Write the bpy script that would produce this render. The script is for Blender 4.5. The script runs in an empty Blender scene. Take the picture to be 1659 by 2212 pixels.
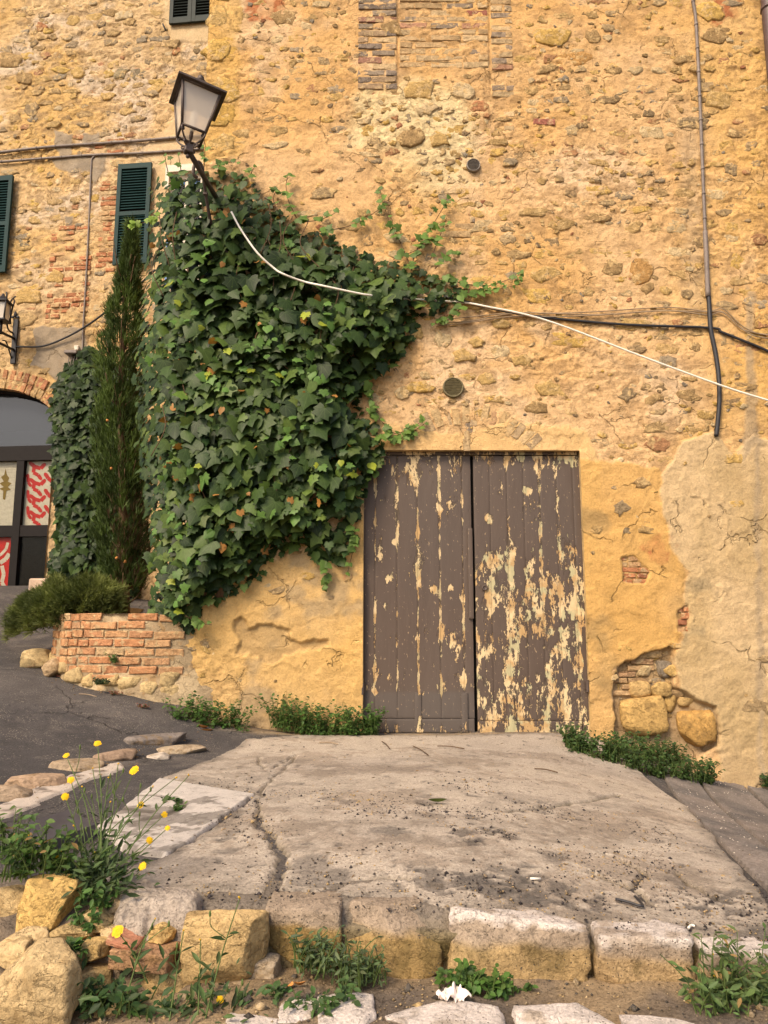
import bpy, bmesh, math, random
import numpy as np
from mathutils import Vector, Matrix

SC = bpy.context.scene
COL = SC.collection
rnd = random.Random(7)
RNG = np.random.default_rng(11)
R = math.radians

# ------------------------------------------------------------------ camera
PITCH = R(8.6)
CAMZ = 0.82
CAMY = -5.75
FPX = 1600.0                      # focal length for a frame 1659 x 2212 units
cam_d = bpy.data.cameras.new('camera')
cam_d.sensor_fit = 'AUTO'
cam_d.sensor_width = 36.0
cam_d.lens = 36.0 * FPX / 2212.0
cam_d.clip_start = 0.05
cam_d.clip_end = 500
cam = bpy.data.objects.new('camera', cam_d)
COL.objects.link(cam)
cam.location = (0, CAMY, CAMZ)
cam.rotation_euler = (R(90) + PITCH, 0, 0)
SC.camera = cam

# ------------------------------------------------------------------ world, sun, exposure
world = bpy.data.worlds.new('World')
SC.world = world
world.use_nodes = True
wnt = world.node_tree
wbg = wnt.nodes['Background']
sky_t = wnt.nodes.new('ShaderNodeTexSky')
sky_t.sky_type = 'NISHITA'
sky_t.sun_disc = False
SUN_DIR = Vector((-0.42, -0.62, 0.72)).normalized()      # from the scene towards the sun
sky_t.sun_elevation = math.asin(SUN_DIR.z)
sky_t.sun_rotation = math.atan2(SUN_DIR.x, SUN_DIR.y)
sky_t.air_density = 1.0
sky_t.dust_density = 4.0
sky_t.ozone_density = 0.6
wnt.links.new(sky_t.outputs[0], wbg.inputs[0])
wbg.inputs[1].default_value = 0.09
sun_d = bpy.data.lights.new('sun', 'SUN')
sun_d.energy = 1.5
sun_d.angle = R(16)
sun_d.color = (1.0, 0.81, 0.57)
sun = bpy.data.objects.new('sun', sun_d)
COL.objects.link(sun)
sun.rotation_euler = (-SUN_DIR).to_track_quat('-Z', 'Y').to_euler()
sun.location = SUN_DIR * 30
SC.view_settings.view_transform = 'Standard'
SC.view_settings.look = 'None'
SC.view_settings.exposure = 1.28
SC.view_settings.gamma = 1.0
SC.cycles.use_denoising = True
SC.cycles.adaptive_threshold = 0.015
SC.cycles.max_bounces = 6
SC.cycles.diffuse_bounces = 3
SC.cycles.transparent_max_bounces = 8
SC.cycles.caustics_reflective = False
SC.cycles.caustics_refractive = False

# ------------------------------------------------------------------ frame units -> places
cp, sp = math.cos(PITCH), math.sin(PITCH)
CAM = np.array([0.0, CAMY, CAMZ])
def ray(u, v):
    lx, ly = (u - 829.5) / FPX, (1106.0 - v) / FPX
    return np.array([lx, cp - sp * ly, sp + cp * ly])
def PY(u, v, y=0.0):
    d = ray(u, v); return CAM + d * ((y - CAMY) / d[1])
def PZ(u, v, z=0.0):
    d = ray(u, v); return CAM + d * ((z - CAMZ) / d[2])
# the setback house on the left: a wall plane that recedes to the left
CORNER_X = -1.53
BACK_Y = 3.6
BA = R(6.0)
BT = np.array([-math.cos(BA), math.sin(BA), 0.0])      # along the wall, to the left
BN = np.array([-math.sin(BA), -math.cos(BA), 0.0])     # outwards
BO = np.array([CORNER_X, BACK_Y, 0.0])
def PL(u, v, out=0.0):
    d = ray(u, v); o = BO + BN * out
    return CAM + d * (np.dot(o - CAM, BN) / np.dot(d, BN))
def PLs(u, v):
    p = PL(u, v); return float(np.dot(p - BO, BT)), float(p[2])
def LW(s, z, out=0.0):
    p = BO + BT * s + BN * out
    return np.array([p[0], p[1], z])

# ------------------------------------------------------------------ noise
def _h(ix, iy, seed):
    h = (ix.astype(np.int64) * 374761393 + iy.astype(np.int64) * 668265263 + seed * 974634777) & 0xffffffff
    h = ((h ^ (h >> 13)) * 1274126177) & 0xffffffff
    h = h ^ (h >> 16)
    return (h & 0xffffff) / float(0xffffff)
def vnoise(x, y, seed=0):
    x = np.asarray(x, float); y = np.asarray(y, float)
    ix, iy = np.floor(x), np.floor(y)
    fx, fy = x - ix, y - iy
    fx = fx * fx * fx * (fx * (fx * 6 - 15) + 10); fy = fy * fy * fy * (fy * (fy * 6 - 15) + 10)
    a, b = _h(ix, iy, seed), _h(ix + 1, iy, seed)
    c, d = _h(ix, iy + 1, seed), _h(ix + 1, iy + 1, seed)
    return (a + (b - a) * fx) * (1 - fy) + (c + (d - c) * fx) * fy
def fbm(x, y, octv=4, seed=0, gain=0.5):
    t, amp, s, n = 0.0, 1.0, 1.0, 0.0
    for i in range(octv):
        t = t + amp * (vnoise(np.asarray(x) * s + 17.3 * i, np.asarray(y) * s - 9.1 * i, seed + i * 13) - 0.5)
        n += amp; amp *= gain; s *= 2.03
    return t / n * 2          # about -1..1
def noise3(p, scale, seed=0):
    p = np.asarray(p) * scale
    return (vnoise(p[:, 0] + 3.1 * p[:, 2], p[:, 1] - 1.7 * p[:, 2], seed) + vnoise(p[:, 1] + 11.3 - p[:, 0] * 0.6, p[:, 2] + 5.2, seed + 5)
            + vnoise(p[:, 2] + 0.8 * p[:, 1], p[:, 0] + 7.7, seed + 9)) / 1.5 - 1
def sstep(a, b, x):
    t = np.clip((np.asarray(x) - a) / (b - a), 0, 1); return t * t * (3 - 2 * t)
def poly_sd(X, Z, poly):
    """signed distance to a polygon, positive inside"""
    P = np.asarray(poly, float); n = len(P)
    d = np.full(X.shape, 1e9); inside = np.zeros(X.shape, bool)
    for i in range(n):
        a, b = P[i], P[(i + 1) % n]
        e = b - a; wx, wz = X - a[0], Z - a[1]
        t = np.clip((wx * e[0] + wz * e[1]) / (e @ e + 1e-12), 0, 1)
        d = np.minimum(d, np.hypot(wx - e[0] * t, wz - e[1] * t))
        c = ((a[1] > Z) != (b[1] > Z)) & (X < (b[0] - a[0]) * (Z - a[1]) / (b[1] - a[1] + 1e-12) + a[0])
        inside ^= c
    return np.where(inside, d, -d)
def srgb(r, g, b, k=1.0):
    f = lambda c: ((c / 255.0) / 12.92 if c / 255.0 <= 0.04045 else ((c / 255.0 + 0.055) / 1.055) ** 2.4)
    return np.array([f(r), f(g), f(b)]) * k

# ------------------------------------------------------------------ objects
def tag(o, label=None, cat=None, group=None, kind=None):
    if label: o['label'] = label
    if cat: o['category'] = cat
    if group: o['group'] = group
    if kind: o['kind'] = kind
    return o
def empty(name, loc=(0, 0, 0), label=None, cat=None, group=None, parent=None):
    o = bpy.data.objects.new(name, None); COL.objects.link(o)
    o.location = [float(c) for c in loc]; o.empty_display_size = 0.1
    if parent is not None: o.parent = parent
    return tag(o, label, cat, group)
def make_mesh(name, V, F, mat=None, smooth=True, col=None, uv=None):
    """V (n,3); F list of tuples or (m,k) array; col (n,3) linear colours per vertex; uv (n,2) per vertex"""
    me = bpy.data.meshes.new(name)
    V = np.asarray(V, np.float32)
    if isinstance(F, np.ndarray):
        m, k = F.shape
        me.vertices.add(len(V)); me.vertices.foreach_set('co', V.ravel())
        me.loops.add(m * k); me.loops.foreach_set('vertex_index', F.astype(np.int32).ravel())
        me.polygons.add(m); me.polygons.foreach_set('loop_start', np.arange(0, m * k, k, dtype=np.int32))
        me.polygons.foreach_set('loop_total', np.full(m, k, np.int32))
        me.update(calc_edges=True)
    else:
        me.from_pydata([tuple(map(float, v)) for v in V], [], [tuple(map(int, f)) for f in F]); me.update()
    if smooth: me.polygons.foreach_set('use_smooth', np.ones(len(me.polygons), bool))
    if col is not None:
        at = me.color_attributes.new('Col', 'FLOAT_COLOR', 'POINT')
        c4 = np.ones((len(V), 4), np.float32); c4[:, :np.shape(col)[1]] = col
        at.data.foreach_set('color', c4.ravel())
    if uv is not None:
        ul = me.uv_layers.new(name='UVMap')
        li = np.empty(len(me.loops), np.int32); me.loops.foreach_get('vertex_index', li)
        ul.data.foreach_set('uv', np.asarray(uv, np.float32)[li].ravel())
    if mat is not None: me.materials.append(mat)
    me.validate()
    return me
def obj(name, me, parent=None, kind=None):
    """links a mesh whose coordinates are world coordinates, under a parent that only translates"""
    o = bpy.data.objects.new(name, me); COL.objects.link(o)
    if parent is not None:
        o.parent = parent
        o.matrix_parent_inverse = wmat(parent).inverted()
    if kind: o['kind'] = kind
    return o
def wmat(o):
    m = o.matrix_basis.copy()
    if o.parent is not None: m = wmat(o.parent) @ o.matrix_parent_inverse @ m
    return m
class Acc:
    """collects shapes into one mesh"""
    def __init__(self): self.V, self.F, self.C, self.U, self.n = [], [], [], [], 0
    def add(self, V, F, col=None, uv=None):
        V = np.asarray(V, float); self.V.append(V)
        self.F.extend([tuple(int(i) + self.n for i in f) for f in F])
        if col is not None: self.C.append(np.broadcast_to(np.asarray(col, float), (len(V), 3)))
        if uv is not None: self.U.append(uv)
        self.n += len(V); return self
    def build(self, name, mat, parent=None, smooth=True, kind=None):
        if not self.V: return None
        V = np.concatenate(self.V)
        c = np.concatenate(self.C) if self.C else None
        u = np.concatenate(self.U) if self.U else None
        return obj(name, make_mesh(name, V, self.F, mat, smooth, c, u), parent, kind)
def catmull(P, n=8):
    P = [np.asarray(p, float) for p in P]
    if len(P) < 3: return np.array([P[0] + (P[-1] - P[0]) * t for t in np.linspace(0, 1, n + 1)])
    Q = [2 * P[0] - P[1]] + P + [2 * P[-1] - P[-2]]; out = []
    for i in range(1, len(Q) - 2):
        a, b, c, d = Q[i - 1:i + 3]
        for k in range(n):
            t = k / n
            out.append(0.5 * (2 * b + (c - a) * t + (2 * a - 5 * b + 4 * c - d) * t * t + (3 * b - a - 3 * c + d) * t ** 3))
    out.append(P[-1]); return np.array(out)
def tube(P, rad, sides=8, cap=True, flat=1.0):
    P = np.asarray(P, float); n = len(P)
    rad = np.broadcast_to(np.asarray(rad, float), (n,))
    T = np.gradient(P, axis=0); T /= np.linalg.norm(T, axis=1)[:, None] + 1e-12
    ref = np.array([0, 0, 1.0]) if abs(T[0][2]) < 0.9 else np.array([1.0, 0, 0])
    V = []
    nrm = np.cross(T[0], ref); nrm /= np.linalg.norm(nrm)
    for i in range(n):
        nrm = nrm - T[i] * (nrm @ T[i]); nrm /= np.linalg.norm(nrm) + 1e-12
        b = np.cross(T[i], nrm)
        for k in range(sides):
            a = 2 * math.pi * k / sides
            V.append(P[i] + rad[i] * (nrm * math.cos(a) + b * math.sin(a) * flat))
    F = [(i * sides + k, i * sides + (k + 1) % sides, (i + 1) * sides + (k + 1) % sides, (i + 1) * sides + k) for i in range(n - 1) for k in range(sides)]
    if cap:
        F.append(tuple(range(sides - 1, -1, -1))); F.append(tuple((n - 1) * sides + k for k in range(sides)))
    return np.array(V), F
BOXF = [(0, 3, 2, 1), (4, 5, 6, 7), (0, 1, 5, 4), (1, 2, 6, 5), (2, 3, 7, 6), (3, 0, 4, 7)]
def box(c, s, M=None):
    c = np.asarray(c, float); h = np.asarray(s, float) / 2
    V = np.array([[-1, -1, -1], [1, -1, -1], [1, 1, -1], [-1, 1, -1], [-1, -1, 1], [1, -1, 1], [1, 1, 1], [-1, 1, 1]], float) * h
    if M is not None: V = V @ np.asarray(M).T
    return V + c, BOXF
def bbox(c, s, bev, M=None):
    """box with chamfered edges"""
    bm = bmesh.new(); bmesh.ops.create_cube(bm, size=1.0)
    bmesh.ops.scale(bm, vec=Vector([float(a) for a in s]), verts=bm.verts)
    bmesh.ops.bevel(bm, geom=bm.edges[:], offset=bev, segments=1, affect='EDGES', profile=0.5)
    V = np.array([v.co[:] for v in bm.verts]); bm.verts.index_update()
    F = [tuple(v.index for v in f.verts) for f in bm.faces]; bm.free()
    if M is not None: V = V @ np.asarray(M).T
    return V + np.asarray(c, float), F
def rotm(ax, ay, az):
    return np.array((Matrix.Rotation(az, 3, 'Z') @ Matrix.Rotation(ay, 3, 'Y') @ Matrix.Rotation(ax, 3, 'X')))
def lathe(prof, c=(0, 0, 0), sides=16, M=None):
    V = np.array([[r * math.cos(2 * math.pi * k / sides), r * math.sin(2 * math.pi * k / sides), z] for r, z in prof for k in range(sides)])
    F = [(i * sides + k, i * sides + (k + 1) % sides, (i + 1) * sides + (k + 1) % sides, (i + 1) * sides + k) for i in range(len(prof) - 1) for k in range(sides)]
    F.append(tuple(range(sides - 1, -1, -1))); F.append(tuple((len(prof) - 1) * sides + k for k in range(sides)))
    if M is not None: V = V @ np.asarray(M).T
    return V + np.asarray(c, float), F
_ICO = {}
def ico(sub):
    if sub not in _ICO:
        bm = bmesh.new(); bmesh.ops.create_icosphere(bm, subdivisions=sub, radius=1.0); bm.verts.index_update()
        _ICO[sub] = (np.array([v.co[:] for v in bm.verts]), [tuple(v.index for v in f.verts) for f in bm.faces]); bm.free()
    return _ICO[sub]
def boulder(c, s, seed=0, boxy=0.55, rough=0.05, sub=4, rot=(0, 0, 0), cuts=7, crag=0.02):
    """an irregular rock: a rounded box with random flat breaks and fine relief"""
    r = random.Random(seed); V, F = ico(sub); V = V.copy()
    m = np.max(np.abs(V), axis=1)[:, None]
    V = V * (1 - boxy) + (V / m) * boxy * 0.82
    for _ in range(cuts):
        n = np.array([r.gauss(0, 1), r.gauss(0, 1), r.gauss(0, 1)]); n /= np.linalg.norm(n)
        d = r.uniform(0.62, 0.90); k = V @ n - d
        V = V - np.outer(np.maximum(k, 0) * 0.97, n)
    V = V * (1 + rough * 2.2 * noise3(V + seed * 1.37, 1.3, seed)[:, None] + rough * noise3(V, 3.2, seed + 3)[:, None] + crag * noise3(V, 8.0, seed + 7)[:, None] + crag * 0.6 * noise3(V, 19.0, seed + 8)[:, None])
    V = V * np.asarray(s) / 2.0
    return V @ rotm(*rot).T + np.asarray(c, float), F
# ------------------------------------------------------------------ materials
def nmat(name):
    m = bpy.data.materials.new(name); m.use_nodes = True
    nt = m.node_tree; return m, nt, nt.nodes['Principled BSDF'], nt.nodes['Material Output']
def nd(nt, typ, ins=None, **props):
    n = nt.nodes.new(typ)
    for k, v in props.items(): setattr(n, k, v)
    for k, v in (ins or {}).items():
        s = n.inputs[k]
        if hasattr(v, 'is_output'): nt.links.new(v, s)
        else: s.default_value = v
    return n
def mth(nt, op, a, b=None, c=None, clamp=False):
    ins = {0: a}
    if b is not None: ins[1] = b
    if c is not None: ins[2] = c
    n = nd(nt, 'ShaderNodeMath', ins, operation=op); n.use_clamp = clamp
    return n.outputs[0]
def ramp(nt, fac, lo, hi):
    n = nd(nt, 'ShaderNodeMapRange', {0: fac, 1: lo, 2: hi, 3: 0.0, 4: 1.0}); n.interpolation_type = 'SMOOTHSTEP'
    return n.outputs[0]
def mixc(nt, fac, a, b, blend='MIX'):
    n = nt.nodes.new('ShaderNodeMix'); n.data_type = 'RGBA'; n.blend_type = blend
    for s, v in ((n.inputs[0], fac), (n.inputs[6], a), (n.inputs[7], b)):
        if hasattr(v, 'is_output'): nt.links.new(v, s)
        elif isinstance(v, (int, float)): s.default_value = v
        else: s.default_value = tuple(v)[:3] + (1,)
    return n.outputs[2]
def noise(nt, vec, scale, detail=4, rough=0.55, dist=0.0):
    return nd(nt, 'ShaderNodeTexNoise', {'Vector': vec, 'Scale': scale, 'Detail': detail, 'Roughness': rough, 'Distortion': dist}).outputs[0]
def pos(nt): return nd(nt, 'ShaderNodeNewGeometry').outputs['Position']
def scaled(nt, vec, s):
    return nd(nt, 'ShaderNodeVectorMath', {0: vec, 1: s}, operation='MULTIPLY').outputs[0]
def contr(nt, n, lo=0.3, hi=0.7):
    return nd(nt, 'ShaderNodeMapRange', {0: n, 1: lo, 2: hi, 3: 0.0, 4: 1.0}).outputs[0]
def surf(name, color=None, rough=0.9, var=0.25, scale=12, fine=90, finevar=0.2, bump=0.4, bdist=0.004, spec=0.25, speck=None, metal=0.0, stretch=None, stain=None, ledge=None, pits=None, cracks=None):
    """a mottled rough surface; colour from the mesh attribute Col unless given"""
    m, nt, b, out = nmat(name)
    p = pos(nt)
    if stretch: p = scaled(nt, p, stretch)
    base = nd(nt, 'ShaderNodeAttribute', attribute_name='Col').outputs[0] if color is None else nd(nt, 'ShaderNodeRGB').outputs[0]
    if color is not None: base.default_value = tuple(color)[:3] + (1,)
    n1 = contr(nt, noise(nt, p, scale, 6, 0.62)); n2 = contr(nt, noise(nt, p, fine, 5, 0.68)); n0 = contr(nt, noise(nt, p, fine * 3.2, 3, 0.6))
    f1 = mth(nt, 'MULTIPLY_ADD', n1, 2 * var, 1 - var); f2 = mth(nt, 'MULTIPLY_ADD', n2, 2 * finevar, 1 - finevar); f0 = mth(nt, 'MULTIPLY_ADD', n0, finevar, 1 - finevar * 0.5)
    f = mth(nt, 'MULTIPLY', mth(nt, 'MULTIPLY', f1, f2), f0)
    c = nd(nt, 'ShaderNodeVectorMath', {0: base, 3: f}, operation='SCALE').outputs[0]
    if stain is not None:      # second colour in ragged patches
        n3 = noise(nt, p, stain[1], 6, 0.68, 0.4)
        sk = mth(nt, 'MULTIPLY', ramp(nt, n3, stain[2], stain[2] + stain[3]), stain[4])
        if color is None: sk = mth(nt, 'MULTIPLY', sk, nd(nt, 'ShaderNodeAttribute', attribute_name='Col').outputs['Alpha'])
        c = mixc(nt, sk, c, nd(nt, 'ShaderNodeVectorMath', {0: stain[0], 3: f}, operation='SCALE').outputs[0])
    if speck is not None:      # small dots
        v = nd(nt, 'ShaderNodeTexVoronoi', {'Vector': p, 'Scale': speck[1], 'Randomness': 1.0})
        n4 = noise(nt, p, speck[1] * 0.12, 3)
        k = mth(nt, 'MULTIPLY', mth(nt, 'LESS_THAN', v.outputs['Distance'], speck[2]), ramp(nt, n4, 0.42, 0.6))
        c = mixc(nt, k, c, speck[0])
    gro = None
    if cracks is not None:     # fine wandering cracks, the shade of their depth darkened into the colour
        wv = nd(nt, 'ShaderNodeVectorMath', {0: p, 1: scaled(nt, nd(nt, 'ShaderNodeTexNoise', {'Vector': p, 'Scale': 6.0, 'Detail': 5.0}).outputs[1], (0.22, 0.22, 0.22))}, operation='ADD').outputs[0]
        vo = nd(nt, 'ShaderNodeTexVoronoi', {'Vector': wv, 'Scale': cracks[0], 'Randomness': 1.0}, feature='DISTANCE_TO_EDGE')
        gro = mth(nt, 'MULTIPLY', mth(nt, 'SUBTRACT', 1.0, ramp(nt, vo.outputs['Distance'], cracks[1] * 0.3, cracks[1])), ramp(nt, noise(nt, p, 2.3, 3), 0.50, 0.58))
        c = mixc(nt, mth(nt, 'MULTIPLY', gro, 0.25), c, cracks[2])
    nt.links.new(c, b.inputs['Base Color'])
    b.inputs['Roughness'].default_value = rough; b.inputs['Specular IOR Level'].default_value = spec; b.inputs['Metallic'].default_value = metal
    h = mth(nt, 'ADD', mth(nt, 'ADD', mth(nt, 'MULTIPLY', n1, 0.5), mth(nt, 'MULTIPLY', n2, 0.35)), mth(nt, 'MULTIPLY', n0, 0.12))
    rel = nd(nt, 'ShaderNodeAttribute', attribute_name='Col').outputs['Alpha'] if color is None else 1.0
    if ledge is not None:      # broken edges, as where a skin of mortar has come away
        for sc_, w_, at_ in ledge:
            nl = noise(nt, scaled(nt, p, (1, 1, 1.5)), sc_, 7, 0.66, 0.5)
            h = mth(nt, 'ADD', h, mth(nt, 'MULTIPLY', mth(nt, 'MULTIPLY', ramp(nt, nl, at_, at_ + 0.025), w_), rel))
    if gro is not None: h = mth(nt, 'SUBTRACT', h, mth(nt, 'MULTIPLY', gro, 2.2))
    if pits is not None:
        npt = noise(nt, p, pits[0], 4, 0.6); h = mth(nt, 'SUBTRACT', h, mth(nt, 'MULTIPLY', ramp(nt, npt, 0.60, 0.68), pits[1]))
    bp = nd(nt, 'ShaderNodeBump', {'Strength': bump, 'Distance': bdist, 'Height': h})
    nt.links.new(bp.outputs[0], b.inputs['Normal'])
    return m
def leafmat(name, veins=True, rough=0.48, spec=0.22, trans=0.20, vein_col=(0.16, 0.24, 0.07)):
    m, nt, b, out = nmat(name)
    base = nd(nt, 'ShaderNodeAttribute', attribute_name='Col').outputs[0]
    p = pos(nt); n1 = noise(nt, p, 40, 3)
    c = nd(nt, 'ShaderNodeVectorMath', {0: base, 3: mth(nt, 'MULTIPLY_ADD', n1, 0.7, 0.65)}, operation='SCALE').outputs[0]
    if veins:
        uv = nd(nt, 'ShaderNodeTexCoord').outputs['UV']
        sx = nd(nt, 'ShaderNodeSeparateXYZ', {0: uv})
        u = mth(nt, 'ABSOLUTE', mth(nt, 'SUBTRACT', sx.outputs[0], 0.5)); v = sx.outputs[1]
        k = None
        for ang in (0, 38, 80):
            s_, c_ = math.sin(R(ang)), math.cos(R(ang))
            vv = mth(nt, 'SUBTRACT', v, 0.2)
            perp = mth(nt, 'ABSOLUTE', mth(nt, 'SUBTRACT', mth(nt, 'MULTIPLY', u, c_), mth(nt, 'MULTIPLY', vv, s_)))
            al = mth(nt, 'ADD', mth(nt, 'MULTIPLY', u, s_), mth(nt, 'MULTIPLY', vv, c_))
            w = mth(nt, 'MULTIPLY', mth(nt, 'SUBTRACT', 1.0, ramp(nt, perp, 0.003, 0.014)), mth(nt, 'GREATER_THAN', al, 0.0))
            k = w if k is None else mth(nt, 'MAXIMUM', k, w)
        c = mixc(nt, mth(nt, 'MULTIPLY', k, 0.45), c, mixc(nt, 0.5, c, vein_col))
    nt.links.new(c, b.inputs['Base Color'])
    b.inputs['Roughness'].default_value = rough; b.inputs['Specular IOR Level'].default_value = spec
    bp = nd(nt, 'ShaderNodeBump', {'Strength': 0.25, 'Distance': 0.004, 'Height': noise(nt, p, 55, 3)})
    nt.links.new(bp.outputs[0], b.inputs['Normal'])
    tr = nd(nt, 'ShaderNodeBsdfTranslucent', {0: nd(nt, 'ShaderNodeVectorMath', {0: c, 1: (1.4, 1.6, 0.7)}, operation='MULTIPLY').outputs[0]})
    mx = nd(nt, 'ShaderNodeMixShader', {0: trans, 1: b.outputs[0], 2: tr.outputs[0]})
    nt.links.new(mx.outputs[0], out.inputs[0])
    return m
def plain(name, color, rough=0.5, spec=0.4, metal=0.0, var=0.15, bump=0.1):
    return surf(name, color, rough, var, 25, 160, var * 0.7, bump, 0.002, spec, metal=metal)

M_WALL = surf('wall_mortar', None, 0.95, 0.12, 7, 60, 0.17, 1.0, 0.009, 0.12, stain=((0.36, 0.215, 0.09), 10, 0.555, 0.06, 0.55), ledge=((7, 0.34, 0.54), (16, 0.36, 0.56), (11, -0.4, 0.62)), pits=(60, 0.5), cracks=(2.0, 0.016, (0.26, 0.165, 0.07)))
M_STONE = surf('wall_stone', None, 0.93, 0.24, 18, 75, 0.20, 1.0, 0.012, 0.15, ledge=((24, 0.5, 0.52),), stain=((0.58, 0.40, 0.19), 13, 0.52, 0.06, 0.85))
M_BRICK = surf('clay_brick', None, 0.93, 0.20, 22, 100, 0.16, 1.0, 0.008, 0.12, ledge=((30, 0.5, 0.54),), stain=((0.54, 0.39, 0.21), 15, 0.53, 0.07, 0.75))
M_ROCK = surf('rough_rock', None, 0.93, 0.22, 12, 70, 0.22, 1.0, 0.007, 0.15, stain=((0.24, 0.15, 0.06), 13, 0.51, 0.12, 0.55), ledge=((10, 0.5, 0.52), (22, 0.3, 0.56)), pits=(40, 0.7))
M_KERB = surf('kerb_rock', None, 0.93, 0.20, 14, 110, 0.24, 1.0, 0.007, 0.15, speck=((0.10, 0.08, 0.06), 85, 0.20), ledge=((25, 0.4, 0.54),), pits=(80, 0.5))
M_LEAF = leafmat('ivy_leaf')
M_WEED = leafmat('weed_leaf', False, 0.55, 0.25, 0.25)
M_NEEDLE = leafmat('needle_foliage', False, 0.6, 0.2, 0.12)
M_STEM = surf('stem_bark', (0.11, 0.065, 0.035), 0.85, 0.3, 30, 120, 0.2, 0.5, 0.003)
M_GSTEM = surf('green_stem', (0.09, 0.13, 0.035), 0.6, 0.2, 30, 120, 0.1, 0.2, 0.002)
M_PETAL = plain('yellow_petal', (0.70, 0.42, 0.008), 0.6, 0.2)
M_IRON = surf('brown_iron', (0.085, 0.062, 0.052), 0.55, 0.25, 20, 120, 0.2, 0.3, 0.002, 0.4, metal=0.25)
M_BLACK = surf('black_iron', (0.018, 0.017, 0.02), 0.5, 0.2, 20, 120, 0.2, 0.3, 0.002, 0.4, metal=0.2)
M_GREYPIPE = surf('grey_conduit', (0.19, 0.155, 0.135), 0.55, 0.2, 14, 90, 0.15, 0.2, 0.002, 0.35)
M_DOWNPIPE = surf('downpipe_paint', (0.10, 0.065, 0.06), 0.5, 0.15, 10, 90, 0.1, 0.1, 0.002, 0.4)
M_WHITEPVC = plain('white_cable_sheath', (0.78, 0.72, 0.62), 0.45, 0.4, 0, 0.08, 0.05)
M_BLACKPVC = plain('black_cable_sheath', (0.025, 0.024, 0.027), 0.5, 0.4, 0, 0.1, 0.05)
M_WIRE = plain('weathered_wire', (0.30, 0.22, 0.14), 0.7, 0.2)
M_VENT = surf('vent_metal', (0.20, 0.175, 0.15), 0.55, 0.25, 40, 160, 0.15, 0.2, 0.002, 0.4, metal=0.4)
M_VENT2 = surf('vent_plastic', (0.15, 0.125, 0.065), 0.6, 0.3, 40, 160, 0.15, 0.2, 0.002, 0.3)
M_DARK = plain('dark_cavity', (0.012, 0.011, 0.010), 0.9, 0.1)
M_SHUT = surf('green_shutter', (0.005, 0.030, 0.030), 0.6, 0.15, 12, 120, 0.1, 0.15, 0.002, 0.2)
M_SHUTD = surf('dark_shutter', (0.020, 0.028, 0.025), 0.6, 0.15, 12, 120, 0.1, 0.15, 0.002, 0.2)
M_FRAME = surf('dark_door_frame', (0.013, 0.010, 0.009), 0.6, 0.15, 12, 120, 0.1, 0.1, 0.002, 0.15)
M_WFRAME = plain('pale_window_frame', (0.62, 0.55, 0.45), 0.55, 0.3)
M_PAPER = plain('white_poster', (0.78, 0.78, 0.70), 0.7, 0.2)
M_RED = plain('red_print', (0.66, 0.022, 0.02), 0.6, 0.2)
M_FERN = plain('ochre_print', (0.28, 0.2, 0.03), 0.7, 0.2)
M_SOIL = surf('soil', (0.13, 0.085, 0.05), 0.97, 0.35, 18, 110, 0.3, 1.0, 0.008, 0.1)
M_DRYLEAF = surf('dry_leaf', (0.48, 0.21, 0.06), 0.75, 0.25, 30, 120, 0.2, 0.3, 0.002, 0.2)
M_TISSUE = plain('paper_tissue', (0.80, 0.68, 0.60), 0.85, 0.15)
def glassmat(name, col, rough, trans, ior=1.5):
    m, nt, b, out = nmat(name)
    b.inputs['Base Color'].default_value = tuple(col) + (1,); b.inputs['Roughness'].default_value = rough
    b.inputs['IOR'].default_value = ior; b.inputs['Specular IOR Level'].default_value = 0.6
    t = nd(nt, 'ShaderNodeBsdfTransparent', {0: (0.92, 0.9, 0.86, 1)})
    mx = nd(nt, 'ShaderNodeMixShader', {0: trans, 1: b.outputs[0], 2: t.outputs[0]})
    nt.links.new(mx.outputs[0], out.inputs[0])
    bp = nd(nt, 'ShaderNodeBump', {'Strength': 0.12, 'Distance': 0.01, 'Height': noise(nt, pos(nt), 30, 2)})
    nt.links.new(bp.outputs[0], b.inputs['Normal'])
    return m
M_LAMPGLASS = glassmat('lantern_glass', (0.88, 0.76, 0.62), 0.04, 0.42)
M_SHOPGLASS = glassmat('shop_glass', (0.02, 0.022, 0.026), 0.03, 0.88)
M_BULB = plain('white_bulb', (0.85, 0.80, 0.70), 0.35, 0.4, 0, 0.03, 0.0)
# ------------------------------------------------------------------ ground
_cp = []
for u, v in ((395, 1515), (590, 1575), (783, 1583), (1000, 1585), (1275, 1592), (1400, 1632), (1560, 1690), (1659, 1706)):
    _cp.append(tuple(PY(u, v, 0.0)))
for u, v, z in ((600, 1750, 0.0), (850, 1850, 0.0), (1200, 1850, -0.05), (1500, 1900, -0.13), (1000, 1680, 0.0), (1400, 1680, -0.2), (1640, 1920, -0.13), (340, 1684, 0.0), (553, 1720, 0.0),
                (0, 1735, 0.0), (0, 1700, 0.02), (50, 1800, 0.0), (280, 1612, 0.05), (430, 1590, 0.05), (0, 1900, 0.0), (250, 1905, -0.02), (560, 1930, -0.02), (950, 1950, -0.03), (1280, 1985, -0.07), (1659, 2050, -0.12)):
    _cp.append(tuple(PZ(u, v, z)))
_cp += [tuple(PY(*q)) for q in ((330, 1510, -0.06), (283, 1499, -0.07), (213, 1489, -0.03), (143, 1468, 0.12), (100, 1450, 0.3), (60, 1432, 0.5), (20, 1400, 1.0), (10, 1345, 2.2))]
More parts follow.
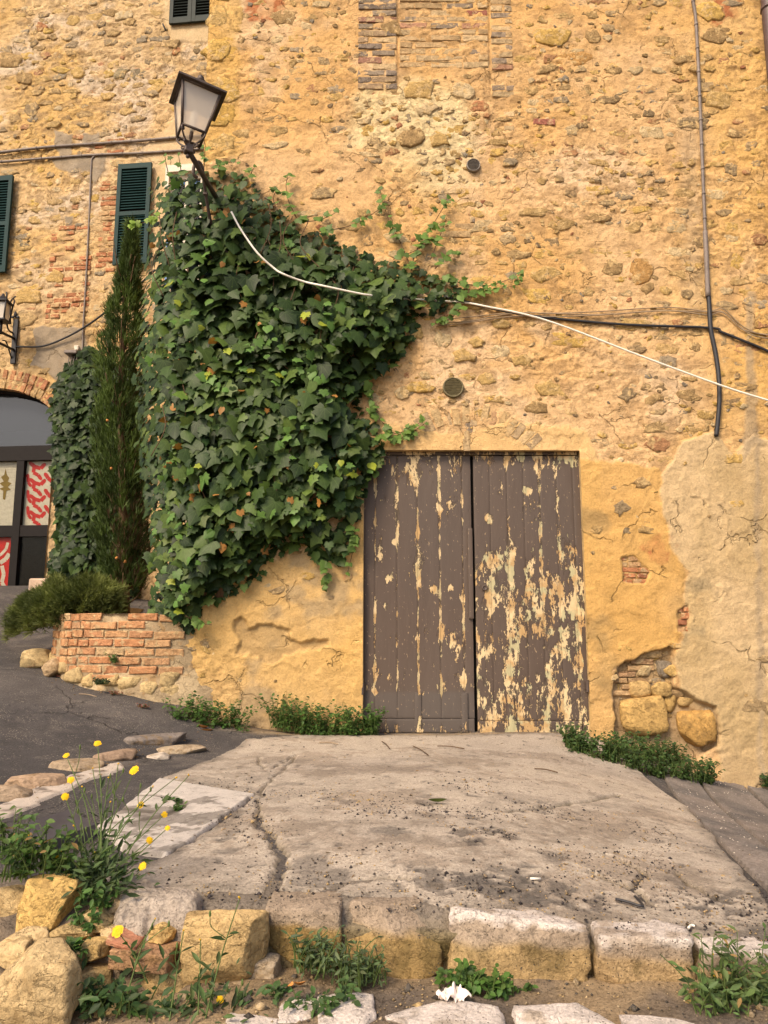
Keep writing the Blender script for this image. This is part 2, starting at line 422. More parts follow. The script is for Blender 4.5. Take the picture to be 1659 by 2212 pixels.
_cp += [(-4.2, 3.2, 1.2), (-5.5, 3.6, 1.3), (-4.0, -1.0, 0.55), (-5.0, 1.0, 0.95), (-3.2, -2.4, 0.22),
        (-2.4, -1.0, 0.18), (3.9, 0.0, -0.75), (3.2, -2.0, -0.55), (2.6, -3.4, -0.35), (4.2, -3.4, -0.8), (-2.2, -3.3, 0.12), (-4.5, -3.4, 0.5), (1.6, 0.5, 0.0), (-1.0, 0.5, 0.05), (-2.0, 1.5, 0.6)]
_cp = np.array(_cp)
def _U(r2): return np.where(r2 > 1e-12, r2 * np.log(r2 + 1e-12), 0.0)
def _tps(P, lam=0.012):
    n = len(P); D = ((P[:, None, :2] - P[None, :, :2]) ** 2).sum(-1)
    A = np.zeros((n + 3, n + 3)); A[:n, :n] = _U(D) + lam * np.eye(n); A[:n, n] = 1; A[:n, n + 1:] = P[:, :2]; A[n, :n] = 1; A[n + 1:, :n] = P[:, :2].T
    return np.linalg.solve(A, np.concatenate([P[:, 2], np.zeros(3)]))
_tw = _tps(_cp)
def gz(x, y):
    x = np.clip(np.asarray(x, float), -6.0, 4.5); y = np.clip(np.asarray(y, float), -3.5, 3.8)
    sh = np.broadcast(x, y).shape; q = np.stack([np.broadcast_to(x, sh).ravel(), np.broadcast_to(y, sh).ravel()], 1)
    out = np.empty(len(q))
    for i in range(0, len(q), 60000):
        s = q[i:i + 60000]; D = ((s[:, None, :] - _cp[None, :, :2]) ** 2).sum(-1)
        out[i:i + 60000] = _U(D) @ _tw[:-3] + _tw[-3] + s @ _tw[-2:]
    return out.reshape(sh)
def gz1(x, y): return float(gz(np.array([x]), np.array([y]))[0])
def onground(u, v, it=0):
    """where the line of sight through frame point (u, v) meets the ground"""
    d = ray(u, v); a_, b_ = 1.2, 11.0
    for _ in range(3):
        t = np.linspace(a_, b_, 80); q = CAM[None] + d[None] * t[:, None]; f = q[:, 2] - gz(q[:, 0], q[:, 1]); k = int(np.argmax(f < 0)) if (f < 0).any() else 79
        a_, b_ = t[max(k - 1, 0)], t[k]
    p = CAM + d * (a_ + b_) / 2; return np.array([p[0], p[1], gz1(p[0], p[1])])
def ground_poly(pts): return [tuple(onground(u, v)[:2]) for u, v in pts]
def grid(xs, ys):
    X, Y = np.meshgrid(xs, ys); nx, ny = len(xs), len(ys)
    i = np.arange(nx - 1)[None, :] + np.arange(ny - 1)[:, None] * nx
    return X.ravel(), Y.ravel(), np.stack([i, i + 1, i + nx + 1, i + nx], -1).reshape(-1, 4)
def cull(V, F, keep, *arrs):
    F = F[keep]; used = np.zeros(len(V), bool); used[F.ravel()] = True
    idx = np.cumsum(used) - 1
    return (V[used], idx[F]) + tuple(a[used] for a in arrs)
def vary(lo, hi, step0, near, far):
    """grid lines: step0 inside near=(a,b), coarser beyond"""
    a, b = near; out = list(np.arange(a, b + 1e-6, step0)); s = step0; x = a
    while x > lo: s *= 1.25; x -= s; out.insert(0, max(x, lo))
    s = step0; x = out[-1]
    while x < hi: s *= 1.25; x += s; out.append(min(x, hi))
    return np.array(out)

M_ASPH = surf('asphalt', None, 0.92, 0.16, 5, 110, 0.42, 1.0, 0.010, 0.2, speck=((0.26, 0.22, 0.18), 75, 0.27), pits=(60, 0.5), stain=((0.17, 0.145, 0.125), 2.2, 0.54, 0.14, 0.55), cracks=(1.1, 0.010, (0.03, 0.027, 0.025)))
M_CONC = surf('worn_concrete', None, 0.93, 0.12, 6, 90, 0.30, 1.0, 0.006, 0.15, speck=((0.10, 0.08, 0.065), 100, 0.20), pits=(70, 0.5))
M_PAINT = surf('worn_white_paint', None, 0.85, 0.08, 14, 120, 0.12, 1.0, 0.005, 0.2, speck=((0.12, 0.10, 0.09), 90, 0.20))
M_PAVE = surf('grooved_stone', None, 0.93, 0.2, 8, 100, 0.2, 1.0, 0.006, 0.2, speck=((0.55, 0.47, 0.38), 45, 0.16))

SLAB = ground_poly([(528, 1600), (640, 1590), (1275, 1594), (1340, 1615), (1405, 1645), (1432, 1682), (1510, 1768), (1590, 1870), (1640, 1930), (1659, 1990), (1659, 2056), (1480, 2014), (1280, 1992), (1100, 1980), (960, 1966), (850, 1948), (740, 1948), (600, 1930), (430, 1930), (250, 1930), (200, 1915), (270, 1880), (360, 1852), (553, 1720), (380, 1690), (345, 1682), (430, 1650)])
# asphalt carriageway and apron: one sheet
xs = vary(-40, 40, 0.022, (-3.4, 3.0), None); ys = vary(-3.29, 3.9, 0.022, (-3.29, 0.4), None)
X, Y, F = grid(xs, ys)
Z = gz(X, Y) + 0.005 * fbm(X * 1.5, Y * 1.5, 2, 5) + 0.003 * fbm(X * 12, Y * 12, 3, 6) - 0.008
c = np.empty((len(X), 3)); k = sstep(-0.3, 0.5, fbm(X * 0.9, Y * 1.4, 4, 41))[:, None]
c[:] = np.array([0.075, 0.067, 0.064]) * (1 - k) + np.array([0.115, 0.10, 0.09]) * k
dust = sstep(0.15, 0.0, np.abs(Y + 0.05 + 0.1 * fbm(X * 3, Y * 3, 2, 3)))[:, None] * sstep(-1.6, -1.2, X)[:, None]
c = c * (1 - 0.75 * dust) + np.array([0.42, 0.31, 0.19]) * 0.75 * dust
nx_ = len(xs); sk = np.stack([X[:nx_], Y[:nx_] - 0.05, Z[:nx_] - 1.2], 1); n0_ = len(X); i_ = np.arange(nx_ - 1)      # earth face along the front edge
F = np.concatenate([F, np.stack([i_ + n0_, i_ + n0_ + 1, i_ + 1, i_], 1)])
road = obj('road', make_mesh('road', np.concatenate([np.stack([X, Y, Z], 1), sk]), F, M_ASPH, True, np.concatenate([c, np.broadcast_to(np.array([0.16, 0.12, 0.08]), (nx_, 3))]))); road['kind'] = 'structure'
# worn concrete apron in front of the door
xs = np.arange(-1.25, 1.75, 0.012); ys = np.arange(-3.40, 0.06, 0.012)
X, Y, F = grid(xs, ys)
wx, wy = X + 0.035 * fbm(X * 7, Y * 7, 4, 21), Y + 0.035 * fbm(X * 7, Y * 7, 4, 22)
sd = poly_sd(wx, wy, SLAB)
def crack(pts, width, seed):
    P = catmull([onground(u, v)[:2] for u, v in pts], 10)
    qx = X + 0.03 * fbm(X * 14, Y * 14, 3, seed); qy = Y + 0.03 * fbm(X * 14, Y * 14, 3, seed + 1)
    d = np.full(X.shape, 9.0)
    for a, b in zip(P[:-1], P[1:]):
        e = b - a; t = np.clip(((qx - a[0]) * e[0] + (qy - a[1]) * e[1]) / (e @ e + 1e-9), 0, 1)
        d = np.minimum(d, np.hypot(qx - a[0] - e[0] * t, qy - a[1] - e[1] * t))
    return 1 - sstep(width * 0.3, width, d)
ck = np.maximum.reduce([crack([(555, 1765), (590, 1820), (612, 1880), (560, 1955)], 0.030, 61), crack([(562, 1722), (558, 1765)], 0.014, 63), crack([(555, 1640), (580, 1665), (640, 1635), (558, 1722)], 0.010, 65),
                        crack([(1090, 1755), (1240, 1738), (1340, 1720)], 0.022, 67), crack([(1280, 1890), (1370, 1925), (1410, 1960)], 0.020, 69), crack([(1300, 1850), (1390, 1890), (1370, 1925)], 0.016, 71),
                        crack([(880, 1905), (760, 1905), (690, 1935)], 0.014, 73), crack([(1470, 1890), (1480, 1910), (1560, 1950)], 0.016, 75)])
# tar and grit left in the worn hollows
def blob(pts, seed, amp=0.07, soft=0.05):
    P = ground_poly(pts)
    return sstep(-soft, soft, poly_sd(X + amp * fbm(X * 9, Y * 9, 5, seed), Y + amp * fbm(X * 9, Y * 9, 5, seed + 1), P))
tar = np.maximum.reduce([blob([(860, 1925), (920, 1885), (1060, 1880), (1180, 1895), (1330, 1945), (1280, 1975), (1180, 1970), (1060, 1950), (960, 1950)], 81),
                         blob([(950, 1800), (1040, 1770), (1085, 1790), (1060, 1820), (990, 1830)], 83, 0.10, 0.06), blob([(1480, 1930), (1620, 1925), (1659, 1990), (1500, 1980)], 85),
                         blob([(560, 1925), (700, 1930), (840, 1940), (700, 1952), (600, 1945)], 87, 0.05, 0.03)])
spk = sstep(0.18, 0.42, fbm(X * 30, Y * 30, 3, 91)); tar = sstep(0.50, 0.60, tar * 0.62 + 0.95 * fbm(X * 24, Y * 24, 4, 92) + 0.06); tar = np.clip(tar * (0.75 + 0.25 * spk) + 0.6 * sstep(0.30, 0.45, fbm(X * 4.5, Y * 6, 5, 99)) * sstep(-1.0, -2.6, Y), 0, 1)
mud = sstep(0.12, 0.30, fbm(X * 2.0 + 3, Y * 2.8, 5, 95) + 0.45 * fbm(X * 24, Y * 24, 4, 96))
edge = sstep(0.10, 0.0, sd + 0.05 * fbm(X * 8, Y * 8, 3, 97))
Z = gz(X, Y) + 0.005 * fbm(X * 1.5, Y * 1.5, 2, 5) + 0.0013 * fbm(X * 22, Y * 22, 3, 31) + 0.010 - 0.022 * ck - 0.006 * tar - 0.03 * sstep(0.015, -0.01, sd)
c = np.empty((len(X), 3)); c[:] = (0.43, 0.36, 0.285)
k = sstep(-0.4, 0.5, fbm(X * 1.2, Y * 1.6, 4, 35))[:, None]; c = c * (1 - k) + np.array([0.375, 0.315, 0.255]) * k
c *= (1 - 0.24 * mud[:, None] * np.array([0.9, 1.0, 1.08]))
md2 = sstep(0.05, 0.2, fbm(X * 6 + 5, Y * 9, 5, 98) + 0.4 * fbm(X * 30, Y * 30, 3, 94)) * sstep(-0.2, -1.4, Y); c *= (1 - 0.18 * md2)[:, None]
c *= (1 - 0.35 * edge[:, None])
c = c * (1 - 0.82 * tar[:, None]) + np.array([0.075, 0.066, 0.06]) * 0.82 * tar[:, None]
c = c * (1 - 0.75 * ck[:, None]) + np.array([0.12, 0.095, 0.055]) * 0.75 * ck[:, None]
V, F, c = cull(np.stack([X, Y, Z], 1), F, (sd[F].max(1) > -0.01), c)
apron = obj('concrete_pavement', make_mesh('concrete_pavement', V, F, M_CONC, True, c)); apron['kind'] = 'structure'
# grooved stone street falling away on the right: slabs laid side by side
paving = empty('stone_paving', onground(1560, 1800)); paving['kind'] = 'structure'
def strip(line0, line1, seed):
    A = [onground(*p) for p in line0]; B = [onground(*p) for p in line1]
    nu, nv = 260, 40; V = np.empty((nu, nv, 2))
    for i in range(nu):
        t = i / (nu - 1) * 1.25 - 0.02
        a = A[0] + (A[1] - A[0]) * t; b = B[0] + (B[1] - B[0]) * t
        for j in range(nv): V[i, j] = (a + (b - a) * (0.012 + 0.976 * j / (nv - 1)))[:2]
    x, y = V[..., 0].ravel(), V[..., 1].ravel()
    ed = np.zeros((nu, nv)); ed[:, 0] = ed[:, -1] = 1; ed[0] = ed[-1] = 1
    z = gz(x, y) + 0.014 + 0.004 * fbm(x * 9, y * 9, 3, seed) - 0.035 * ed.ravel()
    g = np.sin((x * 0.55 + y * 1.0) * 105 + 5 * fbm(x * 3, y * 3, 3, seed + 2)) ; z = z + 0.0065 * g
    i = np.arange(nv - 1)[None] + np.arange(nu - 1)[:, None] * nv
    F = np.stack([i, i + nv, i + nv + 1, i + 1], -1).reshape(-1, 4)
    k = sstep(-0.5, 0.6, fbm(x * 4, y * 4, 4, seed + 4))[:, None]
    c = np.array([0.20, 0.165, 0.14]) * (1 - k) + np.array([0.12, 0.105, 0.095]) * k
    obj('paving_slab', make_mesh('paving_slab', np.stack([x, y, z], 1), F[:, ::-1].copy(), M_PAVE, True, c), paving)
strip(((1434, 1682), (1650, 1920)), ((1503, 1682), (1700, 1872)), 3)
strip(((1506, 1683), (1703, 1870)), ((1608, 1699), (1790, 1840)), 9)
strip(((1611, 1700), (1795, 1838)), ((1700, 1715), (1880, 1800)), 15)
# lower ground in front of the kerb, stepping down towards the viewer
xs = vary(-30, 30, 0.03, (-2.2, 2.2), None); ys = vary(-30, -3.3, 0.03, (-4.6, -3.3), None)
X, Y, F = grid(xs, ys)
left = sstep(-0.35, -0.75, X)
Z = -0.175 - 0.02 * X - 0.05 * left - 0.32 * sstep(-3.9, -4.1, Y) - 0.2 * sstep(-4.5, -4.7, Y) + 0.02 * fbm(X * 5, Y * 5, 4, 51) + 0.008 * fbm(X * 25, Y * 25, 3, 52)
Z = Z + left * 0.20 * sstep(-3.62, -3.36, Y)
c = np.empty((len(X), 3)); k = sstep(-0.3, 0.4, fbm(X * 5, Y * 5, 4, 55))[:, None]
c[:] = np.array([0.30, 0.215, 0.125]) * (1 - k) + np.array([0.14, 0.11, 0.085]) * k
lower = obj('lower_ground', make_mesh('lower_ground', np.stack([X, Y, Z], 1), F, M_KERB, True, c)); lower['kind'] = 'structure'
def lz(x, y):
    l = float(sstep(-0.35, -0.75, x)); return -0.175 - 0.02 * x - 0.05 * l + l * 0.20 * float(sstep(-3.62, -3.36, y))
# white-painted concrete surround with a round lid
sx = onground(385, 1765); man = empty('manhole_cover', sx, 'white painted square concrete manhole with a round lid beside the dark plate', 'manhole')
SQ = ground_poly([(205, 1792), (343, 1684), (553, 1720), (362, 1852), (270, 1838)])
mc = np.array(ground_poly([(272, 1752)])[0]); mr = 0.24
xs = np.arange(-1.5, -0.5, 0.008); ys = np.arange(-3.0, -1.55, 0.008)
X, Y, F = grid(xs, ys)
sd = poly_sd(X + 0.012 * fbm(X * 12, Y * 12, 3, 7), Y + 0.012 * fbm(X * 12, Y * 12, 3, 8), SQ)
rr = np.hypot(X - mc[0], Y - mc[1]) + 0.008 * fbm(X * 20, Y * 20, 3, 9)
ring = 1 - sstep(0.014, 0.030, np.abs(rr - mr))
wear = sstep(0.16, 0.26, fbm(X * 6, Y * 7, 5, 17) + 0.35 * fbm(X * 45, Y * 45, 3, 18)) * 0.8 + sstep(0.15, 0.3, fbm(X * 30, Y * 30, 3, 19)) * 0.25
slot = (1 - sstep(0.012, 0.030, np.abs((X - mc[0]) * 0.35 + (Y - mc[1]) + 0.02 + 0.02 * fbm(X * 9, Y * 9, 2, 4)))) * (rr < 0.17)
dk = np.clip(ring + slot * 0.9 + wear * 0.8, 0, 1)[:, None]
Z = gz(X, Y) + 0.005 * fbm(X * 1.5, Y * 1.5, 2, 5) + 0.0135 + 0.001 * fbm(X * 25, Y * 25, 3, 11) - 0.012 * ring - 0.004 * slot - 0.05 * sstep(0.012, -0.01, sd)
c = np.array([0.49, 0.435, 0.385]) * (1 - dk) + np.array([0.13, 0.11, 0.09]) * dk
P3 = np.stack([X, Y, Z], 1)
V1, F1, c1 = cull(P3, F, (sd[F].max(1) > -0.012) & (rr[F].mean(1) > mr), c)
obj('surround', make_mesh('surround', V1, F1, M_PAINT, True, c1), man)
V1, F1, c1 = cull(P3, F, (rr[F].mean(1) <= mr), c)
obj('lid', make_mesh('lid', V1, F1, M_PAINT, True, c1), man)
# dark slate-like plate lying next to it
pp = [onground(u, v) for u, v in ((48, 1806), (148, 1772), (205, 1806), (95, 1850))]
a = Acc(); top = [p + np.array([0, 0, 0.045]) for p in pp]; bot = [p - np.array([0, 0, 0.03]) for p in pp]
a.add(top + bot, [(0, 3, 2, 1)[::-1], (0, 1, 5, 4)[::-1], (1, 2, 6, 5)[::-1], (2, 3, 7, 6)[::-1], (3, 0, 4, 7)[::-1]])
tag(a.build('metal_plate', surf('dark_plate', (0.055, 0.052, 0.06), 0.5, 0.25, 9, 120, 0.15, 0.2, 0.002, 0.4), None, False), 'flat dark grey plate lying on the asphalt behind the yellow flowers', 'plate')
# faded white line beside the border stones
LN = ground_poly([(-40, 1752), (100, 1688), (262, 1646), (268, 1660), (130, 1712), (-40, 1782)])
xs = np.arange(-2.3, -1.0, 0.012); ys = np.arange(-2.7, -1.0, 0.012)
X, Y, F = grid(xs, ys)
sd = poly_sd(X + 0.03 * fbm(X * 14, Y * 14, 4, 27), Y + 0.03 * fbm(X * 14, Y * 14, 4, 28), LN)
Z = gz(X, Y) + 0.005 * fbm(X * 1.5, Y * 1.5, 2, 5) + 0.004 + 0.002 * fbm(X * 25, Y * 25, 3, 11) - 0.03 * sstep(0.012, -0.01, sd)
wv = sstep(0.1, 0.4, fbm(X * 12, Y * 12, 4, 29))[:, None]
c = np.array([0.50, 0.42, 0.35]) * (1 - wv) + np.array([0.2, 0.16, 0.13]) * wv
V1, F1, c1 = cull(np.stack([X, Y, Z], 1), F, sd[F].max(1) > -0.008, c)
rm = obj('road_marking', make_mesh('road_marking', V1, F1, M_PAINT, True, c1)); rm['kind'] = 'structure'
# loose dark grit on the apron and along the kerb
GR = np.random.default_rng(5); n = 6000
gx = GR.uniform(-1.0, 1.7, n * 4); gy = GR.uniform(-3.4, -0.1, n * 4)
insl = poly_sd(gx, gy, SLAB) > -0.1
dens = 0.025 + 0.95 * sstep(0.05, 0.35, fbm(gx * 2.6, gy * 3.4, 5, 77)) * sstep(-1.2, -2.6, gy) + 0.5 * sstep(-2.9, -3.3, gy)
kp = insl & (GR.random(n * 4) < dens); gx, gy = gx[kp][:n], gy[kp][:n]
gzv = gz(gx, gy) + 0.010 + 0.005 * fbm(gx * 1.5, gy * 1.5, 2, 5)
oc = np.array([[1, 0, 0], [0, 1, 0], [-1, 0, 0], [0, -1, 0], [0, 0, 0.8], [0, 0, -0.6]], float)
of = np.array([[0, 1, 4], [1, 2, 4], [2, 3, 4], [3, 0, 4], [1, 0, 5], [2, 1, 5], [3, 2, 5], [0, 3, 5]])
sz = GR.uniform(0.0018, 0.0056, len(gx)) * (1 + 0.8 * (GR.random(len(gx)) > 0.9))
V = oc[None] * sz[:, None, None] * GR.uniform(0.6, 1.3, (len(gx), 6, 1)); th = GR.uniform(0, 6.28, len(gx))
V = np.stack([V[..., 0] * np.cos(th)[:, None] - V[..., 1] * np.sin(th)[:, None], V[..., 0] * np.sin(th)[:, None] + V[..., 1] * np.cos(th)[:, None], V[..., 2]], -1) + np.stack([gx, gy, gzv], 1)[:, None, :]
F = (of[None] + (np.arange(len(gx)) * 6)[:, None, None]).reshape(-1, 3)
cc = np.where(GR.random(len(gx))[:, None] < 0.75, np.array([[0.06, 0.05, 0.05]]), np.array([[0.32, 0.25, 0.19]])) * GR.uniform(0.6, 1.4, (len(gx), 1))
tag(obj('gravel', make_mesh('gravel', V.reshape(-1, 3), F, M_STONE, False, np.repeat(cc, 6, 0)), None, 'stuff'), 'fine dark grit scattered over the worn concrete', 'gravel')
# ------------------------------------------------------------------ the ochre building with the old door
bld = empty('stone_building', (CORNER_X, 0, 0), 'tall ochre rubble stone building with peeling brown double door', 'building')
def W(u, v): p = PY(u, v, 0.0); return (p[0], p[2])
def Wp(pts): return [W(u, v) for u, v in pts]
DX0, DX1 = W(784, 1300)[0], W(1264, 1285)[0]
DZ1 = W(1000, 974)[1]; DZ0 = -0.06
Z_TOPDOOR = Wp([(790, 900), (900, 925), (1000, 935), (1100, 912), (1200, 920), (1275, 940), (1300, 1020), (1290, 1110), (1268, 1300), (1272, 1600), (1230, 1300), (1225, 990), (800, 985)])
Z_OCHRE = Wp([(1235, 985), (1300, 1000), (1420, 1010), (1440, 1100), (1470, 1230), (1480, 1320), (1455, 1400), (1330, 1440), (1330, 1625), (1250, 1625)])
Z_CEM = Wp([(1440, 1005), (1470, 955), (1545, 925), (1585, 990), (1620, 940), (1672, 960), (1900, 1200), (1900, 1800), (1560, 1760), (1545, 1605), (1520, 1550), (1470, 1500), (1452, 1440), (1486, 1330), (1482, 1240), (1442, 1160), (1420, 1060)])
Z_LEFT = Wp([(330, 1180), (560, 1215), (760, 1150), (800, 1100), (800, 1640), (560, 1640), (330, 1560)])
Z_PEEL = Wp([(500, 1355), (545, 1345), (590, 1338), (612, 1358), (640, 1380), (690, 1372), (705, 1385), (660, 1410), (600, 1425), (540, 1415), (505, 1395)])
Z_BROKE = Wp([(1330, 1458), (1350, 1428), (1450, 1393), (1452, 1440), (1452, 1488), (1545, 1528), (1552, 1612), (1500, 1640), (1330, 1625), (1325, 1490)])
Z_BR1 = Wp([(1340, 1206), (1368, 1200), (1402, 1235), (1392, 1262), (1345, 1255)])
Z_BR2 = Wp([(1463, 1318), (1485, 1308), (1487, 1366), (1463, 1366)])
Z_STREAK = Wp([(1612, 610), (1632, 640), (1630, 800), (1640, 960), (1645, 1700), (1632, 1700), (1628, 960), (1600, 1000), (1612, 860)])
Z_DIRT = Wp([(1480, 230), (1520, 330), (1530, 600), (1500, 700), (1470, 500), (1475, 300)])
Z_SMOOTH = Wp([(560, 290), (800, 300), (790, 480), (700, 480), (640, 430), (560, 400)])
Z_BRICKTOP = Wp([(762, -250), (1115, -250), (1110, 215), (1058, 205), (1050, 150), (862, 150), (860, 195), (780, 195)])
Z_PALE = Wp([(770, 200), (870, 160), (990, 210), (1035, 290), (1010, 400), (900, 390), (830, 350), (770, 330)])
Z_QUOIN = Wp([(430, -300), (525, -300), (515, 120), (520, 335), (470, 345), (425, 360)])
Z_RED = [Wp([(520, -80), (615, -80), (610, 22), (590, 46), (528, 42)]), Wp([(1518, 10), (1560, -10), (1608, 8), (1592, 42), (1545, 58)]), Wp([(1390, 1170), (1440, 1165), (1445, 1205), (1400, 1212)])]
Z_LOWEX = Wp([(395, 1385), (500, 1390), (540, 1450), (500, 1540), (395, 1540)])
JOINTS = [(W(860, 100)[0], W(860, 190)[1]), (W(1058, 100)[0], W(1058, 205)[1])]      # straight joints where an old opening was walled up
def wz(poly, X, Z, amp=0.05, sc=9, seed=0, soft=0.015):
    return sstep(-soft, soft, poly_sd(X + amp * fbm(X * sc, Z * sc, 4, seed), Z + amp * fbm(X * sc, Z * sc, 4, seed + 1), poly))
def wall_out(X, Z):
    """how far the surface stands out, and the plaster weight"""
    top = wz(Z_TOPDOOR, X, Z, 0.06, 6, 101); och = wz(Z_OCHRE, X, Z, 0.05, 7, 103); cem = wz(Z_CEM, X, Z, 0.035, 9, 105, 0.008); lef = wz(Z_LEFT, X, Z, 0.08, 5, 107, 0.03)
    peel = wz(Z_PEEL, X, Z, 0.09, 7, 109, 0.012); brk = wz(Z_BROKE, X, Z, 0.025, 9, 111, 0.008); b1 = wz(Z_BR1, X, Z, 0.015, 12, 113, 0.006); b2 = wz(Z_BR2, X, Z, 0.008, 12, 115, 0.005)
    smo = wz(Z_SMOOTH, X, Z, 0.2, 3, 117, 0.15); lowx = wz(Z_LOWEX, X, Z, 0.1, 5, 119, 0.03)
    pl = np.clip(np.maximum.reduce([top, och, cem, lef * (1 - 0.6 * lowx), 0.7 * smo]), 0, 1)
    big = 0.022 * fbm(X * 0.8, Z * 0.8, 2, 201)
    lump = fbm(X * 6.5, Z * 9.5, 4, 203); fine = fbm(X * 26, Z * 30, 3, 205)
    r2 = 1 - np.abs(fbm(X * 11, Z * 15, 4, 207)) * 2                     # ridges and small hollows in the mortar
    n4, n5 = fbm(X * 5.0, Z * 8.0, 5, 211), fbm(X * 10.0, Z * 15.0, 4, 213)
    steps = 0.010 * sstep(0.02, 0.07, n4) + 0.009 * sstep(0.05, 0.12, n5) - 0.012 * sstep(0.22, 0.27, n4)
    rm = 0.30 + 0.70 * sstep(-0.35, 0.35, fbm(X * 1.5 + 7, Z * 1.8, 3, 219))
    bare = 0.009 * lump + 0.0035 * fine + (0.005 * r2 + 0.62 * steps) * rm
    plas = 0.006 * lump + 0.0028 * fine + 0.010 + 0.005 * sstep(0.06, 0.09, fbm(X * 2.6, Z * 2.9, 5, 215)) - 0.004 * sstep(0.2, 0.23, fbm(X * 4, Z * 4.4, 5, 217))
    h = big + bare * (1 - pl) + plas * pl + 0.008 * cem + 0.004 * och
    lip = sstep(0.1, 0.3, fbm(X * 3.1, Z * 3.6, 4, 209)) * sstep(0.36, 0.3, fbm(X * 3.1, Z * 3.6, 4, 209)) * pl   # lifted plaster edges
    for jx, jz in JOINTS: h = h - 0.014 * (1 - sstep(0.004, 0.013, np.abs(X - jx + 0.004 * fbm(Z * 4, Z * 0, 2, 3)))) * sstep(jz - 0.05, jz + 0.05, Z)
    h = h + 0.004 * lip - 0.030 * peel - 0.055 * brk - 0.022 * b1 - 0.022 * b2
    return h, dict(top=top, och=och, cem=cem, lef=lef, peel=peel, brk=brk, b1=b1, b2=b2, smo=smo, pl=pl, rm=rm, lump=lump, fine=fine, lowx=lowx)
def wout1(x, z):
    return float(HG[min(max(np.searchsorted(GZ, z), 0), len(GZ) - 1), min(max(np.searchsorted(GX, x), 0), len(GX) - 1)])
def wouts(x, z): return wall_out(np.asarray(x, float), np.asarray(z, float))
STEP = 0.0115
xs = np.concatenate([np.arange(CORNER_X, 3.42, STEP), np.linspace(3.45, 7.0, 40)]); zs = np.concatenate([np.linspace(-1.2, -0.62, 12), np.arange(-0.6, 6.42, STEP), np.linspace(6.46, 8.6, 40)])
X, Z, F = grid(xs, zs)
H, D = wall_out(X, Z); GX, GZ, HG = xs, zs, H.reshape(len(zs), len(xs))
def L3(a, b, k): return np.asarray(a) * (1 - k[:, None]) + np.asarray(b) * k[:, None]
c = L3((0.645, 0.425, 0.22), (0.62, 0.37, 0.145), sstep(-0.45, 0.45, fbm(X * 0.9 + 4, Z * 0.9, 4, 221)))
c = L3(c, (0.66, 0.475, 0.295), sstep(0.0, 0.5, fbm(X * 1.7, Z * 2.2, 4, 223)) * 0.7)
c = L3(c, (0.60, 0.36, 0.10), sstep(0.7, 1.1, X / 3.2 + 0.35 * fbm(X * 2, Z * 1.4, 4, 229)) * sstep(1.6, 2.6, Z) * 0.6)
grime = sstep(0.12, 0.42, fbm(X * 7, Z * 11, 5, 225)) * (1 - 0.65 * D['pl'])
c = L3(c, (0.35, 0.215, 0.10), grime * 0.55)
pit = sstep(0.38, 0.62, fbm(X * 22, Z * 34, 4, 227)) * (1 - 0.6 * D['pl'])
c = L3(c, (0.24, 0.155, 0.075), pit * 0.6)
c = L3(c, (0.64, 0.42, 0.18), D['top'] * 0.7)
c = L3(c, (0.55, 0.325, 0.10), D['och'] * 0.75)
c = L3(c, (0.27, 0.19, 0.09), D['och'] * sstep(0.05, 0.4, fbm(X * 2.5, Z * 2.5, 5, 231)) * 0.6)
c = L3(c, (0.57, 0.36, 0.115), D['lef'] * 0.65)
c = L3(c, (0.30, 0.235, 0.15), D['lef'] * sstep(0.12, 0.4, fbm(X * 3.1, Z * 3.8, 5, 233)) * 0.6)
cemc = L3((0.56, 0.405, 0.225), (0.47, 0.335, 0.17), sstep(-0.3, 0.4, fbm(X * 1.8, Z * 1.2, 5, 235)))
cemc = L3(cemc, (0.25, 0.20, 0.12), sstep(0.22, 0.5, fbm(X * 2.6 + 9, Z * 2.2, 4, 237)) * 0.6)
cemc = cemc * (1 - 0.10 * sstep(0.0, 0.5, fbm(X * 60, Z * 60, 2, 239)))[:, None]
k = D['cem'][:, None]; c = c * (1 - k) + cemc * k
c = L3(c, (0.36, 0.275, 0.175), wz(Z_STREAK, X, Z, 0.03, 8, 241, 0.02) * 0.75)
c = L3(c, (0.38, 0.30, 0.20), wz(Z_DIRT, X, Z, 0.08, 6, 243, 0.07) * 0.45)
c = L3(c, (0.36, 0.25, 0.125), D['peel'] * 0.6); c = L3(c, (0.40, 0.27, 0.13), np.maximum(D['b1'], D['b2']) * 0.6); c = L3(c, (0.36, 0.25, 0.135), D['brk'] * 0.9)
c = L3(c, (0.70, 0.57, 0.32), wz(Z_PALE, X, Z, 0.22, 3, 245, 0.12) * 0.75)  # paler masonry, with reflected window light put into its colour as well
for i_, zr_ in enumerate(Z_RED): c = L3(c, (0.40, 0.145, 0.06), wz(zr_, X, Z, 0.10, 7, 251 + i_, 0.02) * (0.35 + 0.6 * sstep(-0.1, 0.25, fbm(X * 14, Z * 14, 4, 255))))
c = L3(c, (0.60, 0.37, 0.11), wz(Z_QUOIN, X, Z, 0.05, 6, 247, 0.03) * 0.6)
c = L3(c, (0.44, 0.31, 0.19), sstep(0.5, 0.0, Z - np.interp(X, [-1.5, -0.8, 1.5, 2.6, 3.4], [0.24, 0.04, -0.02, -0.36, -0.5]) + 0.25 * fbm(X * 3, Z * 3, 4, 249)) * 0.25)
c = np.concatenate([c, ((1 - 0.72 * D['pl']) * (0.25 + 0.75 * D['rm']))[:, None]], 1)
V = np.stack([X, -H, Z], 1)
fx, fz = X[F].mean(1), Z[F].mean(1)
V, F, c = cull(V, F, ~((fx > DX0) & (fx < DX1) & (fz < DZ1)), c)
wall = obj('wall', make_mesh('wall', V, F, M_WALL, True, c), bld)
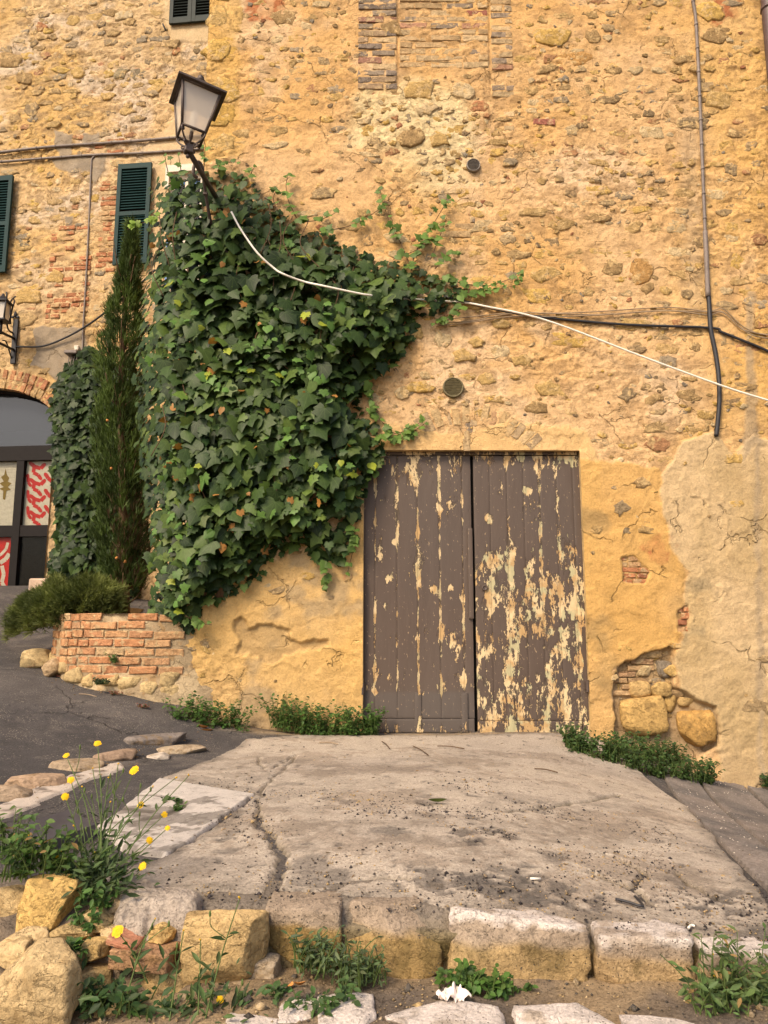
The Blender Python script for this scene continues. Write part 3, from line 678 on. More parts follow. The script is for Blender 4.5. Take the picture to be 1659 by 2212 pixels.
# return wall at the corner and the body of the house behind
ys = np.arange(0.0, 4.2, 0.04); zs = np.arange(-0.6, 8.6, 0.04)
Yg, Zg, Fg = grid(ys, zs)
hh = 0.02 * fbm(Yg * 5, Zg * 8, 4, 261) * sstep(0, 0.1, Yg) + 0.004
cc = L3((0.58, 0.40, 0.19), (0.36, 0.25, 0.13), sstep(0.0, 0.4, fbm(Yg * 5, Zg * 8, 4, 262)))
obj('side_wall', make_mesh('side_wall', np.stack([CORNER_X - hh + 0.004, Yg + 0.0, Zg], 1), Fg[:, ::-1].copy(), M_WALL, True, cc), bld)
# ---- stones
PAL = [((0.50, 0.325, 0.11), 4), ((0.42, 0.275, 0.115), 5), ((0.30, 0.20, 0.095), 4), ((0.335, 0.245, 0.14), 4), ((0.235, 0.165, 0.095), 2), ((0.26, 0.22, 0.165), 2), ((0.36, 0.165, 0.085), 1.6), ((0.56, 0.43, 0.25), 4), ((0.54, 0.345, 0.10), 2.5)]
def pick(r, pal=PAL):
    t = r.random() * sum(w for _, w in pal)
    for cl, w in pal:
        t -= w
        if t <= 0: return np.array(cl) * r.uniform(0.82, 1.15)
    return np.array(pal[0][0])
def stone_shape(w, h, proud, r, n=12, back=0.03):
    """irregular stone face: local (a, out, z)"""
    ph = r.uniform(0, 6.28); V = []; e = r.uniform(1.7, 4.2)
    kx = r.uniform(-0.25, 0.25); lob = [r.gauss(0, 0.17) for _ in range(n)]
    for ring, (sc, o) in enumerate(((1.06, -back), (1.0, proud - 0.006), (0.88, proud * 0.95), (0.5, proud))):
        for i in range(n):
            a = 2 * math.pi * (i + 0.35 * math.sin(ph + i * 2.3)) / n
            ca, sa = math.cos(a), math.sin(a)
            rad = (abs(ca) ** e + abs(sa) ** e) ** (-1 / e) * (1 + lob[i])
            x_, z_ = ca * rad * sc, sa * rad * sc
            V.append((x_ * w / 2 + kx * z_ * h / 2, o + r.gauss(0, 0.0022) * (ring > 0), z_ * h / 2))
    V.append((0, proud * r.uniform(0.8, 1.1), 0)); V = np.array(V)
    F = [(k * n + i, k * n + (i + 1) % n, (k + 1) * n + (i + 1) % n, (k + 1) * n + i) for k in range(3) for i in range(n)]
    F += [(3 * n + i, 3 * n + (i + 1) % n, 4 * n) for i in range(n)]
    return V, F
def brick_shape(w, h, proud, r, back=0.03):
    j = lambda: r.gauss(0, 0.0028)
    V = []
    for (sx, sz) in ((-1, -1), (1, -1), (1, 1), (-1, 1)): V.append((sx * w / 2 + j(), -back, sz * h / 2 + j()))
    for (sx, sz) in ((-1, -1), (1, -1), (1, 1), (-1, 1)): V.append((sx * w / 2 + j(), proud * 0.5 + j() * 0.5, sz * h / 2 + j()))
    for (sx, sz) in ((-1, -1), (0, -1), (1, -1), (1, 1), (0, 1), (-1, 1)): V.append((sx * (w / 2 - 0.007) + j(), proud + j() * 0.7, sz * (h / 2 - 0.006) + j()))
    F = [(0, 1, 5, 4), (1, 2, 6, 5), (2, 3, 7, 6), (3, 0, 4, 7), (4, 5, 10, 9, 8), (5, 6, 11, 10), (6, 7, 13, 12, 11), (7, 4, 8, 13), (8, 9, 12, 13), (9, 10, 11, 12)]
    return np.array(V), F
class Pieces:
    """stones or bricks of one wall: the largest become parts, the rest one joined part"""
    def __init__(self, place): self.items, self.place = [], place
    def add(self, a, z, V, F, col, size, rot=0.0, out=0.0):
        c_, s_ = math.cos(rot), math.sin(rot)
        A = a + V[:, 0] * c_ - V[:, 2] * s_; Zz = z + V[:, 0] * s_ + V[:, 2] * c_
        self.items.append((size, self.place(A, Zz, V[:, 1] + out), F, np.asarray(col)))
    def build(self, name, rest, mat, parent, limit=300, smooth=True, vis=None):
        it = sorted(self.items, key=lambda t: -t[0])
        for s, V, F, cl in it[:limit]:
            obj(name, make_mesh(name, V, F, mat, smooth, np.broadcast_to(cl, (len(V), 3))), parent)
        if len(it) > limit:
            A = Acc()
            for s, V, F, cl in it[limit:]: A.add(V, F, cl)
            A.build(rest, mat, parent, smooth, 'stuff')
def main_place(A, Zz, out): return np.stack([A, -out, Zz], 1)
rs = random.Random(21)
stones = Pieces(main_place); bricks = Pieces(main_place)
taken = []
def put_stone(x, z, w, h, col=None, proud=0.006, rot=None, n=12, r=rs):
    V, F = stone_shape(w, h, proud, r, n); cl = (pick(r) if col is None else np.asarray(col)) * 0.76 + np.array([0.57, 0.38, 0.17]) * 0.24
    stones.add(x, z, V, F, cl, w * h, r.gauss(0, 0.12) if rot is None else rot, wout1(x, z))
    taken.append((x, z, w / 2, h / 2))
KPX = 0.0036
OC, OR, BR, DG, RD, YL, PA = (0.50, 0.33, 0.12), (0.46, 0.24, 0.075), (0.30, 0.195, 0.09), (0.20, 0.155, 0.10), (0.36, 0.14, 0.07), (0.56, 0.355, 0.09), (0.58, 0.45, 0.27)
for u, v, w, h, cl, pr in ((1190, 80, 70, 40, YL, .012), (1238, 127, 86, 30, OR, .006), (1282, 78, 36, 32, BR, .008), (1385, 585, 62, 50, OR, .007), (1322, 578, 44, 36, BR, .006), (1545, 78, 66, 30, BR, .006), (1532, 28, 60, 40, YL, .01),
                           (890, 302, 60, 38, BR, .02), (945, 305, 40, 26, OC, .016), (905, 838, 54, 28, YL, .012), (1180, 592, 60, 36, OC, .008), (1160, 640, 64, 36, YL, .008), (1555, 215, 60, 40, OC, .008), (1580, 365, 30, 26, DG, .008),
                           (845, 60, 46, 30, BR, .004), (852, 200, 55, 22, BR, .003), (615, 35, 62, 30, BR, .004), (1590, 560, 50, 40, YL, .008), (1500, 265, 60, 26, DG, .005), (1398, 620, 34, 22, BR, .007), (1440, 625, 26, 22, OC, .008),
                           (1360, 700, 90, 26, OC, .006), (1240, 735, 120, 30, YL, .005), (1485, 855, 48, 22, BR, .008), (1412, 862, 40, 24, BR, .008), (1355, 852, 34, 30, DG, .006), (1340, 1100, 34, 34, DG, .004), (1385, 1045, 36, 24, BR, .008),
                           (1290, 470, 60, 22, BR, .004), (1370, 250, 36, 18, BR, .007), (1402, 245, 24, 18, DG, .008), (900, 720, 36, 30, OC, .012), (955, 735, 40, 34, PA, .012), (1000, 770, 46, 30, OC, .010), (870, 850, 34, 28, PA, .012),
                           (1030, 740, 38, 26, OC, .012), (1080, 700, 40, 26, OC, .010), (1080, 760, 44, 30, PA, .010), (1130, 780, 50, 32, OC, .010), (1190, 840, 56, 34, OC, .009), (1050, 820, 40, 30, OC, .010), (1160, 880, 50, 28, BR, .007),
                           (470, 110, 54, 44, YL, .012), (472, 35, 54, 46, OC, .012), (480, 195, 66, 50, YL, .010), (470, 255, 52, 44, YL, .010), (478, 308, 56, 40, OC, .010), (905, 195, 60, 40, OC, .010), (1000, 200, 50, 36, PA, .012), (920, 240, 46, 30, PA, .010), (1035, 230, 40, 26, RD, .006)):
    x, z = W(u, v); s = np.linalg.norm(PY(u + 1, v) - PY(u, v)); sv = np.linalg.norm(PY(u, v + 1) - PY(u, v))
    put_stone(x, z, w * s, h * sv, np.array(cl) * rs.uniform(0.85, 1.1), pr)
# random rubble in rough courses
def fill_courses(x0, x1, z0, z1, dens, seed):
    r = random.Random(seed); z = z0; cand = []
    while z < z1:
        hh = r.uniform(0.055, 0.125); x = x0 - r.random() * 0.2
        while x < x1:
            ww = hh * r.uniform(1.0, 2.6); cand.append((x + ww / 2, z + hh / 2 + r.gauss(0, 0.012), ww * r.uniform(0.72, 0.98), hh * r.uniform(0.65, 0.95))); x += ww + r.uniform(0.0, 0.05)
        z += hh + r.uniform(0.0, 0.03)
    C = np.array(cand); H, D = wall_out(C[:, 0], C[:, 1])
    ex = np.maximum.reduce([poly_sd(C[:, 0], C[:, 1], Z_BRICKTOP) + 0.03, poly_sd(C[:, 0], C[:, 1], Z_QUOIN)])
    patch = sstep(-0.5, 0.35, fbm(C[:, 0] * 1.1, C[:, 1] * 1.3, 3, 271))
    for i, (x, z, w, h) in enumerate(cand):
        if DX0 - 0.08 < x < DX1 + 0.08 and z < DZ1 + 0.25 or ex[i] > 0 or x - w / 2 < CORNER_X + 0.02: continue
        pv = dens * (0.45 + 0.6 * patch[i]) * (1 - 0.93 * D['pl'][i])
        if D['lowx'][i] > 0.5: pv = max(pv, 0.45)
        if r.random() > pv or any(abs(x - t[0]) < (w / 2 + t[2]) * 0.85 and abs(z - t[1]) < (h / 2 + t[3]) * 0.85 for t in taken[:60]): continue
        put_stone(x, z, w, h, None, r.uniform(-0.003, 0.006), r=r)
fill_courses(CORNER_X, 3.4, 0.1, 6.4, 0.95, 31)
# small chips between them
nch = 2600; cx = RNG.uniform(CORNER_X + 0.03, 3.4, nch); cz = RNG.uniform(0.2, 6.4, nch)
H, D = wouts(cx, cz); exb = np.maximum(poly_sd(cx, cz, Z_BRICKTOP), poly_sd(cx, cz, Z_QUOIN)); pc = sstep(-0.5, 0.4, fbm(cx * 1.4, cz * 1.6, 3, 275))
chips = Acc()
for i in range(nch):
    if exb[i] > -0.02 or RNG.random() > (1 - 0.95 * D['pl'][i]) * pc[i] or (DX0 - 0.05 < cx[i] < DX1 + 0.05 and cz[i] < DZ1 + 0.1): continue
    s = rs.uniform(0.018, 0.052); V, Fs = stone_shape(s * rs.uniform(1, 1.8), s, rs.uniform(-0.001, 0.007), rs, 7)
    rt = rs.gauss(0, 0.4); A = cx[i] + V[:, 0] * math.cos(rt) - V[:, 2] * math.sin(rt); B = cz[i] + V[:, 0] * math.sin(rt) + V[:, 2] * math.cos(rt)
    chips.add(main_place(A, B, V[:, 1] + H[i]), Fs, pick(rs))
chips.build('stone_chips', M_STONE, bld, True, 'stuff')
# ---- bricks
BPAL = [((0.42, 0.20, 0.105), 3), ((0.46, 0.27, 0.14), 3), ((0.34, 0.15, 0.085), 2), ((0.24, 0.19, 0.15), 3), ((0.52, 0.36, 0.20), 4), ((0.46, 0.31, 0.17), 3)]
DPAL = [((0.23, 0.18, 0.14), 5), ((0.27, 0.21, 0.15), 3), ((0.36, 0.25, 0.15), 3), ((0.30, 0.16, 0.11), 2), ((0.50, 0.36, 0.20), 2)]
LPAL = [((0.53, 0.38, 0.21), 6), ((0.46, 0.31, 0.16), 4), ((0.30, 0.23, 0.165), 2.5), ((0.42, 0.23, 0.14), 1.5), ((0.33, 0.13, 0.09), 0.7)]
def put_brick(x, z, w, h, col, proud=0.004, rot=0.0, r=rs, out=None):
    V, F = brick_shape(w, h, proud, r)
    o = wout1(x, z) if out is None else out
    bricks.add(x, z, V, F, np.asarray(col), w * h, rot + r.gauss(0, 0.008), o)
def brick_zone(x0, x1, z0, z1, pal, prob, seed, length=0.25, pitch=0.064, proud=(0.001, 0.008)):
    r = random.Random(seed); z = z0; row = 0
    while z < z1:
        x = x0 - (length * 0.5 if row % 2 else 0)
        while x < x1 - 0.03:
            a, b = max(x, x0), min(x + length * r.uniform(0.85, 1.1), x1)
            if b - a > 0.05 and r.random() < prob: put_brick((a + b) / 2, z + pitch / 2, b - a - 0.014, pitch - 0.014 + r.gauss(0, 0.002), pick(r, pal), r.uniform(*proud), r=r)
            x += length + 0.002
        z += pitch; row += 1
xa = W(772, 100)[0]; xb = W(860, 100)[0]; xc = W(1058, 100)[0]; xd = W(1108, 100)[0]
brick_zone(xa, xb - 0.008, W(800, 195)[1], 8.2, DPAL, 0.88, 41, 0.24)
brick_zone(xb + 0.008, xc - 0.008, W(900, 148)[1], 8.2, LPAL, 0.92, 43, 0.27)
brick_zone(xc + 0.008, xd, W(1080, 212)[1], 8.2, LPAL, 0.85, 45, 0.24)
brick_zone(W(850, 640)[0], W(1030, 640)[0], W(900, 560)[1], W(900, 410)[1], LPAL, 0.16, 47)
brick_zone(W(1210, 170)[0] - 0.5, W(1210, 170)[0] - 0.05, W(1150, 330)[1], W(1150, 160)[1], LPAL, 0.20, 49)
# relieving arch over the door
ac = W(1008, 1075); ra = 0.72
for i in range(17):
    an = R(42 + i * 96 / 16.0); rr_ = ra + rs.gauss(0, 0.012)
    put_brick(ac[0] + math.cos(an) * rr_ * 1.0, ac[1] + math.sin(an) * rr_ * 0.92, 0.155 * rs.uniform(0.8, 1.05), 0.058, pick(rs, LPAL) * 0.6 + np.array([0.58, 0.39, 0.18]) * 0.4, rs.uniform(-0.001, 0.004), an)
for u, v in ((1008, 945), (1013, 925), (1006, 962)): put_brick(*W(u, v), 0.05, 0.10, pick(rs, LPAL), 0.003, 0.05)
# bricks and stones bared in the broken plaster
def bare_rows(poly, pitch, pal, seed, out, length=0.2):
    r = random.Random(seed); P = np.array(poly); z = P[:, 1].min()
    while z < P[:, 1].max():
        x = P[:, 0].min() - r.random() * 0.1
        while x < P[:, 0].max():
            w = length * r.uniform(0.6, 1.1)
            if poly_sd(np.array([x + w / 2]), np.array([z + pitch / 2]), poly)[0] > -0.02: put_brick(x + w / 2, z + pitch / 2, w - 0.01, pitch - 0.011, pick(r, pal), 0.004, 0, r, out)
            x += w
        z += pitch
RPAL = [((0.44, 0.19, 0.09), 3), ((0.50, 0.30, 0.15), 3), ((0.36, 0.15, 0.08), 2)]
bare_rows(Z_BR1, 0.044, RPAL, 51, 0.004, 0.13); bare_rows(Z_BR2, 0.05, RPAL, 52, 0.004, 0.1)
bare_rows(Wp([(1330, 1490), (1350, 1430), (1395, 1410), (1390, 1500), (1335, 1505)]), 0.047, [((0.36, 0.22, 0.12), 3), ((0.42, 0.27, 0.14), 3), ((0.34, 0.17, 0.10), 1)], 53, -0.030)
bricks.build('brick', 'small_bricks', M_BRICK, bld, 300, False)
for u, v, w, h, cl, dp in ((1393, 1548, 112, 92, (0.52, 0.33, 0.12), 0.14), (1505, 1572, 92, 88, (0.48, 0.28, 0.09), 0.14), (1431, 1490, 48, 36, (0.50, 0.33, 0.13), 0.09), (1385, 1488, 52, 40, (0.50, 0.33, 0.14), 0.08), (1437, 1446, 40, 42, (0.21, 0.17, 0.125), 0.08),
                           (1410, 1412, 54, 24, (0.47, 0.33, 0.17), 0.06), (1452, 1520, 30, 44, (0.42, 0.27, 0.10), 0.07), (1487, 1518, 42, 22, (0.42, 0.28, 0.12), 0.08), (1462, 1500, 46, 20, (0.36, 0.24, 0.12), 0.07), (1395, 1450, 34, 26, (0.50, 0.37, 0.2), 0.06), (1530, 1540, 40, 26, (0.45, 0.34, 0.22), 0.06), (1452, 1470, 26, 20, (0.45, 0.30, 0.14), 0.05)):
    x, z = W(u, v); V, Fs = boulder((x, 0.062 - dp * 0.28, z), (w * KPX * 1.02, dp, h * KPX * 1.02), int(u), 0.75, 0.05, 3, (0, rs.gauss(0, 0.08), 0), 5)
    obj('stone', make_mesh('stone', V, Fs, M_ROCK, True, np.broadcast_to(np.array(cl), (len(V), 3))), bld)
stones.build('stone', 'small_stones', M_STONE, bld, 285)
# peeled lower wall: a few stones showing where the plaster has dropped
# dressed quoins up the corner
zq = W(460, 345)[1]; i = 0
while zq < 8.3:
    hq = rs.uniform(0.20, 0.34); wq = rs.uniform(0.20, 0.30) if i % 2 else rs.uniform(0.26, 0.36)
    Vq, Fq = boulder((CORNER_X + wq / 2 - 0.012, 0.10, zq + hq / 2), (wq * 1.06, 0.245, hq * 1.08), 300 + i, 0.88, 0.03, 4, (0, 0, 0), 3, 0.012)
    obj('quoin', make_mesh('quoin', Vq, Fq, M_ROCK, True, np.broadcast_to(np.array(pick(rs, [((0.60, 0.37, 0.10), 3), ((0.55, 0.35, 0.13), 3), ((0.50, 0.30, 0.09), 1)])), (len(Vq), 3))), bld)
    zq += hq + 0.012; i += 1
# reddish lime patches near the top
# ---- door
M_DOOR, nt, b, out = nmat('peeling_door_paint')
p = pos(nt); at = nd(nt, 'ShaderNodeAttribute', attribute_name='Col')
sepc = nd(nt, 'ShaderNodeSeparateColor', {0: at.outputs[0]})
bias, green, tone = sepc.outputs[0], sepc.outputs[1], sepc.outputs[2]
pv = scaled(nt, p, (1.0, 1.0, 0.38))
wob = nd(nt, 'ShaderNodeVectorMath', {0: pv, 1: scaled(nt, nd(nt, 'ShaderNodeTexNoise', {'Vector': p, 'Scale': 25.0, 'Detail': 3.0}).outputs[1], (0.03, 0.03, 0.03))}, operation='ADD').outputs[0]
n1 = noise(nt, wob, 11, 4, 0.6); n2 = noise(nt, scaled(nt, p, (1, 1, 0.34)), 44, 5, 0.7); n3 = noise(nt, scaled(nt, p, (1, 1, 0.15)), 60, 3, 0.5)
q = mth(nt, 'ADD', mth(nt, 'ADD', mth(nt, 'MULTIPLY', n1, 0.60), mth(nt, 'MULTIPLY', n2, 0.40)), mth(nt, 'SUBTRACT', bias, 0.5))
mask = ramp(nt, q, 0.592, 0.604)
# what shows under the paint: pale wood, cream primer, grey-green undercoat, dark scabs
g1 = noise(nt, p, 6, 4); wood = mixc(nt, n3, (0.50, 0.34, 0.16), (0.34, 0.20, 0.085))
wood = mixc(nt, ramp(nt, g1, 0.42, 0.55), wood, (0.58, 0.44, 0.25))
wood = mixc(nt, mth(nt, 'MULTIPLY', ramp(nt, noise(nt, p, 9, 4), 0.50, 0.60), green), wood, (0.40, 0.355, 0.205))
wood = nd(nt, 'ShaderNodeVectorMath', {0: wood, 3: mth(nt, 'MULTIPLY_ADD', n2, 0.7, 0.66)}, operation='SCALE').outputs[0]
wood = mixc(nt, mth(nt, 'MULTIPLY', ramp(nt, noise(nt, wob, 20, 5, 0.72), 0.52, 0.55), 0.92), wood, (0.055, 0.04, 0.037))
paint = mixc(nt, noise(nt, scaled(nt, p, (1, 1, 0.25)), 5, 4), (0.072, 0.050, 0.039), (0.110, 0.079, 0.061))
paint = mixc(nt, tone, paint, (0.095, 0.077, 0.066))
paint = mixc(nt, mth(nt, 'MULTIPLY', ramp(nt, noise(nt, scaled(nt, p, (1, 1, 0.5)), 70, 3), 0.66, 0.70), 0.6), paint, (0.42, 0.30, 0.18))
cm = mixc(nt, mask, paint, wood); nt.links.new(cm, b.inputs['Base Color'])
nt.links.new(mth(nt, 'MULTIPLY_ADD', mask, 0.35, 0.55), b.inputs['Roughness']); b.inputs['Specular IOR Level'].default_value = 0.3
hgt = mth(nt, 'ADD', mth(nt, 'MULTIPLY', mth(nt, 'SUBTRACT', 1.0, ramp(nt, q, 0.57, 0.605)), 1.0), mth(nt, 'MULTIPLY', n3, 0.35))
hgt = mth(nt, 'ADD', hgt, mth(nt, 'MULTIPLY', n2, 0.25))
bp = nd(nt, 'ShaderNodeBump', {'Strength': 0.9, 'Distance': 0.003, 'Height': hgt}); nt.links.new(bp.outputs[0], b.inputs['Normal'])
DY = 0.055
door = empty('door', ((DX0 + DX1) / 2, DY, 0), parent=None); door.parent = bld; door.matrix_parent_inverse = wmat(bld).inverted()
def XD(u): return PY(u, 1290, DY)[0]
def ZD(v): return PY(1020, v, DY)[2]
def spot(X, Z, u, v, ru, rv, k):
    x, z = XD(u), ZD(v); return k * np.exp(-(((X - x) / (ru * KPX)) ** 2 + ((Z - z) / (rv * KPX)) ** 2))
JL = [810, 858, 903, 951, 1001]; JR = [1062, 1100, 1137, 1173, 1210, 1246]
def peel_bias(X, Z, right):
    s = np.full(X.shape, 0.466 if right else 0.452)
    if not right:
        for j, k in zip(JL, (0.11, 0.17, 0.20, 0.16, 0.07)):
            s += 0.13 * np.exp(-((X - XD(j) + 0.004 * fbm(Z * 9, Z * 0 + j, 3, j + 1)) / 0.005) ** 2) * sstep(-0.25, 0.1, fbm(Z * 6, Z * 0 + j * 2.1, 3, j + 9))
            s += k * np.exp(-((X - XD(j) + 0.010 * fbm(Z * 5, Z * 0 + j, 3, j)) / 0.013) ** 2) * (0.45 + 0.75 * sstep(-0.3, 0.4, fbm(Z * 3.2, Z * 0 + j * 1.7, 3, j + 3)))
        band = sstep(ZD(1505), ZD(1480), Z) * sstep(ZD(1425), ZD(1462), Z); s += 0.10 * band * sstep(-0.3, 0.5, fbm(X * 7, Z * 4, 3, 81)) + 0.03 * band
        s += spot(X, Z, 905, 1210, 16, 45, 0.20) + spot(X, Z, 970, 1375, 28, 38, 0.17) + spot(X, Z, 820, 1180, 9, 30, 0.20) + spot(X, Z, 850, 1170, 8, 8, 0.26) + spot(X, Z, 838, 1250, 10, 12, 0.2) + spot(X, Z, 938, 1275, 9, 11, 0.25) + spot(X, Z, 975, 1270, 8, 9, 0.25) + spot(X, Z, 998, 1290, 7, 12, 0.25)
        s += spot(X, Z, 835, 1310, 8, 10, 0.22) + spot(X, Z, 812, 1495, 7, 8, 0.25)
        s += 0.045 * sstep(ZD(1220), ZD(1050), Z) + 0.06 * sstep(ZD(1060), ZD(1000), Z) + 0.10 * sstep(ZD(1545), ZD(1575), Z) - 0.12 * sstep(ZD(1500), ZD(1508), Z) * sstep(ZD(1548), ZD(1540), Z) * (X > XD(830))
    else:
        for j, k in zip(JR, (0.03, 0.13, 0.05, 0.14, 0.07, 0.10)):
            s += k * np.exp(-((X - XD(j) + 0.010 * fbm(Z * 5, Z * 0 + j, 3, j)) / 0.014) ** 2) * (0.4 + 0.8 * sstep(-0.3, 0.4, fbm(Z * 3.2, Z * 0 + j * 1.7, 3, j + 3)))
        s += 0.135 * sstep(ZD(1150), ZD(1290), Z) + 0.14 * sstep(ZD(1035), ZD(985), Z)
        s += spot(X, Z, 1060, 1120, 12, 11, 0.25) + spot(X, Z, 1100, 1180, 22, 35, 0.16) + spot(X, Z, 1205, 1110, 9, 30, 0.14) + spot(X, Z, 1225, 1180, 16, 45, 0.15) + spot(X, Z, 1150, 1060, 8, 10, 0.2) + spot(X, Z, 1048, 1230, 28, 24, 0.12)
        s -= spot(X, Z, 1075, 1370, 12, 60, 0.12) + spot(X, Z, 1150, 1420, 24, 40, 0.12) + spot(X, Z, 1035, 1340, 10, 60, 0.12) + spot(X, Z, 1260, 1420, 9, 120, 0.12)
        s += 0.03 * sstep(ZD(1500), ZD(1580), Z)
    return s
def plank(parent, x0, x1, z0, z1, y, right, name='plank', th=0.03, cup=0.0008):
    nx, nz = max(4, int((x1 - x0) / 0.012)), max(3, int((z1 - z0) / 0.012))
    X, Z, F = grid(np.linspace(x0, x1, nx), np.linspace(z0, z1, nz))
    e = np.minimum(X - x0, x1 - X); ez = np.minimum(Z - z0, z1 - Z)
    Yv = np.full(X.shape, y) + cup * np.sin((X - x0) / (x1 - x0) * math.pi) * -1 + 0.0012 * fbm(X * 20, Z * 6, 3, 77) + 0.0018 * (np.minimum(e, ez) < 1e-6)
    bi = peel_bias(X, Z, right)
    low = sstep(ZD(1490), ZD(1500), Z) if not right else sstep(ZD(1520), ZD(1560), Z) * 0.5
    colr = np.stack([bi, np.full(X.shape, 1.0 if right else 0.55), np.clip(0.15 + 0.35 * fbm(X * 2, Z * 1.2, 3, 79) + 0.75 * low * (0 if right else 1), 0, 1)], 1)
    n = len(X); V = np.concatenate([np.stack([X, Yv, Z], 1)])
    # edges folded back
    bi_ = [i for i in range(nx)] + [i * nx + nx - 1 for i in range(1, nz)] + [(nz - 1) * nx + i for i in range(nx - 2, -1, -1)] + [i * nx for i in range(nz - 2, 0, -1)]
    Vb = V[bi_] + np.array([0, th, 0]); m = len(bi_)
    Fl = [tuple(f) for f in F] + [(bi_[(k + 1) % m], bi_[k], n + k, n + (k + 1) % m) for k in range(m)]
    obj(name, make_mesh(name, np.concatenate([V, Vb]), Fl, M_DOOR, False, np.concatenate([colr, colr[bi_]])), parent)
ztop, zbl, zbr = ZD(984), ZD(1582), ZD(1590)
x = [XD(785)] + [XD(j) for j in JL] + [XD(1021)]
zr = ZD(1552)
for a, b_ in zip(x[:-1], x[1:]): plank(door, a + 0.0008, b_ - 0.0008, zr + 0.002, ztop, DY + rs.gauss(0, 0.0015), False)
plank(door, x[0] + 0.1, x[-1] - 0.004, zbl, zr - 0.002, DY - 0.006, False, 'bottom_rail')
plank(door, XD(894), XD(908), zbl + 0.002, ZD(1496), DY - 0.014, False, 'batten')
plank(door, XD(993), XD(1006), zbl + 0.002, ZD(1496), DY - 0.014, False, 'batten')
plank(door, XD(1012), XD(1022), ZD(1336), ZD(1142), DY - 0.022, False, 'cover_strip', 0.02)
x = [XD(1027)] + [XD(j) for j in JR] + [XD(1272)]
for a, b_ in zip(x[:-1], x[1:]): plank(door, a + 0.0008, b_ - 0.0008, ZD(1556), ztop - 0.004, DY - 0.004 + rs.gauss(0, 0.0015), True)
plank(door, x[0], XD(1246), zbr, ZD(1556) - 0.003, DY - 0.012, True, 'bottom_rail')
plank(door, XD(1090), XD(1104), zbr + 0.002, ZD(1500), DY - 0.018, True, 'batten')
plank(door, XD(1248), x[-1], zbr, ZD(1556) - 0.003, DY - 0.006, True, 'stile')
plank(door, DX0 + 0.01, DX1, ztop + 0.004, DZ1 + 0.01, DY - 0.012, True, 'top_rail', 0.05)
a = Acc(); a.add(*box(((DX0 + DX1) / 2, DY + 0.055, (DZ0 + DZ1) / 2), (DX1 - DX0, 0.02, DZ1 - DZ0 + 0.2))); a.build('door_back', M_DARK, door, False)
for u, v in ((783, 1488), (1262, 1042), (1270, 1482)):
    q_ = PY(u, v, 0.01); a = Acc(); a.add(*lathe([(0.012, -0.045), (0.016, -0.042), (0.016, 0.042), (0.012, 0.045)], q_ + np.array([0, 0.0, 0]), 10)); a.add(*bbox(q_ + np.array([0.0, 0.03, 0.0]), (0.03, 0.05, 0.06), 0.004)); a.build('hinge', M_IRON, door, False)
q_ = np.array([XD(1047), DY - 0.02, ZD(1270)]); Mx = rotm(R(90), 0, 0)
a = Acc(); a.add(*lathe([(0.022, -0.012), (0.022, 0.004), (0.016, 0.008), (0.014, 0.002), (0.006, 0.002)], q_, 16, Mx)); a.build('lock', M_IRON, door)
# reveal and worn sill
a = Acc(); rc = np.array([0.56, 0.39, 0.19])
a.add(*box((DX0 - 0.035, 0.10, (DZ1 - 0.6) / 2), (0.07 + 0.008, 0.20, DZ1 + 0.62)), col=rc); a.add(*box((DX1 + 0.045, 0.10, (DZ1 - 0.6) / 2), (0.07 + 0.008, 0.20, DZ1 + 0.62)), col=rc)
a.add(*box(((DX0 + DX1) / 2, 0.10, DZ1 + 0.05), (DX1 - DX0 + 0.2, 0.20, 0.09)), col=rc)
a.build('reveal', M_WALL, bld, False)
xs = np.arange(DX0 - 0.02, DX1 + 0.03, 0.012); ts = np.linspace(0, 1, 14)
X, T, F = grid(xs, ts); yv = 0.10 - 0.15 * np.minimum(T * 1.6, 1) + 0.010 * fbm(X * 6, T * 3, 3, 5); zv = np.where(T < 0.62, -0.022, -0.022 - 0.10 * (T - 0.62) / 0.38) + 0.006 * fbm(X * 9, T * 3, 4, 6)
obj('sill', make_mesh('sill', np.stack([X, yv, zv], 1), F[:, ::-1].copy(), M_WALL, True, np.broadcast_to(np.array([0.60, 0.47, 0.29]), (len(X), 3))), bld)
# ---- two round vents
def vent(name, u, v, r_px, mat, label, nsl):
    x, z = W(u, v); o = wout1(x, z) ; r_ = r_px * np.linalg.norm(PY(u + 1, v) - PY(u, v)); y = -o - 0.020
    e = empty(name, (x, y, z), label, 'vent'); Mx = rotm(R(90), 0, 0)
    A = Acc(); A.add(*lathe([(r_ * 0.86, -0.03), (r_, -0.03), (r_ * 1.0, 0.008), (r_ * 0.93, 0.014), (r_ * 0.84, 0.010), (r_ * 0.84, -0.02)], (x, y, z), 28, Mx)); A.build('rim', mat, e)
    A = Acc(); A.add(*lathe([(r_ * 0.85, -0.012), (r_ * 0.85, -0.010)], (x, y, z), 24, Mx)); A.build('backing', M_DARK, e)
    for k in range(nsl):
        zz = -r_ * 0.74 + 1.48 * r_ * k / (nsl - 1); w_ = 2 * math.sqrt(max(0.0, (r_ * 0.84) ** 2 - zz * zz))
        A = Acc(); A.add(*box((x, y - 0.003, z + zz), (w_, 0.016, 1.48 * r_ / (nsl - 1) * 0.62), rotm(R(32), 0, 0))); A.build('louvre', mat, e, False)
vent('air_vent', 1022, 360, 15, M_VENT, 'small round grey metal vent grille high in the ochre wall', 8)
vent('air_vent', 978, 840, 22.5, M_VENT2, 'larger round olive brown vent grille just above the brick arch', 10)
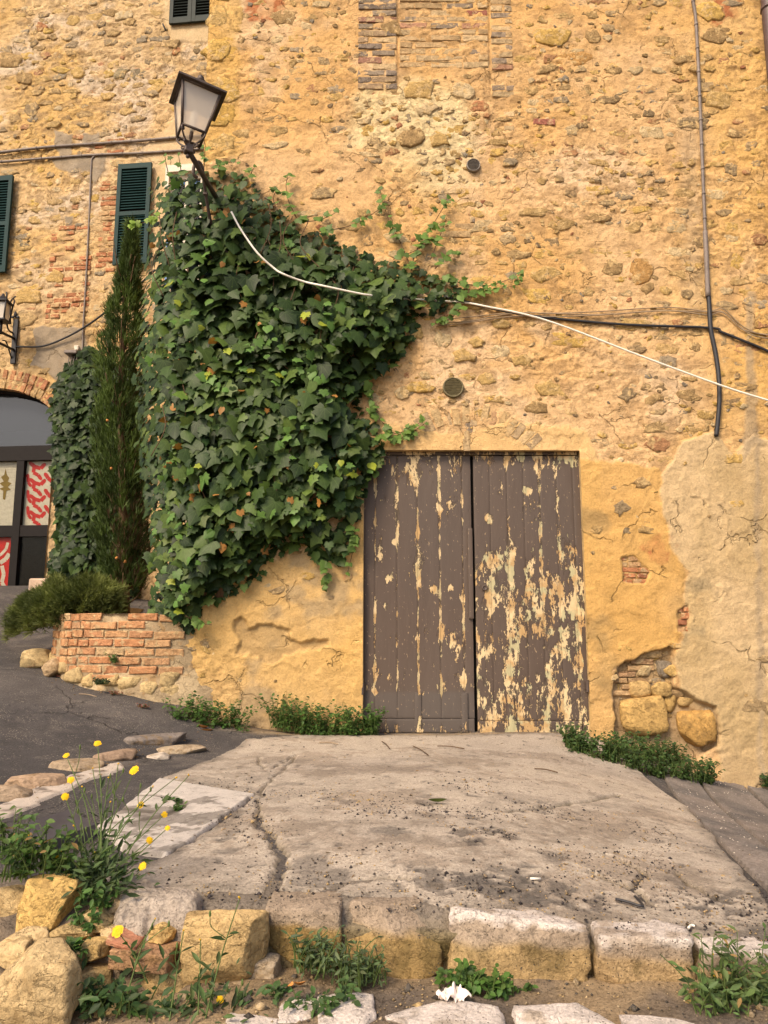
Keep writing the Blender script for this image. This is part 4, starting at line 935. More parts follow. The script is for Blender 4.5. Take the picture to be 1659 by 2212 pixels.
# ------------------------------------------------------------------ setback house on the left
hs = empty('stone_house', LW(1.5, 1.2), 'set back rubble stone house with dark green shutters and an arched glass doorway', 'building')
def Sp(pts): return [PLs(u, v) for u, v in pts]
G_CEM = [Sp([(118, 288), (158, 292), (157, 335), (130, 338)]), Sp([(180, 290), (213, 291), (212, 308), (182, 312)]), Sp([(108, 345), (232, 340), (232, 372), (205, 396), (195, 372), (165, 362), (150, 372), (125, 366)]), Sp([(140, 470), (162, 470), (160, 498), (143, 498)]),
         Sp([(75, 715), (110, 705), (185, 712), (195, 760), (190, 860), (140, 850), (100, 800), (62, 790), (80, 760)])]
G_SMOOTH = Sp([(350, -200), (460, -200), (460, 90), (372, 90), (356, 40)]); G_PL2 = Sp([(310, 330), (380, 250), (445, 235), (445, 600), (330, 600), (335, 360)])
def hw_zones(S, Z):
    ce = np.zeros(S.shape)
    for i, g in enumerate(G_CEM): ce = np.maximum(ce, wz(g, S, Z, 0.06, 5, 301 + 2 * i, 0.012))
    sm = np.maximum(wz(G_SMOOTH, S, Z, 0.05, 5, 321, 0.012), wz(G_PL2, S, Z, 0.1, 4, 323, 0.03))
    return ce, sm
def hw_out(S, Z):
    ce, sm = hw_zones(S, Z); pl = np.maximum(ce, sm)
    lump = fbm(S * 5.5, Z * 8.5, 4, 331); fine = fbm(S * 22, Z * 28, 3, 333)
    h = 0.02 * fbm(S * 0.7, Z * 0.7, 2, 335) + (0.015 * lump + 0.006 * fine + 0.007 * sstep(0.02, 0.07, fbm(S * 5, Z * 8, 5, 337)) + 0.009 * sstep(0.05, 0.12, fbm(S * 9, Z * 13, 4, 339))) * (1 - pl) + (0.004 * lump + 0.002 * fine + 0.014) * pl
    return h, ce, sm
AS = PLs(-55, 900)[0]; AR = PLs(-55, 900)[0] - PLs(122, 905)[0]                # arched opening: centre and half width along the wall
AZ0 = PL(40, 1290)[2]; AZS = PL(115, 915)[2]; AZT = PL(-55, 838)[2]
def in_arch(S, Z, g=0.0):
    t = np.clip((S - AS) / AR, -1, 1); top = AZS + (AZT - AZS) * np.sqrt(np.maximum(0, 1 - t * t)) ** 0.9
    return (np.abs(S - AS) < AR + g) & (Z < top + g) & (Z > AZ0 - 0.02)
w0, w1 = PLs(436, 480)[0], PLs(362, 480)[0]; wzb, wzt = PL(400, 640)[2], PL(400, 372)[2]
ss = np.concatenate([np.arange(-0.1, 3.9, 0.0155), np.linspace(3.95, 8.0, 60)]); zs = np.concatenate([np.arange(0.4, 9.9, 0.0155), np.linspace(9.95, 12, 20)])
S, Z, F = grid(ss, zs)
H, ce, sm = hw_out(S, Z); HSx, HZx, HHg, HPg = ss, zs, H.reshape(len(zs), len(ss)), np.maximum(ce, sm).reshape(len(zs), len(ss))
def hlook(G, s, z): return float(G[min(np.searchsorted(HZx, z), len(HZx) - 1), min(np.searchsorted(HSx, s), len(HSx) - 1)])
c = L3((0.60, 0.42, 0.225), (0.58, 0.375, 0.15), sstep(-0.4, 0.4, fbm(S * 0.9, Z * 0.9, 4, 341)))
c = L3(c, (0.60, 0.47, 0.33), sstep(0.0, 0.4, fbm(S * 1.5, Z * 2, 4, 343)) * sstep(4.5, 7, Z))
c = L3(c, (0.31, 0.21, 0.115), sstep(0.08, 0.4, fbm(S * 8, Z * 12, 5, 345)) * 0.65 * (1 - sm))
c = L3(c, (0.20, 0.135, 0.075), sstep(0.35, 0.6, fbm(S * 20, Z * 30, 4, 347)) * 0.6 * (1 - sm))
c = L3(c, (0.58, 0.43, 0.25), sm * 0.8)
c = L3(c, (0.31, 0.255, 0.19), ce * 0.9); c = c * (1 - 0.2 * ce * sstep(-0.2, 0.4, fbm(S * 9, Z * 9, 4, 349)))[:, None]
c = np.concatenate([c, (1 - 0.75 * np.maximum(ce, sm))[:, None]], 1)
P = BO[None] + BT[None] * S[:, None] + BN[None] * H[:, None]; P[:, 2] = Z
fs, fz = S[F].mean(1), Z[F].mean(1)
V, F, c = cull(P, F, ~(in_arch(fs, fz) | ((fs > w0) & (fs < w1) & (fz > wzb) & (fz < wzt))), c)
obj('wall', make_mesh('wall', V, F[:, ::-1].copy(), M_WALL, True, c), hs)
def house_place(A, Zz, out):
    P = BO[None] + BT[None] * A[:, None] + BN[None] * out[:, None]; P[:, 2] = Zz; return P
hst, hbr = Pieces(house_place), Pieces(house_place)
def flip(F): return [tuple(reversed(f)) for f in F]
rh = random.Random(77)
def hstone(s, z, w, h, col, proud, r=rh):
    V, F = stone_shape(w, h, proud, r, 12); hst.add(s, z, V, flip(F), np.asarray(col) * 0.78 + np.array([0.57, 0.39, 0.18]) * 0.22, w * h, r.gauss(0, 0.12), hlook(HHg, s, z))
def hbrick(s, z, w, h, col, proud=0.006, rot=0.0, r=rh):
    V, F = brick_shape(w, h, proud, r); hbr.add(s, z, V, flip(F), np.asarray(col), w * h, rot + r.gauss(0, 0.01), hlook(HHg, s, z))
HBR_Z = [(PLs(200, 560)[0], PLs(108, 560)[0], PL(150, 700)[2], PL(150, 495)[2]), (PLs(256, 480)[0], PLs(212, 480)[0], PL(230, 590)[2], PL(230, 395)[2]), (PLs(290, 320)[0], PLs(205, 320)[0], PL(250, 332)[2], PL(250, 310)[2])]
HPAL = [((0.44, 0.30, 0.125), 5), ((0.36, 0.25, 0.125), 5), ((0.27, 0.185, 0.095), 4), ((0.30, 0.235, 0.155), 4), ((0.22, 0.175, 0.125), 3), ((0.24, 0.215, 0.175), 3), ((0.36, 0.17, 0.10), 2.4), ((0.55, 0.44, 0.28), 4), ((0.50, 0.33, 0.09), 3)]
for u, v, w, h, cl in ((70, 236, 28, 28, DG), (297, 162, 32, 22, (0.17, 0.155, 0.12)), (55, 528, 26, 18, (0.17, 0.165, 0.13)), (336, 190, 40, 26, OC), (262, 160, 26, 22, (0.27, 0.24, 0.16)), (160, 210, 16, 14, OC), (234, 210, 34, 16, OC), (240, 30, 30, 16, BR), (280, 50, 26, 18, BR), (205, 40, 34, 18, OC), (160, 48, 26, 20, OC), (425, 108, 16, 16, DG),
                       (72, 98, 16, 14, DG), (20, 130, 50, 26, BR), (65, 640, 44, 34, OC), (120, 600, 40, 30, OC), (48, 690, 50, 34, (0.47, 0.33, 0.17)), (90, 60, 24, 18, RD), (380, 110, 20, 16, RD), (55, 172, 34, 22, BR), (170, 160, 30, 22, OC)):
    s_, z_ = PLs(u, v); k = np.linalg.norm(PL(u + 1, v) - PL(u, v)); kv = np.linalg.norm(PL(u, v + 1) - PL(u, v)); hstone(s_, z_, w * k, h * kv, np.array(cl) * rh.uniform(0.85, 1.1), 0.014)
z = 1.9
while z < 9.9:
    hh = rh.uniform(0.06, 0.15); s = -0.1 - rh.random() * 0.2
    while s < 4.0:
        ww = hh * rh.uniform(1.0, 2.4); sc_, zc = s + ww / 2, z + hh / 2 + rh.gauss(0, 0.015)
        a1 = np.array([sc_]); b1 = np.array([zc])
        ok = hlook(HPg, sc_, zc) < 0.3 and not in_arch(a1, b1, 0.30)[0] and not any(q[0] - 0.05 < sc_ < q[1] + 0.05 and q[2] < zc < q[3] for q in HBR_Z) and not (w0 - 0.1 < sc_ < w1 + 0.1 and wzb < zc < wzt)
        if ok and rh.random() < 0.80: hstone(sc_, zc, ww * rh.uniform(0.7, 0.96), hh * rh.uniform(0.65, 0.95), pick(rh, HPAL), rh.uniform(-0.002, 0.012))
        s += ww + rh.uniform(0, 0.05)
    z += hh + rh.uniform(0, 0.03)
for (s0, s1, z0, z1), pr, pal in zip(HBR_Z, (0.72, 0.85, 0.5), ([((0.45, 0.20, 0.10), 4), ((0.46, 0.29, 0.15), 2), ((0.38, 0.16, 0.08), 2), ((0.5, 0.36, 0.2), 1)],) * 3):
    z = z0; row = 0
    while z < z1:
        s = s0 - (0.13 if row % 2 else 0)
        while s < s1:
            L_ = rh.choice((0.26, 0.26, 0.14)); a_, b_ = max(s, s0), min(s + L_, s1)
            if b_ - a_ > 0.07 and rh.random() < pr: hbrick((a_ + b_) / 2, z + 0.036, b_ - a_ - 0.018, 0.056 + rh.gauss(0, 0.004), pick(rh, pal), rh.uniform(0.002, 0.014))
            s += L_
        z += 0.076; row += 1
# brick arch over the glass doorway
na = 34
for i in range(na):
    t = R(8 + i * 164 / (na - 1)); cs, sn = math.cos(t), math.sin(t) ** 0.9
    s_, z_ = AS - cs * (AR + 0.13) , AZS + sn * (AZT - AZS + 0.15) - 0.02
    nx_, nz_ = -cs / AR, math.sin(t) / (AZT - AZS); an = math.atan2(nz_, nx_)
    for kx in range(2):
        hbrick(s_ + math.cos(an) * (kx * 0.145 - 0.07), z_ + math.sin(an) * (kx * 0.145 - 0.07), 0.135, 0.066, pick(rh, [((0.47, 0.23, 0.115), 4), ((0.50, 0.33, 0.16), 3), ((0.42, 0.19, 0.10), 2)]), rh.uniform(0.006, 0.02), an)
hst.build('stone', 'small_stones', M_STONE, hs, 290); hbr.build('brick', 'small_bricks', M_BRICK, hs, 290, False)
# arch reveal
a = Acc(); n = 40
for i in range(n + 1):
    t = math.pi * i / n; s_ = AS - AR * math.cos(t); z_ = AZS + (AZT - AZS) * math.sin(t) ** 0.9
prof = [(AS - AR, AZ0 - 0.1)] + [(AS - AR * math.cos(math.pi * i / n), AZS + (AZT - AZS) * max(0, math.sin(math.pi * i / n)) ** 0.9) for i in range(n + 1)] + [(AS + AR, AZ0 - 0.1)]
Vv = [LW(s_, z_, 0.03) for s_, z_ in prof] + [LW(s_, z_, -0.45) for s_, z_ in prof]; m_ = len(prof)
a.add(Vv, [(i, i + 1, m_ + i + 1, m_ + i) for i in range(m_ - 1)], col=(0.50, 0.36, 0.2)); a.build('reveal', M_WALL, hs)
# glazed double door
gd = empty('glass_door', LW(AS, AZ0, -0.2)); gd.parent = hs; gd.matrix_parent_inverse = wmat(hs).inverted()
OUT = -0.22
def PLo(u, v, o=OUT):
    p = PL(u, v, o); return float(np.dot(p - BO, BT)), float(p[2])
def lbox(s0, s1, z0, z1, o, th):
    V = np.array([LW(s, z, q) for q in (o, o + th) for s, z in ((s0, z0), (s1, z0), (s1, z1), (s0, z1))]); return V, [(3, 2, 1, 0), (4, 5, 6, 7), (0, 1, 5, 4), (1, 2, 6, 5), (2, 3, 7, 6), (3, 0, 4, 7)]
def lpart(name, s0, s1, z0, z1, o, th, mat, parent):
    a = Acc(); a.add(*lbox(s0, s1, z0, z1, o, th)); return a.build(name, mat, parent, False)
SR, SL = AS - AR + 0.0, AS + AR
zt0, zt1 = PLo(60, 997)[1], PLo(60, 966)[1]; zm0, zm1 = PLo(60, 1160)[1], PLo(60, 1136)[1]
sm0, sm1 = PLo(52, 1100)[0], PLo(36, 1100)[0]
lpart('transom', SR, SL, zt0, zt1, OUT, 0.08, M_FRAME, gd)
lpart('mullion', sm0, sm1, AZ0, zt0 - 0.002, OUT, 0.075, M_FRAME, gd)
lpart('stile', SR, SR + 0.09, AZ0, zt0 - 0.002, OUT, 0.07, M_FRAME, gd)
lpart('stile', SL - 0.09, SL, AZ0, zt0 - 0.002, OUT, 0.07, M_FRAME, gd)
lpart('mid_rail', SR + 0.09, sm0 - 0.001, zm0, zm1, OUT, 0.065, M_FRAME, gd); lpart('mid_rail', sm1 + 0.001, SL - 0.09, zm0, zm1, OUT, 0.065, M_FRAME, gd)
lpart('bottom_rail', SR + 0.09, sm0 - 0.001, AZ0, AZ0 + 0.12, OUT, 0.065, M_FRAME, gd); lpart('bottom_rail', sm1 + 0.001, SL - 0.09, AZ0, AZ0 + 0.12, OUT, 0.065, M_FRAME, gd)
for s0, s1, z0, z1 in ((SR + 0.09, sm0, zm1, zt0), (SR + 0.09, sm0, AZ0 + 0.12, zm0), (sm1, SL - 0.09, zm1, zt0), (sm1, SL - 0.09, AZ0 + 0.12, zm0)): lpart('pane', s0, s1, z0, z1, OUT + 0.02, 0.006, M_SHOPGLASS, gd)
a = Acc(); pr = [(AS - AR * 0.99 * math.cos(math.pi * i / 24), AZS + (AZT - AZS) * max(0, math.sin(math.pi * i / 24)) ** 0.9) for i in range(25)]
Vv = [LW(s_, z_, OUT + 0.02) for s_, z_ in pr] + [LW(AS + AR * 0.99, zt1, OUT + 0.02), LW(AS - AR * 0.99, zt1, OUT + 0.02)]
a.add(Vv, [tuple(range(len(Vv)))[::-1]]); a.build('fanlight', glassmat('fanlight_glass', (0.03, 0.035, 0.045), 0.06, 0.12), gd, False)
a = Acc(); pr2 = [LW(s_, z_, OUT + 0.07) for s_, z_ in pr]; a.add(*tube(pr2, 0.045, 6)); a.build('arch_frame', M_FRAME, gd)
# dim room behind the glass
a = Acc(); zf = AZ0 + 0.01; cs_ = [(SR - 0.2, -0.30), (SL + 0.2, -0.30), (SL + 0.2, -2.6), (SR - 0.2, -2.6)]
Vv = [LW(s_, zf, o) for s_, o in cs_] + [LW(s_, AZT + 0.1, o) for s_, o in cs_]
a.add(Vv, [(0, 1, 2, 3), (7, 6, 5, 4), (1, 5, 6, 2), (2, 6, 7, 3), (3, 7, 4, 0)]); a.build('room', plain('dim_room', (0.06, 0.05, 0.042), 0.9, 0.1), hs, False)
lpart('threshold', SR - 0.05, SL + 0.05, AZ0 - 0.35, AZ0 - 0.005, -0.3, 0.42, surf('pink_threshold', (0.50, 0.36, 0.27), 0.9, 0.15, 10, 90, 0.15, 0.4), hs)
# posters and blind behind the panes
def poster(name, s0, s1, z0, z1, o, mat, label, cat='poster'):
    e = empty(name, LW(s0, z0, o), label, cat); lpart('sheet', s0, s1, z0, z1, o, 0.003, mat, e); return e
def flat_poly(pts, o, mat, parent, name='print'):
    a = Acc(); a.add([LW(s_, z_, o) for s_, z_ in pts], [tuple(range(len(pts)))[::-1]]); a.build(name, mat, parent, False)
def ground_sub(poly_uv, u0, v0, ku, kv): return [PLo(u0 + u * ku, v0 + v * kv, OUT + 0.012) for u, v in poly_uv]
oP = OUT + 0.004
s0, z0 = PLo(124, 1136, oP); s1, z1 = PLo(54, 988, oP)
pe = poster('poster', s0, s1, z0, z1, oP, M_PAPER, 'white poster with interlocking red shapes in the right leaf of the glass doorway')
def bone(pts, w, parent, caps=True):
    """a red interlocking print shape: a bent band with round ends"""
    P = np.array(pts, float); a = Acc()
    for i in range(len(P) - 1):
        d = P[i + 1] - P[i]; n_ = np.array([-d[1], d[0]]) / (np.linalg.norm(d) + 1e-9) * w / 2
        q = [P[i] + n_, P[i + 1] + n_, P[i + 1] - n_, P[i] - n_]
        a.add([LW(*PLo(u, v, oP + 0.004 + 0.0004 * i), oP + 0.004 + 0.0004 * i) for u, v in q], [(0, 1, 2, 3)])
    for j, ce_ in enumerate((P[0], P[-1])):
        a.add([LW(*PLo(ce_[0] + math.cos(t) * w * 0.42, ce_[1] + math.sin(t) * w * 0.42, oP + 0.0056), oP + 0.0056) for t in np.linspace(0, 2 * math.pi, 12, endpoint=False)], [tuple(range(12))])
    a.build('print', M_RED, parent, False)
for dv in (0, 35, 70, 105):
    bone([(66, 1001 + dv), (75, 1008 + dv), (88, 1012 + dv), (96, 1003 + dv)], 8.5, pe); bone([(74, 1008 + dv), (72, 1021 + dv), (82, 1026 + dv), (88, 1034 + dv)], 8, pe)
    if dv < 100: bone([(60, 1026 + dv), (61, 1042 + dv), (66, 1049 + dv)], 7, pe); bone([(98, 1024 + dv), (104, 1033 + dv), (112, 1040 + dv), (117, 1032 + dv)], 8.5, pe)
s0, z0 = PLo(36, 1136, oP); s1, z1 = PLo(-60, 990, oP)
bl = poster('window_blind', s0 + 0.02, s1, z0, z1, oP, M_PAPER, 'pale slatted blind with a dried fern print in the left pane of the glass doorway', 'blind')
for k in range(26):
    zz = z0 + (z1 - z0) * (k + 0.5) / 26; lpart('slat', s0 + 0.021, s1 - 0.001, zz - 0.010, zz + 0.010, oP + 0.003, 0.004, M_PAPER, bl)
fern = [(6, 1078), (7, 1060), (-2, 1056), (8, 1052), (-1, 1044), (8, 1040), (2, 1030), (9, 1026), (12, 1012), (15, 1026), (20, 1032), (17, 1040), (25, 1044), (17, 1052), (24, 1058), (14, 1060), (11, 1080)]
flat_poly([PLo(u, v, oP + 0.009) for u, v in fern], oP + 0.009, M_FERN, bl)
s0, z0 = PLo(22, 1282, oP); s1, z1 = PLo(-70, 1158, oP)
pr_ = poster('poster', s0, s1, z0, z1, oP, M_RED, 'red poster with white shapes low in the left leaf of the glass doorway')
for pts, w in (([(17, 1172), (13, 1186), (4, 1196), (-8, 1204)], 6), ([(20, 1196), (12, 1208), (0, 1216), (-10, 1210)], 9), ([(4, 1222), (8, 1240), (4, 1258), (12, 1272)], 8)):
    P_ = np.array(pts, float); a = Acc()
    for i in range(len(P_) - 1):
        d = P_[i + 1] - P_[i]; n_ = np.array([-d[1], d[0]]) / np.linalg.norm(d) * w / 2
        a.add([LW(*PLo(u, v, oP + 0.004 + 0.0004 * i), oP + 0.004 + 0.0004 * i) for u, v in (P_[i] + n_, P_[i + 1] + n_, P_[i + 1] - n_, P_[i] - n_)], [(0, 1, 2, 3)])
    a.build('print', M_PAPER, pr_, False)
# ---- window behind the ivy and the shutters
win = empty('window', LW((w0 + w1) / 2, wzb)); win.parent = hs; win.matrix_parent_inverse = wmat(hs).inverted()
for nme, q in (('window_frame', (w0, w0 + 0.06, wzb, wzt)), ('window_frame', (w1 - 0.06, w1, wzb, wzt)), ('window_frame', (w0 + 0.06, w1 - 0.06, wzt - 0.07, wzt)), ('window_frame', (w0 + 0.06, w1 - 0.06, wzb, wzb + 0.07)), ('window_frame', ((w0 + w1) / 2 - 0.035, (w0 + w1) / 2 + 0.035, wzb + 0.071, wzt - 0.071))): lpart(nme, *q, -0.12, 0.07, M_WFRAME, win)
lpart('pane', w0 + 0.061, w1 - 0.061, wzb + 0.07, wzt - 0.07, -0.11, 0.006, M_SHOPGLASS, win)
lpart('window_back', w0, w1, wzb, wzt, -0.3, 0.02, M_DARK, win)
for q in ((w0 - 0.12, w0 + 0.002, wzb, wzt + 0.1), (w1 - 0.002, w1 + 0.05, wzt - 0.25, wzt + 0.1), (w0 + 0.003, w1 - 0.003, wzt - 0.002, wzt + 0.1)): lpart('surround', *q, -0.2, 0.235, M_WFRAME, win)
def shutter(s0, s1, z0, z1, out, mat, louv, name='shutter', mid=True, tilt=0.0):
    e = empty(name, LW(s0, z0, out)); e.parent = hs; e.matrix_parent_inverse = wmat(hs).inverted(); st = 0.055; th = 0.04
    for q in ((s0, s0 + st, z0, z1), (s1 - st, s1, z0, z1)): lpart('stile', *q, out, th, mat, e)
    zr_ = [(z0, z0 + 0.09), (z1 - 0.075, z1)] + ([((z0 + z1) / 2 - 0.03, (z0 + z1) / 2 + 0.03)] if mid else [])
    for q in zr_: lpart('rail', s0 + st + 0.0005, s1 - st - 0.0005, *q, out + 0.002, th - 0.004, mat, e)
    A = Acc(); zz = z0 + 0.1
    while zz < z1 - 0.085:
        if not (mid and abs(zz - (z0 + z1) / 2) < 0.045):
            V = np.array([LW(s, zz + dz, out + o) for o, dz in ((0.006, 0.020), (0.012, 0.024), (0.034, -0.006), (0.028, -0.010)) for s in (s0 + st, s1 - st)])
            A.add(V, [(0, 1, 3, 2), (2, 3, 5, 4), (4, 5, 7, 6), (6, 7, 1, 0)])
        zz += louv
    A.build('slats', mat, e, False, 'stuff')
    lpart('shutter_back', s0 + st, s1 - st, z0 + 0.09, z1 - 0.075, out + 0.001, 0.004, M_DARK, e)
a_, b_ = PLs(328, 470)[0], PLs(256, 470)[0]
shutter(a_, b_, PL(290, 577)[2], PL(290, 362)[2], 0.06, M_SHUT, 0.040)
a_, b_ = PLs(28, 490)[0], PLs(-45, 490)[0]
shutter(a_, b_, PL(10, 594)[2], PL(10, 388)[2], 0.06, M_SHUT, 0.040)
a_, b_ = PLs(417, 30)[0], PLs(370, 30)[0]
shutter(a_, b_, PL(400, 56)[2], PL(400, -160)[2], 0.03, M_SHUTD, 0.046, mid=False)
c2 = PLs(466, 30)[0]
shutter(c2, a_ - 0.006, PL(400, 56)[2], PL(400, -160)[2], 0.03, M_SHUTD, 0.046, mid=False)
# small iron shutter catch
a = Acc(); q0, q1 = PL(352, 52, 0.04), PL(358, 66, 0.06); a.add(*tube(catmull([q0, (q0 + q1) / 2 + BN * 0.03, q1], 4), 0.012, 6)); a.build('shutter_catch', M_BLACK, hs)
# ------------------------------------------------------------------ street lantern on its bracket
LY = -0.80
base = PY(408, 322, LY); kpx = np.linalg.norm(PY(412, 318, LY) - PY(411, 318, LY))
lamp = empty('street_lamp', PY(474, 500, -0.02), 'brown iron street lantern with frosted panes on a curved bracket above the ivy', 'street lamp')
TL = rotm(0, R(5.5), 0) @ rotm(R(-3), 0, 0) @ rotm(0, 0, R(27))
def LM(V): return np.asarray(V, float) * 0.87 @ TL.T + base
hb, ht, wb, wt = 0.135, 0.50, 0.098, 0.158        # heights of the glass body, half widths
def quad_bar(p0, p1, w): return tube(np.array([LM([p0])[0], LM([p1])[0]]), w, 6)
cor = [(-1, -1), (1, -1), (1, 1), (-1, 1)]
for i, (sx, sy) in enumerate(cor):
    a = Acc(); a.add(*quad_bar((sx * wb, sy * wb, hb), (sx * wt, sy * wt, ht), 0.0105)); a.build('corner_post', M_IRON, lamp)
    nx_ = cor[(i + 1) % 4]
    a = Acc(); a.add(*quad_bar((sx * wb, sy * wb, hb), (nx_[0] * wb, nx_[1] * wb, hb), 0.010)); a.build('rail', M_IRON, lamp); a = Acc(); a.add(*quad_bar((sx * wt, sy * wt, ht - 0.006), (nx_[0] * wt, nx_[1] * wt, ht - 0.006), 0.010)); a.build('rail', M_IRON, lamp)
    a = Acc(); k = 0.985
    Vp = LM([(sx * wb * k, sy * wb * k, hb + 0.004), (nx_[0] * wb * k, nx_[1] * wb * k, hb + 0.004), (nx_[0] * wt * k, nx_[1] * wt * k, ht - 0.004), (sx * wt * k, sy * wt * k, ht - 0.004)])
    a.add(Vp, [(0, 1, 2, 3)]); a.build('pane', M_LAMPGLASS, lamp, False)
# roof
a = Acc(); R0, R1, R2 = wt + 0.045, wt - 0.03, 0.055
V = [(sx * R0, sy * R0, ht - 0.004) for sx, sy in cor] + [(sx * R0, sy * R0, ht + 0.012) for sx, sy in cor] + [(sx * R1, sy * R1, ht + 0.075) for sx, sy in cor] + [(sx * R2, sy * R2, ht + 0.135) for sx, sy in cor] + [(sx * 0.04, sy * 0.04, ht + 0.15) for sx, sy in cor]
F = [(i + 4 * k, (i + 1) % 4 + 4 * k, (i + 1) % 4 + 4 * k + 4, i + 4 * k + 4) for k in range(4) for i in range(4)] + [(16, 17, 18, 19), (3, 2, 1, 0)]
a.add(LM(V), F); a.build('roof', M_IRON, lamp, False)
V, F = lathe([(0.042, ht + 0.148), (0.05, ht + 0.16), (0.03, ht + 0.172), (0.022, ht + 0.188), (0.028, ht + 0.20), (0.012, ht + 0.218)], sides=12); a = Acc(); a.add(LM(V), F); a.build('finial', M_IRON, lamp)
V, F = lathe([(0.012, 0.16), (0.022, 0.19), (0.034, 0.25), (0.037, 0.30), (0.030, 0.345), (0.012, 0.37)], sides=16); a = Acc(); a.add(LM(V), F); a.build('bulb', M_BULB, lamp)
V, F = lathe([(0.010, 0.0), (0.010, 0.10), (0.016, 0.105), (0.016, 0.16)], sides=10); a = Acc(); a.add(LM(V), F); a.build('lamp_stem', M_IRON, lamp)
# scrolls under the body
for sx, sy in cor:
    L_ = math.hypot(1, 1); d = np.array([sx, sy, 0]) / L_
    pts = [(0.020, 0.035), (0.05, 0.012), (0.075, 0.03), (0.066, 0.05), (0.052, 0.04), (0.06, 0.02)]
    path = [d * 0.035 + np.array([0, 0, 0.03]), d * 0.05 + np.array([0, 0, 0.035]), d * 0.085 + np.array([0, 0, 0.055]), d * 0.115 + np.array([0, 0, 0.08]), d * 0.135 + np.array([0, 0, 0.105]), d * 0.13 + np.array([0, 0, 0.128]), d * 0.112 + np.array([0, 0, 0.125]), d * 0.108 + np.array([0, 0, 0.108]), d * 0.120 + np.array([0, 0, 0.106])]
    a = Acc(); a.add(*tube(LM(catmull(path, 5)), 0.0075, 6))
    p2 = [d * 0.03 + np.array([0, 0, 0.03]), d * 0.055 + np.array([0, 0, 0.012]), d * 0.075 + np.array([0, 0, 0.02]), d * 0.072 + np.array([0, 0, 0.038]), d * 0.058 + np.array([0, 0, 0.036])]
    a.add(*tube(LM(catmull(p2, 5)), 0.007, 6)); a.build('scroll', M_IRON, lamp)
V, F = bbox((0, 0, -0.005), (0.07, 0.07, 0.075), 0.006); a = Acc(); a.add(LM(V), F); a.build('socket_block', M_IRON, lamp, False)
V, F = lathe([(0.004, -0.088), (0.015, -0.08), (0.018, -0.07), (0.012, -0.058), (0.008, -0.05), (0.008, -0.04)], sides=10); a = Acc(); a.add(LM(V), F); a.build('drop_ball', M_IRON, lamp)
# bracket: round arm and a curled flat stay
m1 = PY(482, 452, -0.02); m2 = PY(478, 535, -0.03)
a = Acc(); b0 = LM([(0.01, 0, -0.03)])[0]; a.add(*tube(np.array([b0, b0 * 0.5 + m1 * 0.5, m1]), 0.020, 10)); a.build('arm', M_IRON, lamp)
mid = b0 * 0.62 + m1 * 0.38
def al(u, v, y): return PY(u, v, y)
yy = lambda t: LY + 0.30 + t * 0.45
cur = [al(426, 385, yy(0.05)), al(418, 375, yy(0.0)), al(420, 357, yy(0.0)), al(429, 350, yy(0.02)), al(436, 360, yy(0.06)), al(440, 385, yy(0.15)), al(446, 430, yy(0.35)), al(455, 480, yy(0.6)), al(466, 520, yy(0.85)), m2]
a = Acc(); a.add(*tube(catmull(cur, 6), 0.013, 8)); a.build('stay', M_IRON, lamp)
a = Acc(); q = al(444, 419, yy(0.3)); a.add(*bbox(q, (0.035, 0.035, 0.028), 0.005)); a.build('collar', M_IRON, lamp, False)
a = Acc(); a.add(*bbox((m1 + m2) / 2 + np.array([0.03, 0.005, -0.02]), (0.05, 0.03, 0.62), 0.006)); a.build('wall_plate', M_IRON, lamp, False)
# ------------------------------------------------------------------ wall lantern of the shop at the left edge
wl = empty('wall_lantern', PL(33, 785, 0.03), 'black wrought iron wall lantern on a spiked bracket above the glass doorway', 'wall lamp')
def lbar(pts, r_, name='bar', n=6, parent=wl, mat=M_BLACK):
    a = Acc(); a.add(*tube(catmull(pts, n) if len(pts) > 2 else np.array(pts), r_, 6)); return a.build(name, mat, parent)
a = Acc(); p0, p1 = PL(30, 786, 0.05), PL(33, 690, 0.05); a.add(*bbox((p0 + p1) / 2, (0.07, 0.03, abs(p1[2] - p0[2])), 0.005)); a.build('back_plate', M_BLACK, wl, False)
a = Acc(); c0 = PL(33, 682, 0.05); a.add(*boulder(c0 + np.array([0, 0, 0.02]), (0.045, 0.02, 0.09), 3, 0, 0.0, 2, cuts=0, crag=0)); a.add(*boulder(c0 + np.array([-0.035, 0, -0.02]), (0.05, 0.02, 0.04), 4, 0, 0.0, 2, cuts=0, crag=0)); a.add(*boulder(c0 + np.array([0.035, 0, -0.02]), (0.05, 0.02, 0.04), 5, 0, 0.0, 2, cuts=0, crag=0)); a.build('fleur_finial', M_BLACK, wl)
for v in (725, 750): lbar([PL(30, v + 6, 0.06), PL(-20, v - 18, 0.62)], 0.018, 'arm')
lbar([PL(28, 720, 0.06), PL(18, 712, 0.2), PL(14, 696, 0.3), PL(8, 690, 0.36)], 0.012, 'scroll')
lbar([PL(23, 700, 0.1), PL(22, 670, 0.12), PL(24, 650, 0.14), PL(34, 640, 0.16)], 0.010, 'spike')
lbar([PL(25, 775, 0.06), PL(14, 740, 0.2), PL(6, 735, 0.3)], 0.010, 'scroll')
cx0 = PL(3, 690, 0.45)
for dx, dy in ((-1, -1), (1, -1), (1, 1), (-1, 1)):
    lbar([cx0 + np.array([dx * 0.07, dy * 0.07, -0.02]), cx0 + np.array([dx * 0.09, dy * 0.09, 0.24])], 0.011, 'post')
    lbar([cx0 + np.array([dx * 0.09, dy * 0.09, 0.22]), cx0 + np.array([dx * 0.10, dy * 0.10, 0.30]), cx0 + np.array([dx * 0.085, dy * 0.085, 0.34])], 0.010, 'spike')
V, F = [], []
